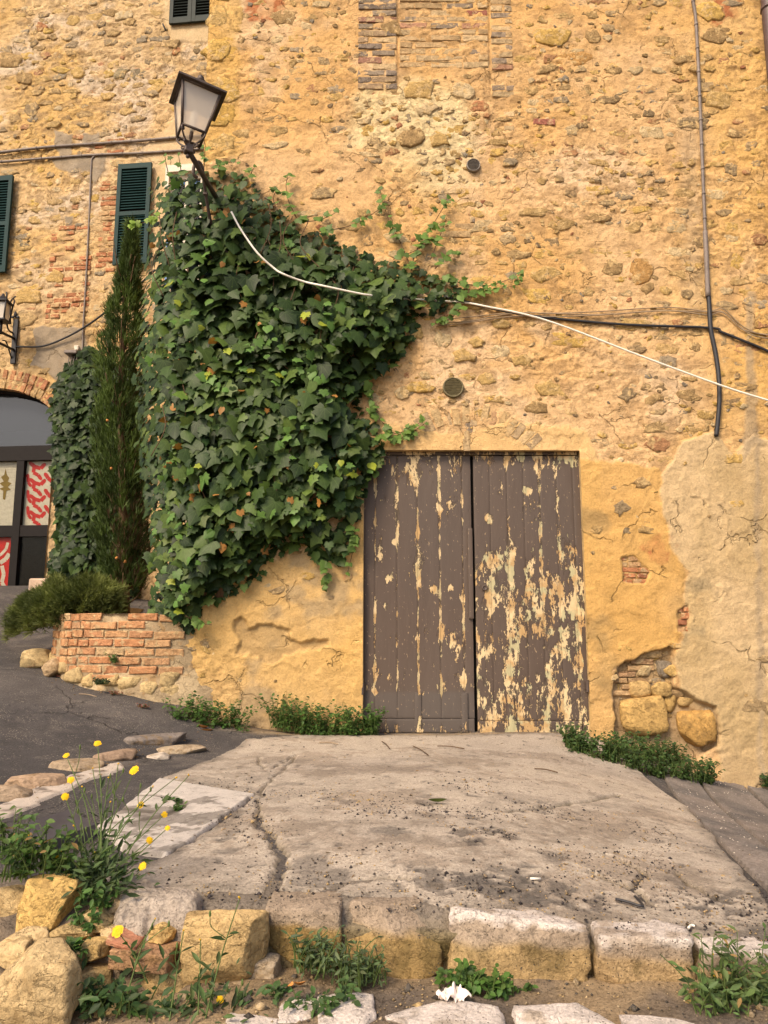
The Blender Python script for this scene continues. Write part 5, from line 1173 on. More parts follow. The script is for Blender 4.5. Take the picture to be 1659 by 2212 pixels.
a = Acc(); a.add(*bbox(cx0 + np.array([0, 0, -0.02]), (0.17, 0.17, 0.025), 0.005)); a.add(*bbox(cx0 + np.array([0, 0, 0.235]), (0.21, 0.21, 0.02), 0.005)); a.add(*lathe([(0.10, 0.246), (0.03, 0.32), (0.01, 0.36)], cx0, 8)); a.build('cap', M_BLACK, wl, False)
a = Acc(); a.add(*box(cx0 + np.array([0, 0, 0.11]), (0.13, 0.13, 0.23))); a.build('pane', glassmat('small_lantern_glass', (0.55, 0.5, 0.42), 0.2, 0.3), wl, False)
lbar([cx0 + np.array([0, 0, -0.03]), cx0 + np.array([0, 0, -0.2])], 0.02, 'drop_spike')
# ------------------------------------------------------------------ cables and pipes
def cable(name, pts, rad, mat, label, cat, smooth=8, sides=8, clips=None, clipmat=None):
    e = empty(name, pts[0], label, cat); P = catmull(pts, smooth); a = Acc(); a.add(*tube(P, rad, sides)); a.build('sheath', mat, e)
    if clips:
        L_ = np.concatenate([[0], np.cumsum(np.linalg.norm(np.diff(P, axis=0), axis=1))])
        for t in np.arange(clips * 0.5, L_[-1], clips):
            q = np.array([np.interp(t, L_, P[:, k]) for k in range(3)]); i = min(np.searchsorted(L_, t), len(P) - 1); d = P[i] - P[i - 1]; d = d / (np.linalg.norm(d) + 1e-9)
            A = Acc(); A.add(*tube(np.array([q - d * 0.010, q + d * 0.010]), rad * 1.22, 8)); A.build('clip', clipmat or mat, e)
    return e
def onw(pts, out=0.02): return [PY(u, v, -(wout1(*W(u, v)) + out)) for u, v in pts]
def onl(pts, out=0.03): return [PL(u, v, out) for u, v in pts]
cable('white_conduit', [PY(500, 458, -0.31), PY(520, 495, -0.37), PY(555, 545, -0.40), PY(590, 578, -0.37), PY(612, 592, -0.40), PY(655, 608, -0.35), PY(700, 618, -0.40), PY(765, 632, -0.37), PY(800, 638, -0.33), PY(835, 642, -0.14), PY(870, 645, -0.04), PY(940, 649, -0.03), PY(1005, 654, -0.04), PY(1045, 661, -0.09), PY(1180, 692, -0.10), PY(1400, 775, -0.10), PY(1553, 831, -0.11), PY(1660, 865, -0.12), PY(1900, 935, -0.13), PY(2900, 1180, -0.13)], 0.0080, M_WHITEPVC, 'thick white cable sagging across the ivy and the ochre wall', 'cable')
cable('black_cable', onw([(960, 640), (1020, 655), (1090, 672), (1180, 686), (1350, 701), (1532, 708), (1560, 718), (1610, 738), (1662, 760), (1900, 870), (2900, 1250)], 0.02), 0.011, M_BLACKPVC, 'thin black cable running level beneath the white cable on the ochre wall', 'cable', 6)
wr = [(940, 694), (1010, 690), (1110, 676), (1200, 677), (1300, 676), (1400, 669), (1460, 668), (1530, 673), (1562, 671), (1600, 705), (1630, 718), (1662, 724), (1900, 760), (2900, 960)]
for i, dv in enumerate((-2.5, 1.5, 5.0)):
    cable('thin_wire', onw([(u, v + dv * (1.6 if u < 1100 else 1.0) + (2 if (u // 70 + i) % 2 else -1)) for u, v in wr], 0.016 + 0.004 * i), 0.0045, M_WIRE, ('uppermost', 'middle', 'lowest')[i] + ' of three thin tan wires strung across the ochre wall', 'wire', 4, 6)
cable('grey_conduit', onw([(1494, -260), (1497, -60), (1497, 0), (1501, 25), (1504, 60), (1511, 200), (1519, 400), (1524, 520)], 0.024), 0.0135, M_GREYPIPE, 'slim grey clipped conduit running down the right of the ochre wall', 'conduit', 6, 8, 0.225, M_GREYPIPE)
cable('conduit_sleeve', onw([(1523, 500), (1526, 560), (1529, 640)], 0.030), 0.020, M_GREYPIPE, 'wider grey sleeve at the lower end of the slim conduit', 'conduit')
cable('black_hose', onw([(1529, 615), (1532, 660), (1535, 710), (1545, 760), (1552, 810), (1554, 860), (1551, 905), (1547, 942)], 0.026), 0.0185, M_BLACKPVC, 'thick black hose hanging from the grey conduit beside the cement patch', 'hose')
for v, s in ((655, 8), (672, 9), (690, 8), (702, 8)):
    pass
cable('downpipe', [np.array([3.305, -0.10, -0.6]), np.array([3.305, -0.10, 8.4])], 0.055, M_DOWNPIPE, 'dark brown downpipe at the upper right corner of the wall', 'downpipe', 8, 14, 1.9, M_DOWNPIPE)
cable('wall_cable', onl([(-60, 335), (0, 329), (100, 318), (200, 311), (300, 304), (385, 297), (450, 293)], 0.04), 0.020, M_GREYPIPE, 'upper of two grey cables fixed along the set back house', 'cable', 6, 8, 0.28, M_GREYPIPE)
cable('wall_cable', onl([(-60, 356), (0, 350), (100, 342), (200, 335), (300, 331), (380, 326), (450, 321)], 0.04), 0.018, M_GREYPIPE, 'lower of two grey cables fixed along the set back house', 'cable', 6, 8, 0.30, M_GREYPIPE)
cable('drop_cable', onl([(214, 334), (201, 340), (197, 360), (193, 460), (186, 600), (180, 700), (178, 752), (172, 775), (162, 790)], 0.035), 0.0125, M_GREYPIPE, 'grey cable dropping down the set back house to the small floodlight', 'cable', 6)
cable('slack_cable', [PL(34, 749, 0.06), PL(90, 748, 0.06), PL(140, 730, 0.07), PL(190, 702, 0.12), PL(236, 668, 0.3), PL(290, 625, 0.6), PL(335, 583, 0.8)], 0.013, M_BLACKPVC, 'slack black cable rising from the wall lantern to the tall cypress', 'cable')
a_ = empty('floodlight', PL(158, 760, 0.05), 'small grey floodlight box with dangling wires above the small ivy', 'floodlight')
q = PL(156, 763, 0.10); a = Acc(); a.add(*bbox(q, (0.17, 0.14, 0.05), 0.01)); a.build('housing', M_GREYPIPE, a_, False)
a = Acc(); a.add(*bbox(PL(166, 752, 0.04), (0.06, 0.05, 0.07), 0.008)); a.build('junction', M_WFRAME, a_, False)
for k in range(4):
    q0 = PL(150 + 6 * k, 768, 0.1); q1 = PL(148 + 5 * k, 785, 0.12); q2 = PL(158 + 2 * k, 800, 0.08); a = Acc(); a.add(*tube(catmull([q0, q1, q2], 6), 0.006, 5)); a.build('wire', M_GREYPIPE, a_)
# ------------------------------------------------------------------ planter
soilz = 0.80
pl_path = catmull([(-1.30, 0.03), (-1.52, -0.02), (-1.78, -0.05), (-2.1, -0.03), (-2.4, 0.08), (-2.62, 0.28), (-2.76, 0.55), (-2.84, 0.95), (-2.9, 1.6), (-2.95, 2.4), (-3.0, 3.5)], 14)
pl_path = np.stack([pl_path[:, 0], pl_path[:, 1]], 1)
pL = np.concatenate([[0], np.cumsum(np.linalg.norm(np.diff(pl_path, axis=0), axis=1))])
def pp_at(t):
    x, y = np.interp(t, pL, pl_path[:, 0]), np.interp(t, pL, pl_path[:, 1]); d = np.array([np.interp(t + 0.02, pL, pl_path[:, 0]) - np.interp(t - 0.02, pL, pl_path[:, 0]), np.interp(t + 0.02, pL, pl_path[:, 1]) - np.interp(t - 0.02, pL, pl_path[:, 1])])
    d /= np.linalg.norm(d) + 1e-9; return np.array([x, y]), d, np.array([-d[1], d[0]]) * 1.0       # position, tangent (to the left), outward
plt_ = empty('brick_planter', (-2.0, 0.0, 0.4), 'curved planter wall of red bricks over rough pale stones beneath the ivy', 'planter')
def ptop(t): return 0.875 + 0.02 * math.sin(t * 2) + 0.10 * float(sstep(1.2, 3.0, t))
# mortar core
ts = np.arange(0, pL[-1], 0.02); nz = 44; V = []; C = []
for t in ts:
    p, d, n = pp_at(t); zt = ptop(t)
    for k in range(nz): 
        z = -0.1 + (zt + 0.1) * k / (nz - 1); V.append((p[0], p[1], z))
V = np.array(V); TT = np.repeat(ts, nz); nn = np.array([pp_at(t)[2] for t in ts]).repeat(nz, 0)
h = 0.012 * fbm(TT * 9, V[:, 2] * 9, 4, 401) + 0.004 * fbm(TT * 30, V[:, 2] * 30, 3, 402) + 0.04 * sstep(0.5, 0.2, V[:, 2])
V[:, :2] += nn * h[:, None]
i = np.arange(nz - 1)[None] + np.arange(len(ts) - 1)[:, None] * nz
F = np.stack([i, i + nz, i + nz + 1, i + 1], -1).reshape(-1, 4)
k = sstep(-0.2, 0.4, fbm(TT * 5, V[:, 2] * 6, 4, 403)); cc = L3((0.50, 0.38, 0.23), (0.36, 0.27, 0.165), k)
obj('core', make_mesh('core', V, F, M_WALL, True, cc), plt_)
a = Acc(); m = len(ts); Vt = []; Fc = []
for t in ts:
    p, d, n = pp_at(t); zt = ptop(t); Vt.append((p[0] + n[0] * 0.012, p[1] + n[1] * 0.012, zt)); Vt.append((p[0] - n[0] * 0.13, p[1] - n[1] * 0.13, zt + 0.004)); Vt.append((p[0] - n[0] * 0.14, p[1] - n[1] * 0.14, zt - 0.3))
Fc = [q for i in range(m - 1) for q in ((3 * i, 3 * i + 3, 3 * i + 4, 3 * i + 1), (3 * i + 1, 3 * i + 4, 3 * i + 5, 3 * i + 2))]
a.add(Vt, Fc, col=(0.40, 0.31, 0.2)); a.build('coping', M_WALL, plt_)
rb = random.Random(5); BP = [((0.50, 0.185, 0.075), 4), ((0.44, 0.155, 0.07), 3), ((0.55, 0.25, 0.11), 3), ((0.50, 0.33, 0.18), 1.5), ((0.36, 0.14, 0.075), 1)]
row = 0; z = 0.30
while z < 0.845:
    t = 0.22 + (0.1 if row % 2 else 0); 
    while t < 3.2:
        L_ = (0.215 if t < 0.95 else 0.115) * rb.uniform(0.85, 1.12)
        p, d, n = pp_at(t + L_ / 2); zg = gz1(p[0], p[1])
        skip = rb.random() < (0.05 if z > 0.42 else 0.45) or z < zg + 0.03
        if not skip:
            V, Fb = brick_shape(L_ - 0.014, 0.052 + rb.gauss(0, 0.002), rb.uniform(0.006, 0.016), rb, 0.02)
            z_ = z + 0.03 + rb.gauss(0, 0.002) + 0.02 * math.sin((t) * 2) + 0.10 * float(sstep(1.2, 3.0, t))
            P3 = np.stack([p[0] + d[0] * V[:, 0] + n[0] * V[:, 1], p[1] + d[1] * V[:, 0] + n[1] * V[:, 1], z_ + V[:, 2]], 1)
            kf = (0.62 if t > 0.4 else 0.36) * rb.uniform(0.8, 1.15); cl = pick(rb, BP) * kf + np.array([0.50, 0.34, 0.18]) * (1 - kf)
            obj('brick', make_mesh('brick', P3, flip(Fb) if False else Fb, M_BRICK, False, np.broadcast_to(cl, (len(P3), 3))), plt_)
        t += L_
    z += 0.066; row += 1
# rough stones at its foot
t = 0.25
while t < 1.8:
    w = rb.uniform(0.11, 0.22); p, d, n = pp_at(t + w / 2); zg = gz1(p[0], p[1])
    for zz in (zg + 0.06, zg + 0.15):
        if zz > (0.56 if zz < zg + 0.1 else 0.42): continue
        V, Fb = boulder((p[0] - n[0] * 0.035, p[1] - n[1] * 0.035, zz), (w * 1.3, 0.16, 0.15), rb.randrange(999), 0.85, 0.05, 3, (0, 0, math.atan2(d[1], d[0])), 5)
        cl = pick(rb, [((0.52, 0.38, 0.19), 4), ((0.48, 0.34, 0.16), 3), ((0.42, 0.30, 0.15), 1)])
        obj('stone', make_mesh('stone', V, Fb, M_ROCK, True, np.broadcast_to(cl, (len(V), 3))), plt_)
    t += w
# soil bed
P2 = [pp_at(t)[0] - pp_at(t)[2] * 0.1 for t in np.arange(0, pL[-1], 0.1)]
Vs = [(x, y, soilz + 0.12 * float(sstep(0.3, 2.5, y))) for x, y in P2] + [(-1.5, 3.5, 0.95), (-1.5, 0.05, soilz)]
a = Acc(); a.add(Vs, [tuple(range(len(Vs)))[::-1]]); a.build('soil', M_SOIL, plt_, False)
# pale block on the planter near the doorway
q = PL(95, 1262, 0.5); a = Acc(); V, F = bbox((0, 0, 0), (0.24, 0.16, 0.14), 0.015); a.add(V + PY(92, 1264, 2.4), F)
tag(a.build('stone_block', surf('pink_block', (0.50, 0.36, 0.26), 0.9, 0.15, 10, 90, 0.15, 0.4), None, False), 'small pale pink stone block behind the shrub beside the glass doorway', 'stone')
for nm, u, v, w, h, y, lab, cl in (('boulder', 74, 1421, 78, 50, -0.05, 'rounded pale boulder at the left foot of the brick planter', (0.50, 0.37, 0.19)), ('boulder', 112, 1441, 44, 46, -0.03, 'smaller pointed rock beside the boulder at the planter foot', (0.44, 0.31, 0.18))):
    c_ = onground(u, v + 18) + np.array([0, 0.03, 0.06]); k = KPX; V, Fb = boulder(c_, (w * k, 0.22, h * k), int(u), 0.5, 0.05, 4)
    tag(obj(nm, make_mesh(nm, V, Fb, M_ROCK, True, np.broadcast_to(np.array(cl), (len(V), 3)))), lab, 'stone')

# ------------------------------------------------------------------ leaves
def leaf_template(half, mid, fold=0.25, curl=0.18):
    """half outline (u>=0, v) from base to tip; mid = v positions on the midrib"""
    hs_ = [(u, v) for u, v in half]; n = len(hs_); V = []; UV = []
    def add(u, v):
        r2 = u * u + (v - 0.3) ** 2
        V.append((u, v, fold * -abs(u) * 0.55 - curl * max(0, v - 0.35) ** 2 - 0.10 * u * u)); UV.append((0.5 + u, 0.2 + v * 0.78))
    for m in mid: add(0, m)
    for u, v in hs_: add(u, v)
    for u, v in hs_: add(-u, v)
    nm = len(mid); F = []
    for sgn in (0, 1):
        off = nm + sgn * n; j = 0
        chain = [off + i for i in range(n)]
        def near(i): return min(range(nm), key=lambda k: abs(mid[k] - hs_[i][1]))
        seq = [near(i) for i in range(n)]
        for i in range(1, n): seq[i] = max(seq[i], seq[i - 1])
        seq = [min(s, nm - 1) for s in seq]
        cur = 0; tri = []
        for i in range(n):
            while cur < seq[i]:
                tri.append((cur, chain[i], cur + 1)); cur += 1
            if i + 1 < n: tri.append((cur, chain[i], chain[i + 1]))
        while cur < nm - 1: tri.append((cur, chain[-1], cur + 1)); cur += 1
        F += tri if sgn == 0 else [t[::-1] for t in tri]
    return np.array(V, float), np.array(F), np.array(UV)
T_LOBE = leaf_template([(0.14, -0.12), (0.34, -0.13), (0.50, 0.0), (0.44, 0.14), (0.40, 0.24), (0.56, 0.42), (0.36, 0.50), (0.23, 0.62), (0.12, 0.82)], [0.0, 0.2, 0.42, 0.66, 1.0])
T_HEART = leaf_template([(0.13, -0.13), (0.32, -0.10), (0.45, 0.08), (0.47, 0.26), (0.46, 0.40), (0.33, 0.58), (0.17, 0.80)], [0.0, 0.22, 0.45, 0.68, 1.0], 0.3)
T_FIVE = leaf_template([(0.15, -0.16), (0.40, -0.22), (0.44, -0.02), (0.58, 0.20), (0.42, 0.27), (0.52, 0.52), (0.27, 0.55), (0.15, 0.78)], [0.0, 0.18, 0.38, 0.6, 1.0], 0.2)
T_ALL = [T_LOBE, T_HEART, T_FIVE]
def frames(nrm, tip):
    nrm = nrm / np.linalg.norm(nrm, axis=1)[:, None]; tip = tip - nrm * (nrm * tip).sum(1)[:, None]; tip /= np.linalg.norm(tip, axis=1)[:, None] + 1e-9
    return np.stack([np.cross(tip, nrm), tip, nrm], -1)       # columns right, tip, normal
class Leaves:
    def __init__(self): self.P, self.M, self.S, self.C, self.T, self.score = [], [], [], [], [], []
    def add(self, P, nrm, tip, size, col, templ, score):
        self.P.append(P); self.M.append(frames(nrm, tip)); self.S.append(size); self.C.append(col); self.T.append(templ); self.score.append(score)
    def cat(self): return [np.concatenate(x) for x in (self.P, self.M, self.S, self.C, self.T, self.score)]
    def build(self, parent, mat, limit, rest='foliage', nvar=5):
        P, M, S, C, T, sc = self.cat(); order = np.argsort(-sc); big = order[:limit]; small = order[limit:]
        if limit:       # leaves that can be told apart: shared meshes in a few shades
            lum = C[big].sum(1); qs = np.quantile(lum, np.linspace(0, 1, nvar + 1)); bank = {}
            for i in big:
                v = int(np.clip(np.searchsorted(qs, C[i].sum()) - 1, 0, nvar - 1)); key = (int(T[i]), v)
                if key not in bank:
                    tv, tf, tu = T_ALL[key[0]]; sel = [j for j in big if T[j] == key[0] and int(np.clip(np.searchsorted(qs, C[j].sum()) - 1, 0, nvar - 1)) == v]
                    bank[key] = make_mesh('leaf', tv, tf, mat, True, np.broadcast_to(C[sel].mean(0), (len(tv), 3)), tu)
                o = bpy.data.objects.new('leaf', bank[key]); COL.objects.link(o); o.parent = parent; o.matrix_parent_inverse = wmat(parent).inverted()
                m4 = Matrix.Identity(4)
                for r_ in range(3):
                    for c_ in range(3): m4[r_][c_] = float(M[i][r_, c_] * S[i])
                    m4[r_][3] = float(P[i][r_])
                o.matrix_basis = m4
        Vs, Fs, Cs, Us, off = [], [], [], [], 0
        for k in range(len(T_ALL)):
            ix = small[T[small] == k]
            if not len(ix): continue
            tv, tf, tu = T_ALL[k]; n = len(tv)
            bend = 1 + 0.0 * S[ix]
            W_ = np.einsum('mij,nj->mni', M[ix], tv) * S[ix][:, None, None] + P[ix][:, None, :]
            Vs.append(W_.reshape(-1, 3)); Fs.append((tf[None] + (np.arange(len(ix)) * n)[:, None, None]).reshape(-1, 3) + off); Cs.append(np.repeat(C[ix], n, 0)); Us.append(np.tile(tu, (len(ix), 1))); off += n * len(ix)
        if Vs: obj(rest, make_mesh(rest, np.concatenate(Vs), np.concatenate(Fs), mat, True, np.concatenate(Cs), np.concatenate(Us)), parent, 'stuff')
LG = np.random.default_rng(33)
def jitter_in(poly, step, rng):
    P = np.array(poly); us = np.arange(P[:, 0].min(), P[:, 0].max(), step); vs = np.arange(P[:, 1].min(), P[:, 1].max(), step)
    U, V = np.meshgrid(us, vs); U = U.ravel() + rng.uniform(-0.5, 0.5, U.size) * step; V = V.ravel() + rng.uniform(-0.5, 0.5, V.size) * step
    return U, V
IVY = [(325, 380), (400, 368), (470, 362), (530, 372), (560, 405), (605, 438), (650, 482), (720, 505), (770, 535), (860, 562), (920, 572), (980, 602), (1005, 632), (998, 676), (955, 685), (910, 702), (898, 745), (862, 785), (815, 810), (790, 850), (795, 900), (835, 950), (840, 985), (808, 1035), (785, 1090), (770, 1150), (758, 1200), (735, 1225), (690, 1215), (650, 1188), (600, 1205), (570, 1248), (530, 1280), (490, 1290), (440, 1330), (415, 1370), (372, 1375), (325, 1345), (310, 1315), (325, 1280), (318, 1200), (306, 1100), (294, 1000), (285, 900), (282, 800), (294, 700), (308, 600), (314, 500), (310, 440)]
ivy = empty('ivy', PY(430, 1380, -0.05), 'large mass of dark green ivy covering the corner of the ochre building', 'ivy')
def ivy_y(U, V, sd):
    x = (U - 829.5) / FPX * 5.6
    y = -0.06 - 0.26 * sstep(0, 110, sd) - 0.07 * fbm(U / 90.0, V / 90.0, 3, 501)
    y = y + np.maximum(0, CORNER_X - x - 0.02) * 1.15 * sstep(-1.4, -1.9, x)
    return y
IC = np.array([[0.018, 0.035, 0.009], [0.029, 0.054, 0.013], [0.042, 0.074, 0.017], [0.068, 0.108, 0.022], [0.100, 0.150, 0.030]])
def ivy_cols(n, w, rng):
    k = rng.choice(len(IC), n, p=np.array(w) / sum(w)); return IC[k] * rng.uniform(0.75, 1.25, (n, 1)) * rng.uniform(0.92, 1.08, (n, 3))
lv = Leaves()
for layer, (step, dy, smin, smax, wts, sc0) in enumerate(((18.5, 0.0, 0.09, 0.175, (3, 6, 5, 2.5, 0.8), 1.0), (18, 0.06, 0.09, 0.16, (3, 6, 5, 2, 0.4), 0.35), (18, 0.13, 0.09, 0.15, (3, 6, 5, 1, 0), 0.1))):
    U, V = jitter_in(IVY, step, LG); sd = poly_sd(U, V, IVY); ok = (sd > (2 if layer == 0 else 8)) & ((fbm(U / 42.0, V / 42.0, 3, 505) > (-0.34 if layer < 2 else -0.9)) | (U < 440)); U, V, sd = U[ok], V[ok], sd[ok]; n = len(U)
    y = ivy_y(U, V, sd) + dy + LG.uniform(-0.045, 0.045, n); y = np.minimum(y, np.where((U - 829.5) / FPX * 5.6 > CORNER_X, -0.03, 9))
    P = np.array([PY(a_, b_, c_) for a_, b_, c_ in zip(U, V, y)])
    sm = 1 - 0.35 * sstep(70, 5, sd) - 0.18 * sstep(620, 420, V) - 0.2 * sstep(640, 900, U) * sstep(760, 560, V)
    S = (smin * 0.7 + (smax - smin * 0.7) * LG.random(n) ** 1.25) * sm
    nr = np.stack([LG.normal(-0.05, 0.36, n), -np.ones(n), LG.normal(0.42, 0.34, n)], 1)
    nr[:, 0] -= np.maximum(0, CORNER_X - P[:, 0]) * 1.6
    ro = LG.normal(0, 0.55, n); tip = np.stack([np.sin(ro), np.zeros(n) - 0.15, -np.cos(ro)], 1)
    P = P - frames(nr, tip)[:, :, 1] * (S * 0.35)[:, None]
    lite = sstep(0.05, 0.5, fbm(U / 120.0, V / 120.0, 3, 509))[:, None]
    col = ivy_cols(n, wts, LG) * (1 + 0.25 * lite * np.array([1.3, 1.0, 0.8]))
    lv.add(P, nr, tip, S, col, LG.choice(3, n, p=(0.5, 0.2, 0.3)), sc0 * S)
# young shoots running out over the wall
shoots = [([(960, 600), (1000, 612), (1050, 618), (1095, 605), (1132, 590)], 26), ([(985, 640), (1040, 632), (1090, 622), (1130, 612)], 20), ([(890, 585), (868, 530), (842, 480), (828, 440), (820, 405)], 20), ([(890, 570), (905, 530), (935, 485), (960, 445), (975, 430)], 22), ([(930, 560), (950, 510), (965, 470)], 12), ([(940, 580), (970, 550), (990, 548)], 12),
          ([(690, 500), (740, 492), (780, 478), (815, 455), (830, 445)], 18), ([(640, 480), (690, 475), (735, 455)], 12), ([(640, 470), (622, 430), (618, 400), (622, 378)], 13), ([(790, 880), (815, 900), (850, 935), (885, 925), (920, 905)], 26), ([(800, 940), (850, 950), (880, 940), (918, 915)], 20), ([(795, 830), (800, 860), (810, 890)], 12), ([(600, 455), (590, 430), (598, 410)], 8),
          ([(345, 470), (315, 480), (290, 488), (275, 496)], 16), ([(768, 1140), (762, 1190), (750, 1240)], 16), ([(700, 1210), (705, 1245), (700, 1272)], 12), ([(400, 1330), (430, 1345), (458, 1350)], 12), ([(365, 380), (358, 350), (356, 332)], 4), ([(392, 375), (388, 350), (386, 336)], 3), ([(470, 370), (480, 352), (520, 350)], 8), ([(540, 380), (548, 362)], 5), ([(440, 372), (442, 340), (444, 310)], 6), ([(1000, 660), (970, 690), (930, 700)], 12), ([(850, 560), (900, 540), (930, 520)], 8)]
for i, (pts, nl) in enumerate(shoots):
    P0 = [PY(u, v, -0.05 - 0.04 * (k == 0) if pts[0][0] > 450 else -0.12) for k, (u, v) in enumerate(pts)]
    Pc = catmull(P0, 8); a = Acc(); a.add(*tube(Pc, np.linspace(0.0045, 0.0022, len(Pc)), 5)); a.build('shoot', M_STEM, ivy)
    t = np.sort(LG.uniform(0.03, 1, nl)); P = np.array([Pc[int(x * (len(Pc) - 1))] for x in t]); sd_ = np.where(np.arange(nl) % 2, 1, -1)
    tdir = np.gradient(Pc, axis=0); tdir = np.array([tdir[int(x * (len(Pc) - 1))] for x in t]); tdir /= np.linalg.norm(tdir, axis=1)[:, None] + 1e-9
    side = np.stack([-tdir[:, 2], np.zeros(nl), tdir[:, 0]], 1) * sd_[:, None]
    tip = tdir * 0.5 + side * 0.8 + np.array([0, -0.2, -0.55]); nr = np.stack([LG.normal(0, 0.3, nl), -np.ones(nl), LG.normal(0.35, 0.3, nl)], 1)
    S = LG.uniform(0.04, 0.075, nl) * (1.15 - 0.5 * t); P = P + np.stack([LG.normal(0, 0.012, nl), -0.015 - LG.uniform(0, 0.02, nl), LG.normal(0, 0.012, nl)], 1)
    bright = np.array([0.11, 0.185, 0.035]) if i != 13 else np.array([0.24, 0.36, 0.05])
    lv.add(P, nr, tip, S, bright * LG.uniform(0.6, 1.2, (nl, 1)), LG.choice(3, nl, p=(0.4, 0.45, 0.15)), S * 0.4)
# scattered young and yellowed leaves on top of the mass
n = 130; U = LG.uniform(320, 850, n * 5); V = LG.uniform(390, 1330, n * 5); sd = poly_sd(U, V, IVY); ok = (sd > 20) & (fbm(U / 60.0, V / 60.0, 2, 511) > 0.1); U, V, sd = U[ok][:n], V[ok][:n], sd[ok][:n]; n = len(U)
P = np.array([PY(a_, b_, c_) for a_, b_, c_ in zip(U, V, ivy_y(U, V, sd) - 0.045)])
nr = np.stack([LG.normal(0, 0.45, n), -np.ones(n), LG.normal(0.4, 0.4, n)], 1); ro = LG.normal(0, 0.9, n)
lv.add(P, nr, np.stack([np.sin(ro), np.zeros(n), -np.cos(ro)], 1), LG.uniform(0.045, 0.09, n), np.where(LG.random((n, 1)) < 0.12, np.array([[0.26, 0.30, 0.03]]), np.array([[0.10, 0.19, 0.04]])) * LG.uniform(0.7, 1.15, (n, 1)), LG.choice(3, n), np.full(n, 0.05))
n = 46; U = LG.uniform(320, 800, n * 4); V = LG.uniform(400, 1330, n * 4); sd = poly_sd(U, V, IVY); ok = sd > 15; U, V, sd = U[ok][:n], V[ok][:n], sd[ok][:n]; n = len(U)
P = np.array([PY(a_, b_, c_) for a_, b_, c_ in zip(U, V, ivy_y(U, V, sd) - 0.03)]); nr = LG.normal(0, 1, (n, 3)) + np.array([0, -1.2, 0])
lv.add(P, nr, LG.normal(0, 1, (n, 3)) + np.array([0, 0, -1.0]), LG.uniform(0.03, 0.075, n), np.array([[0.40, 0.19, 0.05]]) * LG.uniform(0.5, 1.1, (n, 1)), LG.choice(3, n), np.full(n, 0.04))
lv.build(ivy, M_LEAF, 300)
# old stems behind the leaves
rv = random.Random(9)
for k in range(16):
    u0 = rv.uniform(380, 480); u1 = rv.uniform(420, 820); v1 = rv.uniform(520, 900)
    a = Acc(); Pc = catmull([PY(u0, 1290, -0.03), PY(u0 * 0.6 + u1 * 0.4 + rv.gauss(0, 20), 1060, -0.06), PY(u0 * 0.25 + u1 * 0.75 + rv.gauss(0, 20), (v1 + 1060) / 2, -0.05), PY(u1, v1, -0.06)], 8); a.add(*tube(Pc, np.linspace(0.016, 0.005, len(Pc)), 6)); a.build('stem', M_STEM, ivy)
for k in range(20):        # hanging runners inside the mass
    u0, v0 = rv.uniform(340, 760), rv.uniform(430, 1000)
    if poly_sd(np.array([u0]), np.array([v0 + 60]), IVY)[0] < 25: continue
    a = Acc(); Pc = catmull([PY(u0, v0, -0.22), PY(u0 + rv.gauss(0, 14), v0 + 50, -0.30), PY(u0 + rv.gauss(0, 22), v0 + 110, -0.28)], 6); a.add(*tube(Pc, 0.004, 5)); a.build('runner', M_STEM, ivy)
# ---- smaller ivy on the setback house
IV2 = [(128, 800), (160, 772), (188, 745), (205, 752), (240, 780), (290, 800), (300, 1280), (230, 1280), (130, 1245), (104, 1235), (118, 1180), (122, 1100), (112, 1000), (116, 920), (108, 865)]
iv2 = empty('ivy', PL(180, 1250, 0.1), 'smaller dark ivy growing up the set back house beside the glass doorway', 'ivy')
l2 = Leaves()
for layer, (step, o0) in enumerate(((10, 0.30), (9.5, 0.22), (11, 0.12))):
    U, V = jitter_in(IV2, step, LG); sd = poly_sd(U, V, IV2); ok = sd > 1; U, V, sd = U[ok], V[ok], sd[ok]; n = len(U)
    o = 0.06 + o0 * sstep(0, 40, sd) * (1 + 0.4 * fbm(U / 35.0, V / 35.0, 3, 521)) + LG.uniform(-0.04, 0.04, n)
    P = np.array([PL(a_, b_, c_) for a_, b_, c_ in zip(U, V, o)]); S = LG.uniform(0.075, 0.14, n)
    nr = np.stack([LG.normal(-0.15, 0.4, n), -np.ones(n), LG.normal(0.4, 0.35, n)], 1); ro = LG.normal(0, 0.6, n)
    l2.add(P, nr, np.stack([np.sin(ro), np.zeros(n), -np.cos(ro)], 1), S, ivy_cols(n, (6, 5, 2, 0.5, 0), LG) * 0.85, LG.choice(3, n, p=(0.45, 0.35, 0.2)), S * (1.0, 0.3, 0.1)[layer])
l2.build(iv2, M_LEAF, 260)
for k in range(6):
    u0 = rv.uniform(150, 215); a = Acc(); a.add(*tube(catmull([PL(u0, 1275, 0.06), PL(u0 + rv.gauss(0, 10), 1100, 0.08), PL(u0 + rv.gauss(0, 18), 900, 0.08)], 8), 0.014, 6)); a.build('stem', M_STEM, iv2)
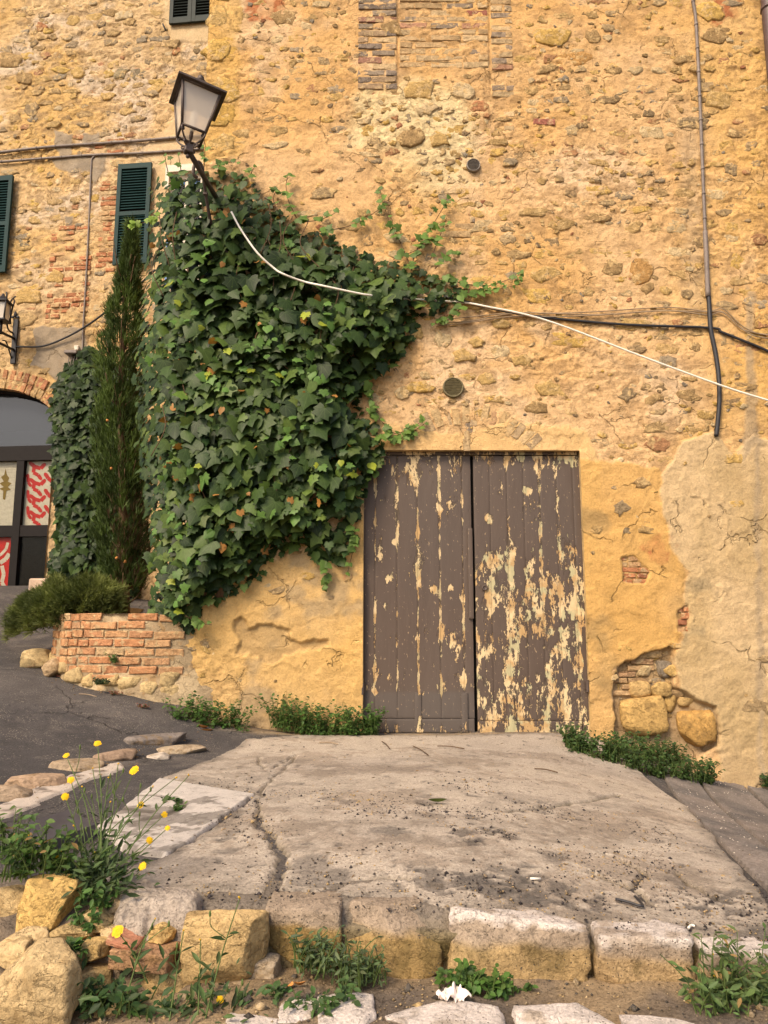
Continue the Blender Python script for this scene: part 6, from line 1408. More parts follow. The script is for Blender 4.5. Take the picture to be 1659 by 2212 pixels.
# ------------------------------------------------------------------ needle plants
def blades(P, D, L, wid, spread, per, rng, col, droop=0.0):
    """tufts of thin blades at P along D; returns V, F, C"""
    n = len(P); N = n * per
    Pn = np.repeat(P, per, 0); Dn = np.repeat(D, per, 0) + rng.normal(0, spread, (N, 3)); Dn[:, 2] -= droop; Dn /= np.linalg.norm(Dn, axis=1)[:, None]
    Ln = np.repeat(L, per) * rng.uniform(0.55, 1.1, N); Wd = np.cross(Dn, rng.normal(0, 1, (N, 3))); Wd /= np.linalg.norm(Wd, axis=1)[:, None] + 1e-9
    t0 = rng.uniform(0, 0.45, N)[:, None]; B = Pn + np.repeat(D, per, 0) * np.repeat(L, per)[:, None] * t0
    w = wid * rng.uniform(0.7, 1.3, N)[:, None]
    V = np.stack([B - Wd * w * 0.5, B + Wd * w * 0.5, B + Dn * (Ln * 0.6)[:, None] + Wd * w * 0.45, B + Dn * Ln[:, None], B + Dn * (Ln * 0.6)[:, None] - Wd * w * 0.45], 1).reshape(-1, 3)
    F = (np.array([[0, 1, 2], [0, 2, 4], [4, 2, 3]])[None] + (np.arange(N) * 5)[:, None, None]).reshape(-1, 3)
    return V, F, np.repeat(np.repeat(col, per, 0) * rng.uniform(0.75, 1.25, (N, 1)), 5, 0)
CG = np.random.default_rng(71)
CY = 0.95
cyp = empty('cypress_tree', PY(268, 1330, CY), 'narrow dark green cypress rising from the brick planter', 'tree')
hv = np.array([488, 520, 560, 600, 650, 700, 800, 900, 1000, 1100, 1200, 1262]); hu = np.array([284, 284, 280, 276, 272, 266, 260, 260, 264, 266, 264, 262]); hr = np.array([2, 7, 14, 21, 29, 35, 43, 46, 50, 54, 54, 40])
n = 5200; v = CG.uniform(490, 1275, n) ; u0 = np.interp(v, hv, hu); r0 = np.interp(v, hv, hr)
ph = CG.uniform(0, 6.283, n); rad = np.sqrt(CG.uniform(0.30, 1.0, n)) * (1 + 0.55 * fbm(ph * 2.2, v / 34.0, 3, 61)); kk = np.linalg.norm(PY(269, 900, CY) - PY(268, 900, CY))
P = np.array([PY(a_, b_, CY) for a_, b_ in zip(u0, v)]); off = np.stack([np.cos(ph), np.sin(ph), np.zeros(n)], 1) * (rad * r0 * kk)[:, None]; P = P + off
D = np.stack([np.cos(ph) * 0.42, np.sin(ph) * 0.42, np.ones(n)], 1); D /= np.linalg.norm(D, axis=1)[:, None]
cl = sstep(-0.3, 0.5, fbm(ph * 2.0, v / 45.0, 3, 63))[:, None]; col = np.array([0.040, 0.062, 0.014]) * (1 - cl) + np.array([0.090, 0.135, 0.028]) * cl
bare = sstep(980, 1240, v) * (CG.random(n) < 0.35) * (np.cos(ph) > -0.2); col = np.where(bare[:, None] > 0.3, np.array([[0.085, 0.055, 0.028]]), col)
V, F, C = blades(P, D, CG.uniform(0.05, 0.11, n), 0.006, 0.30, 7, CG, col)
obj('crown', make_mesh('crown', V, F, M_NEEDLE, False, C), cyp, 'stuff')
tr_ = [PY(268, 1340, CY), PY(266, 1100, CY), PY(262, 850, CY), PY(272, 620, CY), PY(284, 500, CY)]
a = Acc(); Pc = catmull(tr_, 8); a.add(*tube(Pc, np.linspace(0.055, 0.006, len(Pc)), 8)); a.build('trunk', M_STEM, cyp)
for k in range(46):
    t = CG.uniform(0.02, 0.8); q = Pc[int(t * (len(Pc) - 1))]; an = CG.uniform(0, 6.28); L_ = CG.uniform(0.12, 0.24)
    a = Acc(); a.add(*tube(catmull([q, q + np.array([math.cos(an) * L_ * 0.6, math.sin(an) * L_ * 0.6, L_ * 0.5]), q + np.array([math.cos(an) * L_, math.sin(an) * L_, L_ * 1.5])], 4), np.linspace(0.009, 0.003, 9), 5)); a.build('branch', M_STEM, cyp)
for u, v in ((232, 908), (252, 1205), (270, 1213), (240, 1012)):
    q = PY(u, v, CY - 0.22); a = Acc(); a.add(*boulder(q, (0.03, 0.03, 0.03), int(u), 0.2, 0.08, 2)); a.build('cone', M_DRYLEAF, cyp)
# low spiky shrub spilling over the planter
shb = empty('juniper_shrub', PY(150, 1360, 0.45), 'low spreading green needle shrub spilling over the left end of the planter', 'shrub')
n = 4200; th = CG.uniform(0, 6.283, n); rr_ = np.sqrt(CG.uniform(0, 1, n)); uu = 140 + 118 * rr_ * np.cos(th) * (1 + 0.15 * fbm(th * 2, rr_, 2, 65)); yy_ = 0.62 + 0.42 * rr_ * np.sin(th)
dome = np.sqrt(np.maximum(0, 1 - rr_ ** 2)); top = 1312 - 62 * dome * (0.75 + 0.5 * fbm(uu / 30.0, yy_ * 4, 3, 67)) + (140 - uu) * 0.22
vv = top + CG.uniform(0, 1, n) ** 1.6 * (45 + 25 * dome)
P = np.array([PY(a_, b_, c_) for a_, b_, c_ in zip(uu, vv, yy_)])
D = np.stack([np.cos(th) * 0.7 * rr_ + CG.normal(0, 0.3, n), -0.35 + np.sin(th) * 0.5 * rr_ + CG.normal(0, 0.3, n), 0.75 - 0.4 * rr_ + CG.normal(0, 0.2, n)], 1); D /= np.linalg.norm(D, axis=1)[:, None]
cl = sstep(-0.3, 0.5, fbm(uu / 22.0, vv / 22.0, 3, 69))[:, None]; col = (np.array([0.075, 0.092, 0.026]) * (1 - cl) + np.array([0.165, 0.185, 0.050]) * cl)
V, F, C = blades(P, D, CG.uniform(0.045, 0.09, n), 0.0042, 0.42, 13, CG, col)
obj('foliage', make_mesh('foliage', V, F, M_NEEDLE, False, C), shb, 'stuff')
for k in range(30):
    th_ = CG.uniform(0, 6.28); q0 = PY(150 + 30 * math.cos(th_), 1340, 0.6); q1 = PY(140 + 95 * math.cos(th_), 1318 + (-20 * math.cos(th_)), 0.6 + 0.3 * math.sin(th_)); a = Acc(); a.add(*tube(catmull([q0, (q0 + q1) / 2 + np.array([0, 0, 0.05]), q1], 4), np.linspace(0.010, 0.004, 9), 5)); a.build('branch', M_STEM, shb)
# ------------------------------------------------------------------ border stones between carriageway and apron
def rock(name, u, v, w, h, y, dep, cl, lab, cat='stone', boxy=0.6, rough=0.05, sub=4, rot=(0, 0, 0), parent=None, mat=None, seed=None, cuts=6, lift=0.0, paint=None):
    c_ = PY(u, v, y); k = np.linalg.norm(PY(u + 1, v, y) - c_); kv = abs(PY(u, v + 1, y)[2] - c_[2])
    V, F = boulder(c_ + np.array([0, 0, lift]), (w * k * 1.15, dep, h * kv * 1.15), int(u + v) if seed is None else seed, boxy, rough, sub, rot, cuts)
    col = np.broadcast_to(np.array(cl, float), (len(V), 3)).copy()
    if paint is not None: col = paint(V, col)
    o = obj(name, make_mesh(name, V, F, mat or M_ROCK, True, col), parent)
    if parent is None: tag(o, lab, cat)
    return o
def grock(name, u, v, w, d, h, cl, lab, boxy=0.7, rot=0.0, mat=None, rough=0.04, embed=0.62, seed=None):
    """a stone set in the ground: w along, d across, h tall, in metres"""
    p = onground(u, v); V, F = boulder(p + np.array([0, 0, h * (0.5 - embed)]), (w, d, h), seed or int(u * 3 + v), boxy, rough, 4, (0, 0, rot), 5)
    tag(obj(name, make_mesh(name, V, F, mat or M_ROCK, True, np.broadcast_to(np.array(cl, float), (len(V), 3)))), lab, 'stone')
grock('border_stone', 338, 1598, 0.50, 0.17, 0.12, (0.22, 0.185, 0.16), 'long flat grey stone at the top end of the road border', 0.85, R(32))
grock('border_stone', 392, 1618, 0.36, 0.20, 0.10, (0.44, 0.34, 0.23), 'pale tan flat stone beside the grey border stone near the weeds', 0.75, R(28))
grock('border_stone', 343, 1634, 0.17, 0.12, 0.07, (0.50, 0.42, 0.34), 'small whitish stone below the grey border stone', 0.7, R(25))
grock('border_stone', 250, 1634, 0.30, 0.20, 0.12, (0.34, 0.235, 0.16), 'brown rounded border stone left of the grey one', 0.6, R(20))
grock('border_stone', 165, 1655, 0.34, 0.20, 0.11, (0.36, 0.27, 0.18), 'broad tan border stone behind the flower stems', 0.6, R(25))
grock('border_stone', 78, 1691, 0.34, 0.17, 0.12, (0.42, 0.29, 0.19), 'oval pinkish tan border stone near the left edge', 0.55, R(18))
grock('border_stone', 10, 1716, 0.28, 0.18, 0.13, (0.38, 0.28, 0.19), 'border stone cut off by the left edge of the picture', 0.55, R(20))
# ------------------------------------------------------------------ kerb of big blocks
def white_top(seed, thr_front=-3.44, k=0.9, droop=0.02):
    def f(V, col):
        zt = V[:, 2].max(); q = (zt - V[:, 2]) + 0.018 * fbm(V[:, 0] * 9, V[:, 1] * 9 + V[:, 2] * 9, 4, seed) + 0.012 * fbm(V[:, 0] * 30, V[:, 1] * 30 + V[:, 2] * 20, 3, seed + 3)
        m = (1 - sstep(droop, droop + 0.012, q)) * (1 - 0.75 * sstep(0.15, 0.4, fbm(V[:, 0] * 11, V[:, 1] * 16, 5, seed + 7)))
        return col * (1 - m[:, None] * k) + np.array([0.62, 0.54, 0.48]) * m[:, None] * k
    return f
def mossy(seed):
    def f(V, col):
        zt, zb = V[:, 2].max(), V[:, 2].min(); t = (zt - V[:, 2]) / (zt - zb)
        topc = np.array([0.33, 0.255, 0.185]); m = (1 - sstep(0.22, 0.34, t + 0.08 * fbm(V[:, 0] * 8, V[:, 2] * 8, 3, seed)))[:, None]
        mo = (sstep(0.0, 0.4, fbm(V[:, 0] * 14, V[:, 2] * 9, 4, seed + 2)) * 0.6)[:, None]
        c_ = col * (1 - mo) + np.array([0.115, 0.082, 0.03]) * mo
        return c_ * (1 - m) + topc * m
    return f
kerb = empty('stone_kerb', (0.4, -3.42, -0.1), 'row of big rough kerb blocks, some painted white, edging the concrete', 'kerb')
def kblock(u0, u1, vtop, vbot, yf, dep, cl, paint, seed, tilt=0.0):
    a_, b_ = PY(u0, vtop, yf), PY(u1, vtop, yf); zb = PY((u0 + u1) / 2, vbot, yf)[2]; zt = gz1((a_[0] + b_[0]) / 2, -3.36) + 0.002; w = b_[0] - a_[0]
    V, F = boulder(((a_[0] + b_[0]) / 2, yf + dep / 2, (zt + zb) / 2 - 0.018), (w * 1.20, dep * 1.16, (zt - zb + 0.06) * 1.18), seed, 0.93, 0.042, 5, (0, tilt, 0), 4, 0.034)
    def pf(V):
        c_ = np.broadcast_to(np.array(cl, float), (len(V), 3)).copy(); c_ = mossy(seed)(V, c_); return paint(V, c_) if paint else c_
    obj('kerb_block', make_mesh('kerb_block', V, F, M_KERB, True, pf(V)), kerb)
kblock(566, 735, 1985, 2072, -3.43, 0.19, (0.34, 0.225, 0.085), None, 601, R(1))
kblock(748, 957, 1997, 2108, -3.45, 0.17, (0.33, 0.22, 0.09), None, 602, R(2))
kblock(970, 1276, 2022, 2148, -3.46, 0.16, (0.40, 0.275, 0.13), white_top(611), 603, R(4.2))
kblock(1290, 1503, 2066, 2170, -3.47, 0.19, (0.39, 0.27, 0.14), white_top(612), 604, R(3))
kblock(1514, 1790, 2096, 2185, -3.47, 0.19, (0.40, 0.28, 0.15), white_top(613), 605, R(3))
kblock(1800, 2080, 2120, 2210, -3.47, 0.19, (0.40, 0.28, 0.15), None, 606, R(3))
# mortar bed under and between the blocks
xs = np.arange(-1.3, 2.4, 0.012); ts = np.linspace(0, 1, 40); X, T, F = grid(xs, ts)
zt_ = np.interp(X, [-0.4, 0.1, 0.6, 1.1, 2.4], [-0.055, -0.065, -0.105, -0.155, -0.29]); yv = -3.17 - np.minimum(T * 2.2, 1) * 0.245 - 0.02 * fbm(X * 7, T * 4, 4, 621) - 0.035 * sstep(0.75, 1, T); zv = zt_ - np.maximum(0, T - 0.45) / 0.55 * 0.22 + 0.012 * fbm(X * 9, T * 6, 4, 622)
zv = np.where(T < 0.4, np.maximum(zv, gz(X, np.maximum(yv, -3.45)) + 0.003 + 0.004 * fbm(X * 20, T * 12, 3, 625) - 0.03 * sstep(0.30, 0.42, T)), zv)
k = sstep(-0.2, 0.4, fbm(X * 6, T * 5, 4, 623)); cc = L3(L3((0.20, 0.165, 0.13), (0.20, 0.155, 0.085), sstep(0.35, 0.5, T)), (0.12, 0.088, 0.035), k * sstep(0.3, 0.5, T))
obj('mortar_bed', make_mesh('mortar_bed', np.stack([X, yv, zv], 1), F[:, ::-1].copy(), M_KERB, True, cc), kerb)
# lower step with white-painted stones
step = empty('stone_step', PY(900, 2190, -3.6), 'low white painted stone step at the bottom edge of the picture', 'step')
for u, v, w, d, cl, sd_ in ((748, 2186, 0.17, 0.17, (0.52, 0.42, 0.31), 1), (955, 2186, 0.33, 0.19, (0.40, 0.32, 0.24), 2), (1225, 2205, 0.28, 0.16, (0.38, 0.30, 0.22), 3), (1480, 2235, 0.32, 0.2, (0.36, 0.28, 0.2), 4), (640, 2190, 0.10, 0.14, (0.46, 0.36, 0.25), 5), (545, 2215, 0.15, 0.14, (0.44, 0.33, 0.2), 6)):
    p = PZ(u, v, -0.175); V, F = boulder((p[0], p[1], -0.205), (w * 1.1, d * 1.1, 0.10), 630 + sd_, 0.85, 0.035, 5, (0, 0, R(rs.uniform(-6, 6))), 3, 0.02)
    obj('step_block', make_mesh('step_block', V, F, M_KERB, True, white_top(640 + sd_, droop=0.03)(V, np.broadcast_to(np.array(cl, float), (len(V), 3)).copy())), step)
# ------------------------------------------------------------------ tumbled dry-stone wall, lower left
dw = empty('dry_stone_wall', PY(300, 2150, -3.5), 'tumbled dry stone wall of ochre blocks at the lower left', 'stone wall')
OCB = (0.50, 0.335, 0.135)
for u, v, w, h, y, dp, cl, bx in ((108, 1955, 118, 122, -3.40, 0.16, (0.52, 0.34, 0.12), 0.7), (86, 2132, 190, 185, -3.62, 0.22, (0.50, 0.36, 0.185), 0.45), (197, 2052, 76, 52, -3.50, 0.10, OCB, 0.6), (486, 2046, 182, 172, -3.48, 0.17, (0.50, 0.345, 0.16), 0.72), (383, 2130, 148, 98, -3.50, 0.14, (0.46, 0.32, 0.15), 0.65),
                                  (286, 2120, 56, 70, -3.47, 0.08, (0.42, 0.28, 0.13), 0.7), (350, 2016, 52, 40, -3.49, 0.06, (0.55, 0.37, 0.15), 0.75), (22, 1955, 64, 76, -3.36, 0.12, (0.50, 0.36, 0.18), 0.6), (498, 2142, 110, 46, -3.52, 0.10, (0.42, 0.32, 0.21), 0.75), (566, 2110, 76, 90, -3.45, 0.12, (0.46, 0.36, 0.25), 0.7), (150, 2200, 60, 50, -3.58, 0.1, (0.44, 0.31, 0.15), 0.5),
                                  (212, 1990, 70, 50, -3.42, 0.10, (0.46, 0.33, 0.16), 0.6), (545, 2185, 80, 46, -3.56, 0.10, (0.44, 0.32, 0.19), 0.6), (262, 1955, 60, 40, -3.36, 0.10, (0.46, 0.34, 0.2), 0.6), (395, 2195, 120, 50, -3.58, 0.12, (0.40, 0.29, 0.16), 0.6), (235, 2170, 60, 50, -3.55, 0.1, (0.36, 0.25, 0.13), 0.6), (60, 2030, 110, 60, -3.46, 0.1, (0.47, 0.34, 0.18), 0.5), (150, 2075, 70, 60, -3.54, 0.1, (0.46, 0.33, 0.17), 0.6), (240, 2020, 50, 40, -3.46, 0.08, (0.5, 0.36, 0.19), 0.7), (330, 2180, 80, 60, -3.57, 0.1, (0.45, 0.32, 0.16), 0.6), (455, 2165, 80, 50, -3.55, 0.1, (0.48, 0.36, 0.2), 0.65), (610, 2150, 60, 44, -3.52, 0.1, (0.45, 0.36, 0.26), 0.7), (560, 2030, 40, 120, -3.44, 0.1, (0.42, 0.3, 0.15), 0.7), (620, 2195, 70, 40, -3.6, 0.1, (0.44, 0.34, 0.22), 0.7), (30, 2060, 90, 60, -3.52, 0.1, (0.48, 0.35, 0.18), 0.55), (250, 2180, 90, 60, -3.58, 0.1, (0.46, 0.32, 0.15), 0.7), (470, 2200, 110, 50, -3.6, 0.1, (0.46, 0.34, 0.19), 0.7), (200, 2120, 80, 60, -3.54, 0.1, (0.45, 0.31, 0.14), 0.7), (160, 2010, 90, 40, -3.45, 0.09, (0.48, 0.34, 0.16), 0.7), (430, 2110, 50, 60, -3.47, 0.09, (0.42, 0.29, 0.14), 0.7)):
    rock('stone', u, v, w, h, y, dp, cl, None, parent=dw, boxy=bx, rough=0.04, sub=5, cuts=5 if w > 185 else 8, rot=(0, R(rs.uniform(-5, 5)), R(rs.uniform(-12, 12))))
c_ = PY(314, 2063, -3.52); kx = np.linalg.norm(PY(315, 2063, -3.52) - c_)
V, F = boulder(c_, (158 * kx, 0.12, 46 * kx), 650, 0.97, 0.012, 5, (0, R(2.5), R(-6)), 1, 0.01); obj('brick', make_mesh('brick', V, F, M_ROCK, True, np.broadcast_to(np.array([0.38, 0.22, 0.12]), (len(V), 3))), dw)
V, F = boulder(PY(272, 2028, -3.51), (84 * kx, 0.10, 15 * kx), 651, 0.9, 0.02, 4, (R(4), R(14), 0), 1, 0.01); obj('roof_tile', make_mesh('roof_tile', V, F, M_BRICK, True, np.broadcast_to(np.array([0.48, 0.22, 0.13]), (len(V), 3))), dw)
# sandy earth packed behind and between the stones
U_, V_, F = grid(np.linspace(-60, 640, 120), np.linspace(1900, 2260, 80)); yv = np.interp(V_, [1900, 2000, 2100, 2260], [-3.30, -3.41, -3.47, -3.58]) + 0.03 * fbm(U_ / 60.0, V_ / 60.0, 4, 671) + 0.012 * fbm(U_ / 18.0, V_ / 18.0, 3, 672)
yv = yv + 0.10 * sstep(560, 640, U_)
Pm = np.array([PY(a_, b_, c_) for a_, b_, c_ in zip(U_, V_, yv)]); k = sstep(-0.2, 0.4, fbm(U_ / 40.0, V_ / 40.0, 4, 673))
Pm[:, 2] = np.minimum(Pm[:, 2], gz(Pm[:, 0], np.maximum(Pm[:, 1], -3.29)) - 0.03)
obj('earth_fill', make_mesh('earth_fill', Pm, F, M_KERB, True, L3((0.44, 0.31, 0.16), (0.30, 0.205, 0.11), k)), dw)
# grey mortar lump capping the wall end
xs = np.linspace(0, 1, 90); X, T, F = grid(xs, np.linspace(0, 1, 90))
A_, B_, C_, D_ = PY(262, 1898, -3.16), PY(450, 1955, -3.33), PY(430, 1975, -3.46), PY(232, 1985, -3.47)
Pm = (A_[None] * ((1 - X) * (1 - T))[:, None] + B_[None] * (X * (1 - T))[:, None] + C_[None] * (X * T)[:, None] + D_[None] * ((1 - X) * T)[:, None])
ed = np.minimum.reduce([X, 1 - X, T, 1 - T]); Pm[:, 2] += 0.03 * sstep(0, 0.12, ed) + 0.016 * fbm(X * 4, T * 4, 4, 661) + 0.003 * fbm(X * 16, T * 16, 3, 662) - 0.05 * sstep(0.06, 0, ed); Pm[:, 1] -= 0.03 * sstep(0.7, 1, T) * (1 + fbm(X * 5, T * 3, 3, 663)); Pm[:, 2] -= 0.075 * sstep(0.7, 1.0, T) * (1 + 0.7 * fbm(X * 6, T * 2, 3, 664))
obj('mortar_cap', make_mesh('mortar_cap', Pm, F[:, ::-1].copy(), M_KERB, True, np.broadcast_to(np.array([0.36, 0.30, 0.245]), (len(Pm), 3))), dw)
# loose stones and grit on the lower ground
gx = GR.uniform(-1.4, 1.5, 1500); gy = GR.uniform(-3.95, -3.46, 1500); gzv = np.array([lz(a_, b_) for a_, b_ in zip(gx, gy)]) + 0.02 * fbm(gx * 5, gy * 5, 4, 51) + 0.001
sz = GR.uniform(0.002, 0.006, 1500) * (1 + 2.2 * (GR.random(1500) > 0.95)); V = oc[None] * sz[:, None, None] * GR.uniform(0.6, 1.3, (1500, 6, 1)) + np.stack([gx, gy, gzv], 1)[:, None, :]
F = (of[None] + (np.arange(1500) * 6)[:, None, None]).reshape(-1, 3); cc = np.where(GR.random(1500)[:, None] < 0.5, np.array([[0.10, 0.085, 0.07]]), np.array([[0.42, 0.32, 0.2]])) * GR.uniform(0.6, 1.3, (1500, 1))
tag(obj('gravel', make_mesh('gravel', V.reshape(-1, 3), F, M_STONE, False, np.repeat(cc, 6, 0)), None, 'stuff'), 'loose grit and pebbles on the lower ground before the kerb', 'gravel')
# ------------------------------------------------------------------ weeds
WG = np.random.default_rng(88)
def small_leaf():
    V = np.array([(0, 0, 0), (0.30, 0.35, 0.05), (0.26, 0.65, 0.02), (0, 1, -0.10), (-0.26, 0.65, 0.02), (-0.30, 0.35, 0.05), (0, 0.5, -0.06)])
    return V, np.array([[0, 1, 6], [1, 2, 6], [2, 3, 6], [3, 4, 6], [4, 5, 6], [5, 0, 6]])
SLV, SLF = small_leaf()
def leaves_at(P, nr, tip, S, col, narrow=1.0):
    M = frames(nr, tip); tv = SLV * np.array([narrow, 1, 1]); n = len(tv)
    V = np.einsum('mij,nj->mni', M, tv) * S[:, None, None] + P[:, None, :]
    return V.reshape(-1, 3), (SLF[None] + (np.arange(len(P)) * n)[:, None, None]).reshape(-1, 3), np.repeat(col, n, 0)
def weed(name, label, region, n, size, height, tone=(0.055, 0.105, 0.022), narrow=1.0, group=None, cat='weed', nst=26, wall=False, dead=0.0, y=None):
    """a clump of leafy stems over a list of ground points (x, y, z, spread)"""
    pts = np.array(region, float); root = empty(name, pts[:, :3].mean(0), label, cat, group); A = Acc(); LP, LN_, LT = [], [], []
    per = max(4, n // max(1, nst * len(pts)))
    for (x, y_, z, sp_) in pts:
        for k in range(nst):
            b = np.array([x + WG.normal(0, sp_ * 0.45), y_ + WG.normal(0, sp_ * 0.25), z]); hh = height * WG.uniform(0.3, 1.15); an = WG.uniform(0, 6.28); ln = WG.uniform(0.1, 0.8) * hh
            tp = b + np.array([math.cos(an) * ln, math.sin(an) * ln * 0.7 - 0.15 * hh, hh]); md = (b + tp) / 2 + np.array([0, 0, hh * 0.15]); Pc = catmull([b, md, tp], 4); A.add(*tube(Pc, np.linspace(0.0022, 0.001, len(Pc)), 4, False))
            t = np.linspace(0.15, 1, per); idx = t * (len(Pc) - 1); P = np.stack([np.interp(idx, np.arange(len(Pc)), Pc[:, q]) for q in range(3)], 1); a2 = WG.uniform(0, 6.28, per)
            LP.append(P); LT.append(np.stack([np.cos(a2), np.sin(a2), WG.normal(0.15, 0.3, per)], 1)); LN_.append(np.stack([WG.normal(0, 0.4, per), -0.45 + WG.normal(0, 0.35, per), np.ones(per)], 1))
    P = np.concatenate(LP); S = WG.uniform(0.5, 1.15, len(P)) * size
    col = np.array([tone]) * WG.uniform(0.55, 1.5, (len(P), 1)) * WG.uniform(0.9, 1.1, (len(P), 3))
    if dead: col = np.where(WG.random((len(P), 1)) < dead, np.array([[0.25, 0.16, 0.06]]), col)
    V, F, C = leaves_at(P, np.concatenate(LN_), np.concatenate(LT), S, col, narrow)
    obj('foliage', make_mesh('foliage', V, F, M_WEED, True, C), root, 'stuff'); A.build('stems', M_GSTEM, root, True, 'stuff'); return root
def gp(u, v, s, dz=0.0, up=0.0):
    p = onground(u, v); return (p[0], p[1], p[2] + dz, s)
def lp(u, v, y, s): p = PY(u, v, y); return (p[0], p[1], p[2], s)
weed('weed_clump', 'bushy green weed with dry orange leaves at the wall foot beside the border stones', [lp(465, 1588, -0.16, 0.12), lp(505, 1592, -0.14, 0.10), lp(395, 1578, -0.22, 0.10), lp(430, 1590, -0.2, 0.09)], 1100, 0.036, 0.24)
weed('weed_clump', 'small sparse weed at the wall foot left of the door', [lp(622, 1580, -0.08, 0.09), lp(600, 1572, -0.05, 0.05)], 420, 0.032, 0.23)
weed('weed_clump', 'low green weed spreading at the left foot of the door', [lp(700, 1598, -0.10, 0.11), lp(750, 1600, -0.12, 0.12), lp(795, 1598, -0.10, 0.10), lp(660, 1592, -0.08, 0.07)], 1900, 0.033, 0.23, nst=40)
weed('weed_clump', 'dense low green weed along the wall right of the door', [(*onground(1262, 1630), 0.09), (*onground(1310, 1645), 0.12), (*onground(1370, 1662), 0.14), (*onground(1430, 1678), 0.14), (*onground(1480, 1688), 0.12), (*onground(1400, 1640), 0.13), (*onground(1345, 1632), 0.11), (*onground(1520, 1694), 0.07), (*onground(1235, 1618), 0.05), (*onground(1450, 1655), 0.12)], 4600, 0.029, 0.155, (0.042, 0.076, 0.020), nst=52)
weed('weed_clump', 'dark weed tuft at the wall foot by the right edge', [lp(1662, 1700, -0.06, 0.06)], 120, 0.03, 0.10, (0.03, 0.06, 0.018))
weed('weed_clump', 'grey green weed in front of the first kerb blocks', [lp(690, 2100, -3.50, 0.07), lp(745, 2112, -3.50, 0.07), lp(800, 2118, -3.50, 0.05), lp(660, 2090, -3.48, 0.04), lp(770, 2128, -3.53, 0.05)], 600, 0.026, 0.09, (0.075, 0.105, 0.045), 0.55, nst=26)
weed('weed_clump', 'round leaved green weed at the foot of the white painted kerb', [lp(985, 2130, -3.53, 0.045), lp(1030, 2142, -3.55, 0.055), lp(1075, 2148, -3.55, 0.04)], 420, 0.024, 0.055, (0.06, 0.115, 0.022), nst=22)
weed('weed_clump', 'tiny weed sprig at the base of the long white kerb block', [lp(1142, 2146, -3.52, 0.02)], 40, 0.018, 0.03, nst=8)
weed('weed_clump', 'leafy yellow budded weed at the lower right corner', [lp(1545, 2195, -3.56, 0.06), lp(1600, 2190, -3.56, 0.07), lp(1650, 2200, -3.56, 0.07), lp(1560, 2230, -3.62, 0.08)], 620, 0.034, 0.17, (0.075, 0.115, 0.035), 0.6, nst=20, dead=0.06)
weed('weed_clump', 'trailing green leaves over the wall at the left edge', [lp(30, 1900, -3.38, 0.07), lp(80, 1880, -3.34, 0.07), lp(20, 1850, -3.25, 0.07), lp(130, 1890, -3.34, 0.06)], 480, 0.032, 0.13, (0.060, 0.105, 0.022), 0.8, nst=22, dead=0.04)
weed('weed_clump', 'green leaves growing between the big ochre blocks of the stone wall', [lp(180, 2010, -3.46, 0.04), lp(150, 2070, -3.54, 0.05), lp(215, 1960, -3.42, 0.05)], 220, 0.030, 0.06, (0.05, 0.10, 0.022), 0.8, nst=16)
weed('weed_clump', 'leafy undergrowth along the bottom left edge', [lp(215, 2180, -3.62, 0.07), lp(280, 2190, -3.62, 0.08), lp(350, 2225, -3.64, 0.07), lp(420, 2235, -3.64, 0.07)], 300, 0.034, 0.075, (0.038, 0.072, 0.022), 0.8, nst=18)
weed('weed_clump', 'low weeds at the bottom edge beside the white step', [lp(520, 2205, -3.62, 0.07), lp(600, 2215, -3.62, 0.07), lp(660, 2205, -3.62, 0.06), lp(600, 2180, -3.58, 0.05), lp(700, 2215, -3.66, 0.05), lp(740, 2190, -3.62, 0.03)], 560, 0.028, 0.065, (0.055, 0.10, 0.028), 0.8, nst=18)
weed('weed_sprig', 'little weed sprig sprouting from the brick planter face', [lp(245, 1432, -0.06, 0.03)], 60, 0.026, 0.07, nst=8)
weed('moss_tuft', 'dark cushion of plants at the foot of the brick planter', [lp(218, 1478, -0.12, 0.06)], 260, 0.020, 0.04, (0.03, 0.045, 0.018), nst=40)
weed('weed_sprig', 'little green plant in the gap of the manhole lid', [(*onground(372, 1738), 0.05), (*onground(385, 1752), 0.03)], 120, 0.024, 0.03, (0.05, 0.09, 0.02), nst=12)
# reddish stonecrop along the planter foot
weed('red_stonecrop', 'reddish creeping plant along the asphalt edge below the planter', [gp(250, 1500, 0.05), gp(110, 1452, 0.06), gp(70, 1440, 0.06), gp(60, 1425, 0.04), gp(310, 1528, 0.05), gp(135, 1462, 0.05)], 420, 0.014, 0.025, (0.20, 0.06, 0.05), nst=22)
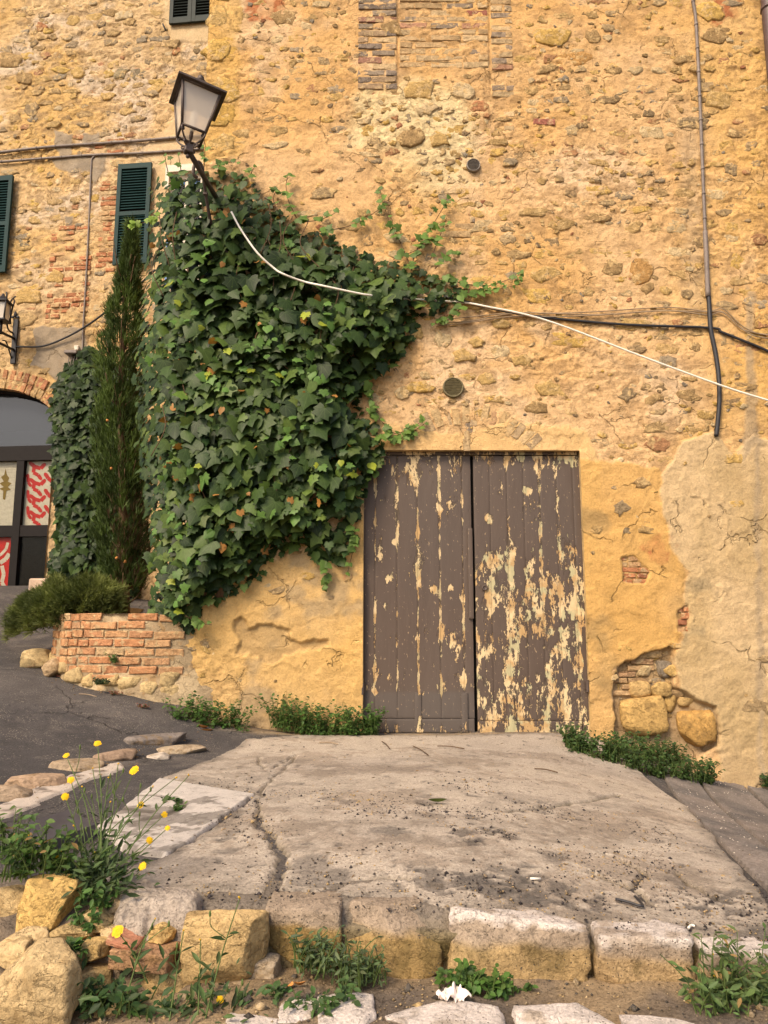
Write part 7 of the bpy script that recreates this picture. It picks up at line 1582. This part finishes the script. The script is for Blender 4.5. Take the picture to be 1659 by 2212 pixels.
# ------------------------------------------------------------------ yellow flowers
M_PISTIL = plain('flower_centre', (0.75, 0.40, 0.01), 0.7, 0.2)
def flower(P, r, d, parent, closed=False):
    d = np.asarray(d, float); d /= np.linalg.norm(d); M = frames(d[None], np.array([[0.3, 0.2, 1.0]]))[0]; a = Acc()
    if closed:
        a.add(*[(V @ M.T + P, F) for V, F in [lathe([(r * 0.2, -r * 0.4), (r * 0.42, 0), (r * 0.3, r * 0.7), (r * 0.36, r * 1.1)], sides=8)]][0]); return a.build('bud', M_PETAL, parent)
    for ring, (nn, rr2, zz) in enumerate(((20, 1.0, 0.0), (16, 0.72, 0.14), (10, 0.42, 0.22))):
        for k in range(nn):
            an = 2 * math.pi * (k + 0.5 * ring) / nn + rs.gauss(0, 0.06); L_ = r * rr2 * rs.uniform(0.85, 1.1); c_, s_ = math.cos(an), math.sin(an); w = r * 0.15
            V = np.array([(0, 0, zz * r), (c_ * L_ * 0.5 - s_ * w, s_ * L_ * 0.5 + c_ * w, zz * r + 0.10 * r), (c_ * L_ - s_ * w * 0.9, s_ * L_ + c_ * w * 0.9, zz * r + 0.05 * r), (c_ * L_ + s_ * w * 0.9, s_ * L_ - c_ * w * 0.9, zz * r + 0.05 * r), (c_ * L_ * 0.5 + s_ * w, s_ * L_ * 0.5 - c_ * w, zz * r + 0.10 * r)])
            a.add(V @ M.T + P, [(0, 1, 2, 3, 4)])
    o = a.build('flower', M_PETAL, parent, False)
    a = Acc(); a.add(*[(V @ M.T + P, F) for V, F in [lathe([(r * 0.12, -r * 0.75), (r * 0.30, -r * 0.5), (r * 0.26, -r * 0.05)], sides=8)]][0]); a.build('calyx', M_GSTEM, o)
    return o
def flower_plant(name, label, root_uvy, heads, leafy=0.5, nl=160, tone=(0.055, 0.085, 0.028), basal=None, cat='flowering plant'):
    rp = PY(*root_uvy); e = empty(name, rp, label, cat); A = Acc(); LP, LT = [], []
    for (u, v, y, r_px, closed) in heads:
        h = PY(u, v, y); b = rp + np.array([WG.normal(0, 0.03), WG.normal(0, 0.025), 0]); md = b * 0.45 + h * 0.55 + np.array([WG.normal(0, 0.012), 0, WG.normal(0.0, 0.01)]); md[0] = b[0] * 0.55 + h[0] * 0.45; Pc = catmull([b, md, h], 10)
        A.add(*tube(Pc, np.linspace(0.0024, 0.0013, len(Pc)), 5))
        k = np.linalg.norm(PY(u + 1, v, y) - h); flower(h, r_px * k, (WG.normal(0.1, 0.35), -0.8, WG.uniform(0.3, 0.9)), e, closed)
        if WG.random() < 0.85:        # a side branch with a bud
            q = Pc[int(len(Pc) * WG.uniform(0.5, 0.8))]; tq = q + np.array([WG.normal(0, 0.035), WG.normal(0, 0.02), WG.uniform(0.03, 0.09)]); A.add(*tube(catmull([q, (q + tq) / 2 + np.array([WG.normal(0, 0.008), 0, 0]), tq], 4), 0.0012, 4))
            V, F = lathe([(0.001, -0.004), (0.0035, 0.0), (0.003, 0.008), (0.0012, 0.013)], sides=6); A.add(V + tq, F)
        t = WG.uniform(0.05, 0.75, 7); idx = t * (len(Pc) - 1); LP.append(np.stack([np.interp(idx, np.arange(len(Pc)), Pc[:, q]) for q in range(3)], 1)); d = (h - b) / np.linalg.norm(h - b); LT.append(d[None] + WG.normal(0, 0.6, (7, 3)))
    for k in range(int(nl)):
        p = rp + np.array([WG.normal(0, 0.055), WG.normal(0, 0.045), abs(WG.normal(0.02, 0.05))]); LP.append(p[None]); LT.append((p - rp)[None] * 8 + WG.normal(0, 0.5, (1, 3)) + np.array([[0, 0, 0.2]]))
    A.build('stems', M_GSTEM, e, True, 'stuff'); P = np.concatenate(LP); T_ = np.concatenate(LT); m = len(P)
    V, F, C = leaves_at(P, np.stack([WG.normal(0, 0.6, m), -0.5 + WG.normal(0, 0.5, m), np.ones(m) * 0.8], 1), T_, WG.uniform(0.018, 0.05, m), np.array([tone]) * WG.uniform(0.55, 1.6, (m, 1)) * WG.uniform(0.9, 1.12, (m, 3)), 0.45)
    obj('foliage', make_mesh('foliage', V, F, M_WEED, True, C), e, 'stuff')
flower_plant('hawkweed_plant', 'tall spindly plant with many small yellow flowers in front of the manhole', (205, 1925, -3.33), [(290, 1664, -3.05, 11, 0), (211, 1606, -3.05, 8, 0), (143, 1632, -3.1, 7, 0), (153, 1685, -3.2, 8, 0), (141, 1721, -3.25, 9, 0), (304, 1739, -3.15, 8, 0), (355, 1760, -3.15, 7, 0), (362, 1789, -3.2, 6, 0), (323, 1815, -3.25, 8, 0), (308, 1871, -3.3, 9, 0), (123, 1845, -3.32, 9, 0), (238, 1733, -3.15, 4, 1), (206, 1843, -3.3, 4, 1), (160, 1785, -3.3, 4, 1), (380, 1680, -3.1, 5, 1), (408, 1675, -3.1, 4, 1), (62, 1805, -3.3, 4, 1), (235, 1680, -3.1, 4, 1), (178, 1700, -3.2, 4, 1), (255, 1650, -3.1, 4, 1), (330, 1700, -3.15, 4, 1), (200, 1660, -3.1, 4, 1)], nl=430)
flower_plant('hawkweed_plant', 'single large yellow flower on a stalk against the tumbled stone wall', (300, 2135, -3.62), [(254, 2011, -3.60, 13, 0), (335, 1985, -3.60, 4, 1)], nl=12)
flower_plant('hawkweed_plant', 'thin stalk with a closed yellow bud before the big ochre block', (420, 2215, -3.68), [(518, 1940, -3.62, 5, 1), (433, 2030, -3.62, 4, 1), (397, 2010, -3.62, 4, 1)], nl=30)
flower_plant('hawkweed_plant', 'low plant with one yellow flower at the bottom edge', (455, 2225, -3.66), [(475, 2160, -3.64, 8, 0), (490, 2180, -3.64, 4, 1), (515, 2178, -3.64, 4, 1)], nl=60)
flower_plant('hawkweed_plant', 'small orange yellow flower in the weeds of the lower right corner', (1560, 2180, -3.56), [(1544, 2105, -3.54, 6, 0), (1540, 2062, -3.52, 4, 1)], nl=40)
# ------------------------------------------------------------------ litter
def litter_leaf(name, u, v, L_, wd, mat, label, cat='leaf', rot=0.0, curl=0.5, y=None, col=None):
    p = onground(u, v) + np.array([0, 0, 0.022]) if y is None else PY(u, v, y); n = 9; V = []
    for i in range(n):
        t = i / (n - 1); w = wd * math.sin(math.pi * min(1, t * 0.96 + 0.03)) ** 0.8
        for s in (-1, 0, 1): V.append(((t - 0.5) * L_, s * w / 2, abs(s) * w * 0.30 + curl * L_ * (t - 0.5) ** 2))
    F = [(i * 3 + k, i * 3 + 3 + k, i * 3 + 4 + k, i * 3 + k + 1) for i in range(n - 1) for k in range(2)]
    V = np.array(V) @ rotm(R(-20), 0, rot).T + p
    tag(obj(name, make_mesh(name, V, F, mat, True, None if col is None else np.broadcast_to(np.array(col), (len(V), 3)))), label, cat)
litter_leaf('fallen_leaf', 946, 1743, 0.085, 0.042, M_WEED, 'single fallen green leaf lying on the concrete', rot=R(8), col=(0.10, 0.13, 0.035))
litter_leaf('fallen_leaf', 437, 1572, 0.10, 0.05, M_DRYLEAF, 'upper curled orange leaf in the weed by the border stones', rot=R(-30), y=-0.28)
litter_leaf('fallen_leaf', 446, 1580, 0.09, 0.045, M_DRYLEAF, 'lower curled orange leaf in the weed by the border stones', rot=R(10), y=-0.30)
litter_leaf('fallen_leaf', 1522, 1675, 0.06, 0.045, M_DRYLEAF, 'dry tan leaf at the foot of the wall right of the weeds', rot=R(60), y=-0.2)
litter_leaf('fallen_leaf', 1183, 1609, 0.07, 0.04, M_DRYLEAF, 'small orange leaf at the foot of the right door leaf', rot=R(20), y=-0.15)
litter_leaf('orange_peel', 628, 2134, 0.032, 0.020, M_DRYLEAF, 'left piece of orange peel on the lower ground', 'peel', R(70), 1.2, y=-3.55)
litter_leaf('orange_peel', 648, 2128, 0.034, 0.022, M_DRYLEAF, 'right piece of orange peel on the lower ground', 'peel', R(10), 1.0, y=-3.55)
X, T, F = grid(np.linspace(-1, 1, 34), np.linspace(-1, 1, 34)); rr_ = np.sqrt(X * X + T * T); ra_ = 1 + 0.35 * fbm(np.arctan2(T, X) * 1.3, X * 0, 3, 9)
zz = 0.016 * np.abs(fbm(X * 1.6 + 3, T * 1.6, 3, 10)) * 2 + 0.010 * np.abs(fbm(X * 3.1, T * 3.4, 2, 12)) * 2 + 0.006 * (1 - rr_) ; pc_ = PZ(978, 2158, -0.165)
V = np.stack([pc_[0] + X * 0.040 * ra_ + 0.012 * fbm(X * 2, T * 2, 2, 13), pc_[1] + T * 0.034 * ra_ + 0.012 * fbm(X * 2, T * 2, 2, 14), pc_[2] + zz], 1)
V, F, _ = cull(V, F, rr_[F].mean(1) < 0.95, rr_); tag(obj('crumpled_tissue', make_mesh('crumpled_tissue', V, F, M_TISSUE, False)), 'crumpled white paper tissue on the lower step', 'tissue')
p0, p1 = onground(1146, 1909), onground(1168, 1909); a = Acc(); a.add(*tube(np.array([p0, p1]) + np.array([0, 0, 0.016]), 0.004, 8)); tag(a.build('cigarette_end', M_WHITEPVC), 'white cigarette end lying on the dark tar patch', 'cigarette')
pts = [onground(u, v) + np.array([0, 0, 0.02]) for u, v in ((1330, 1956), (1355, 1962), (1388, 1972), (1384, 1962), (1372, 1950))]; a = Acc(); a.add(*tube(catmull(pts, 5), 0.0042, 6)); tag(a.build('bent_strip', M_BLACKPVC), 'bent black plastic strip lying near the white painted kerb', 'strip')
pts = [onground(u, v) + np.array([0, 0, 0.02]) for u, v in ((1488, 2020), (1494, 2014), (1502, 2016))]; a = Acc(); a.add(*tube(catmull(pts, 5), 0.004, 6)); tag(a.build('paper_scrap', M_WHITEPVC), 'tiny white scrap between the painted kerb blocks', 'scrap')
tw = [((892, 1618), (925, 1638), 'dark bent twig on the concrete below the door'), ((945, 1618), (1003, 1624), 'long thin twig below the right door leaf'), ((1655 - 500, 1668), (1205, 1676), 'short twig on the concrete right of centre'), ((1310, 1645), (1372, 1655), 'brown twig beside the weeds right of the door'), ((825, 1608), (842, 1624), 'tiny twig by the left weed'), ((690, 1610), (730, 1614), 'pale straw on the concrete left of the door'), ((170, 1505), (208, 1511), 'yellow straw lying on the asphalt')]
for (u0, v0), (u1, v1), lab in tw:
    a_, b_ = onground(u0, v0), onground(u1, v1); m_ = (a_ + b_) / 2 + np.array([0.0, 0.015, 0.0]); a = Acc(); a.add(*tube(catmull([a_ + np.array([0, 0, 0.02]), m_ + np.array([0, 0, 0.024]), b_ + np.array([0, 0, 0.02])], 5), 0.0035, 5)); tag(a.build('twig', M_WIRE if 'straw' in lab else M_STEM), lab, 'twig')

# dry bits of leaf and twig swept against the foot of the walls and the road edge
pts = []
for k in range(900):
    m = k % 5
    if m == 0: p = PY(WG.uniform(400, 800), 1590, -abs(WG.normal(0.05, 0.10)))
    elif m == 1: p = PY(WG.uniform(800, 1650), 1600, -abs(WG.normal(0.04, 0.10)))
    elif m == 2: q, d, n_ = pp_at(WG.uniform(0, 2.2)); p = np.array([q[0] + n_[0] * abs(WG.normal(0.06, 0.10)), q[1] + n_[1] * abs(WG.normal(0.06, 0.10)), 0])
    elif m == 3: t = WG.random(); p = onground(20 + 400 * t + WG.normal(0, 20), 1722 - 120 * t + WG.normal(0, 10))
    else: p = np.array([WG.uniform(-1.2, 1.6), WG.uniform(-3.2, -0.1), 0])
    pts.append(p)
pts = np.array(pts); pts[:, 2] = gz(pts[:, 0], pts[:, 1]) + 0.012; m = len(pts)
an = WG.uniform(0, 6.28, m); V, F, C = leaves_at(pts, np.stack([WG.normal(0, 0.35, m), WG.normal(0, 0.35, m), np.ones(m)], 1), np.stack([np.cos(an), np.sin(an), np.zeros(m)], 1), WG.uniform(0.008, 0.026, m), np.where(WG.random((m, 1)) < 0.6, np.array([[0.26, 0.15, 0.06]]), np.array([[0.12, 0.08, 0.04]])) * WG.uniform(0.6, 1.4, (m, 1)), WG.uniform(0.35, 0.9))
tag(obj('leaf_litter', make_mesh('leaf_litter', V, F, M_WEED, False, C), None, 'stuff'), 'dry leaf bits swept along the wall foot and road edge', 'leaf litter')
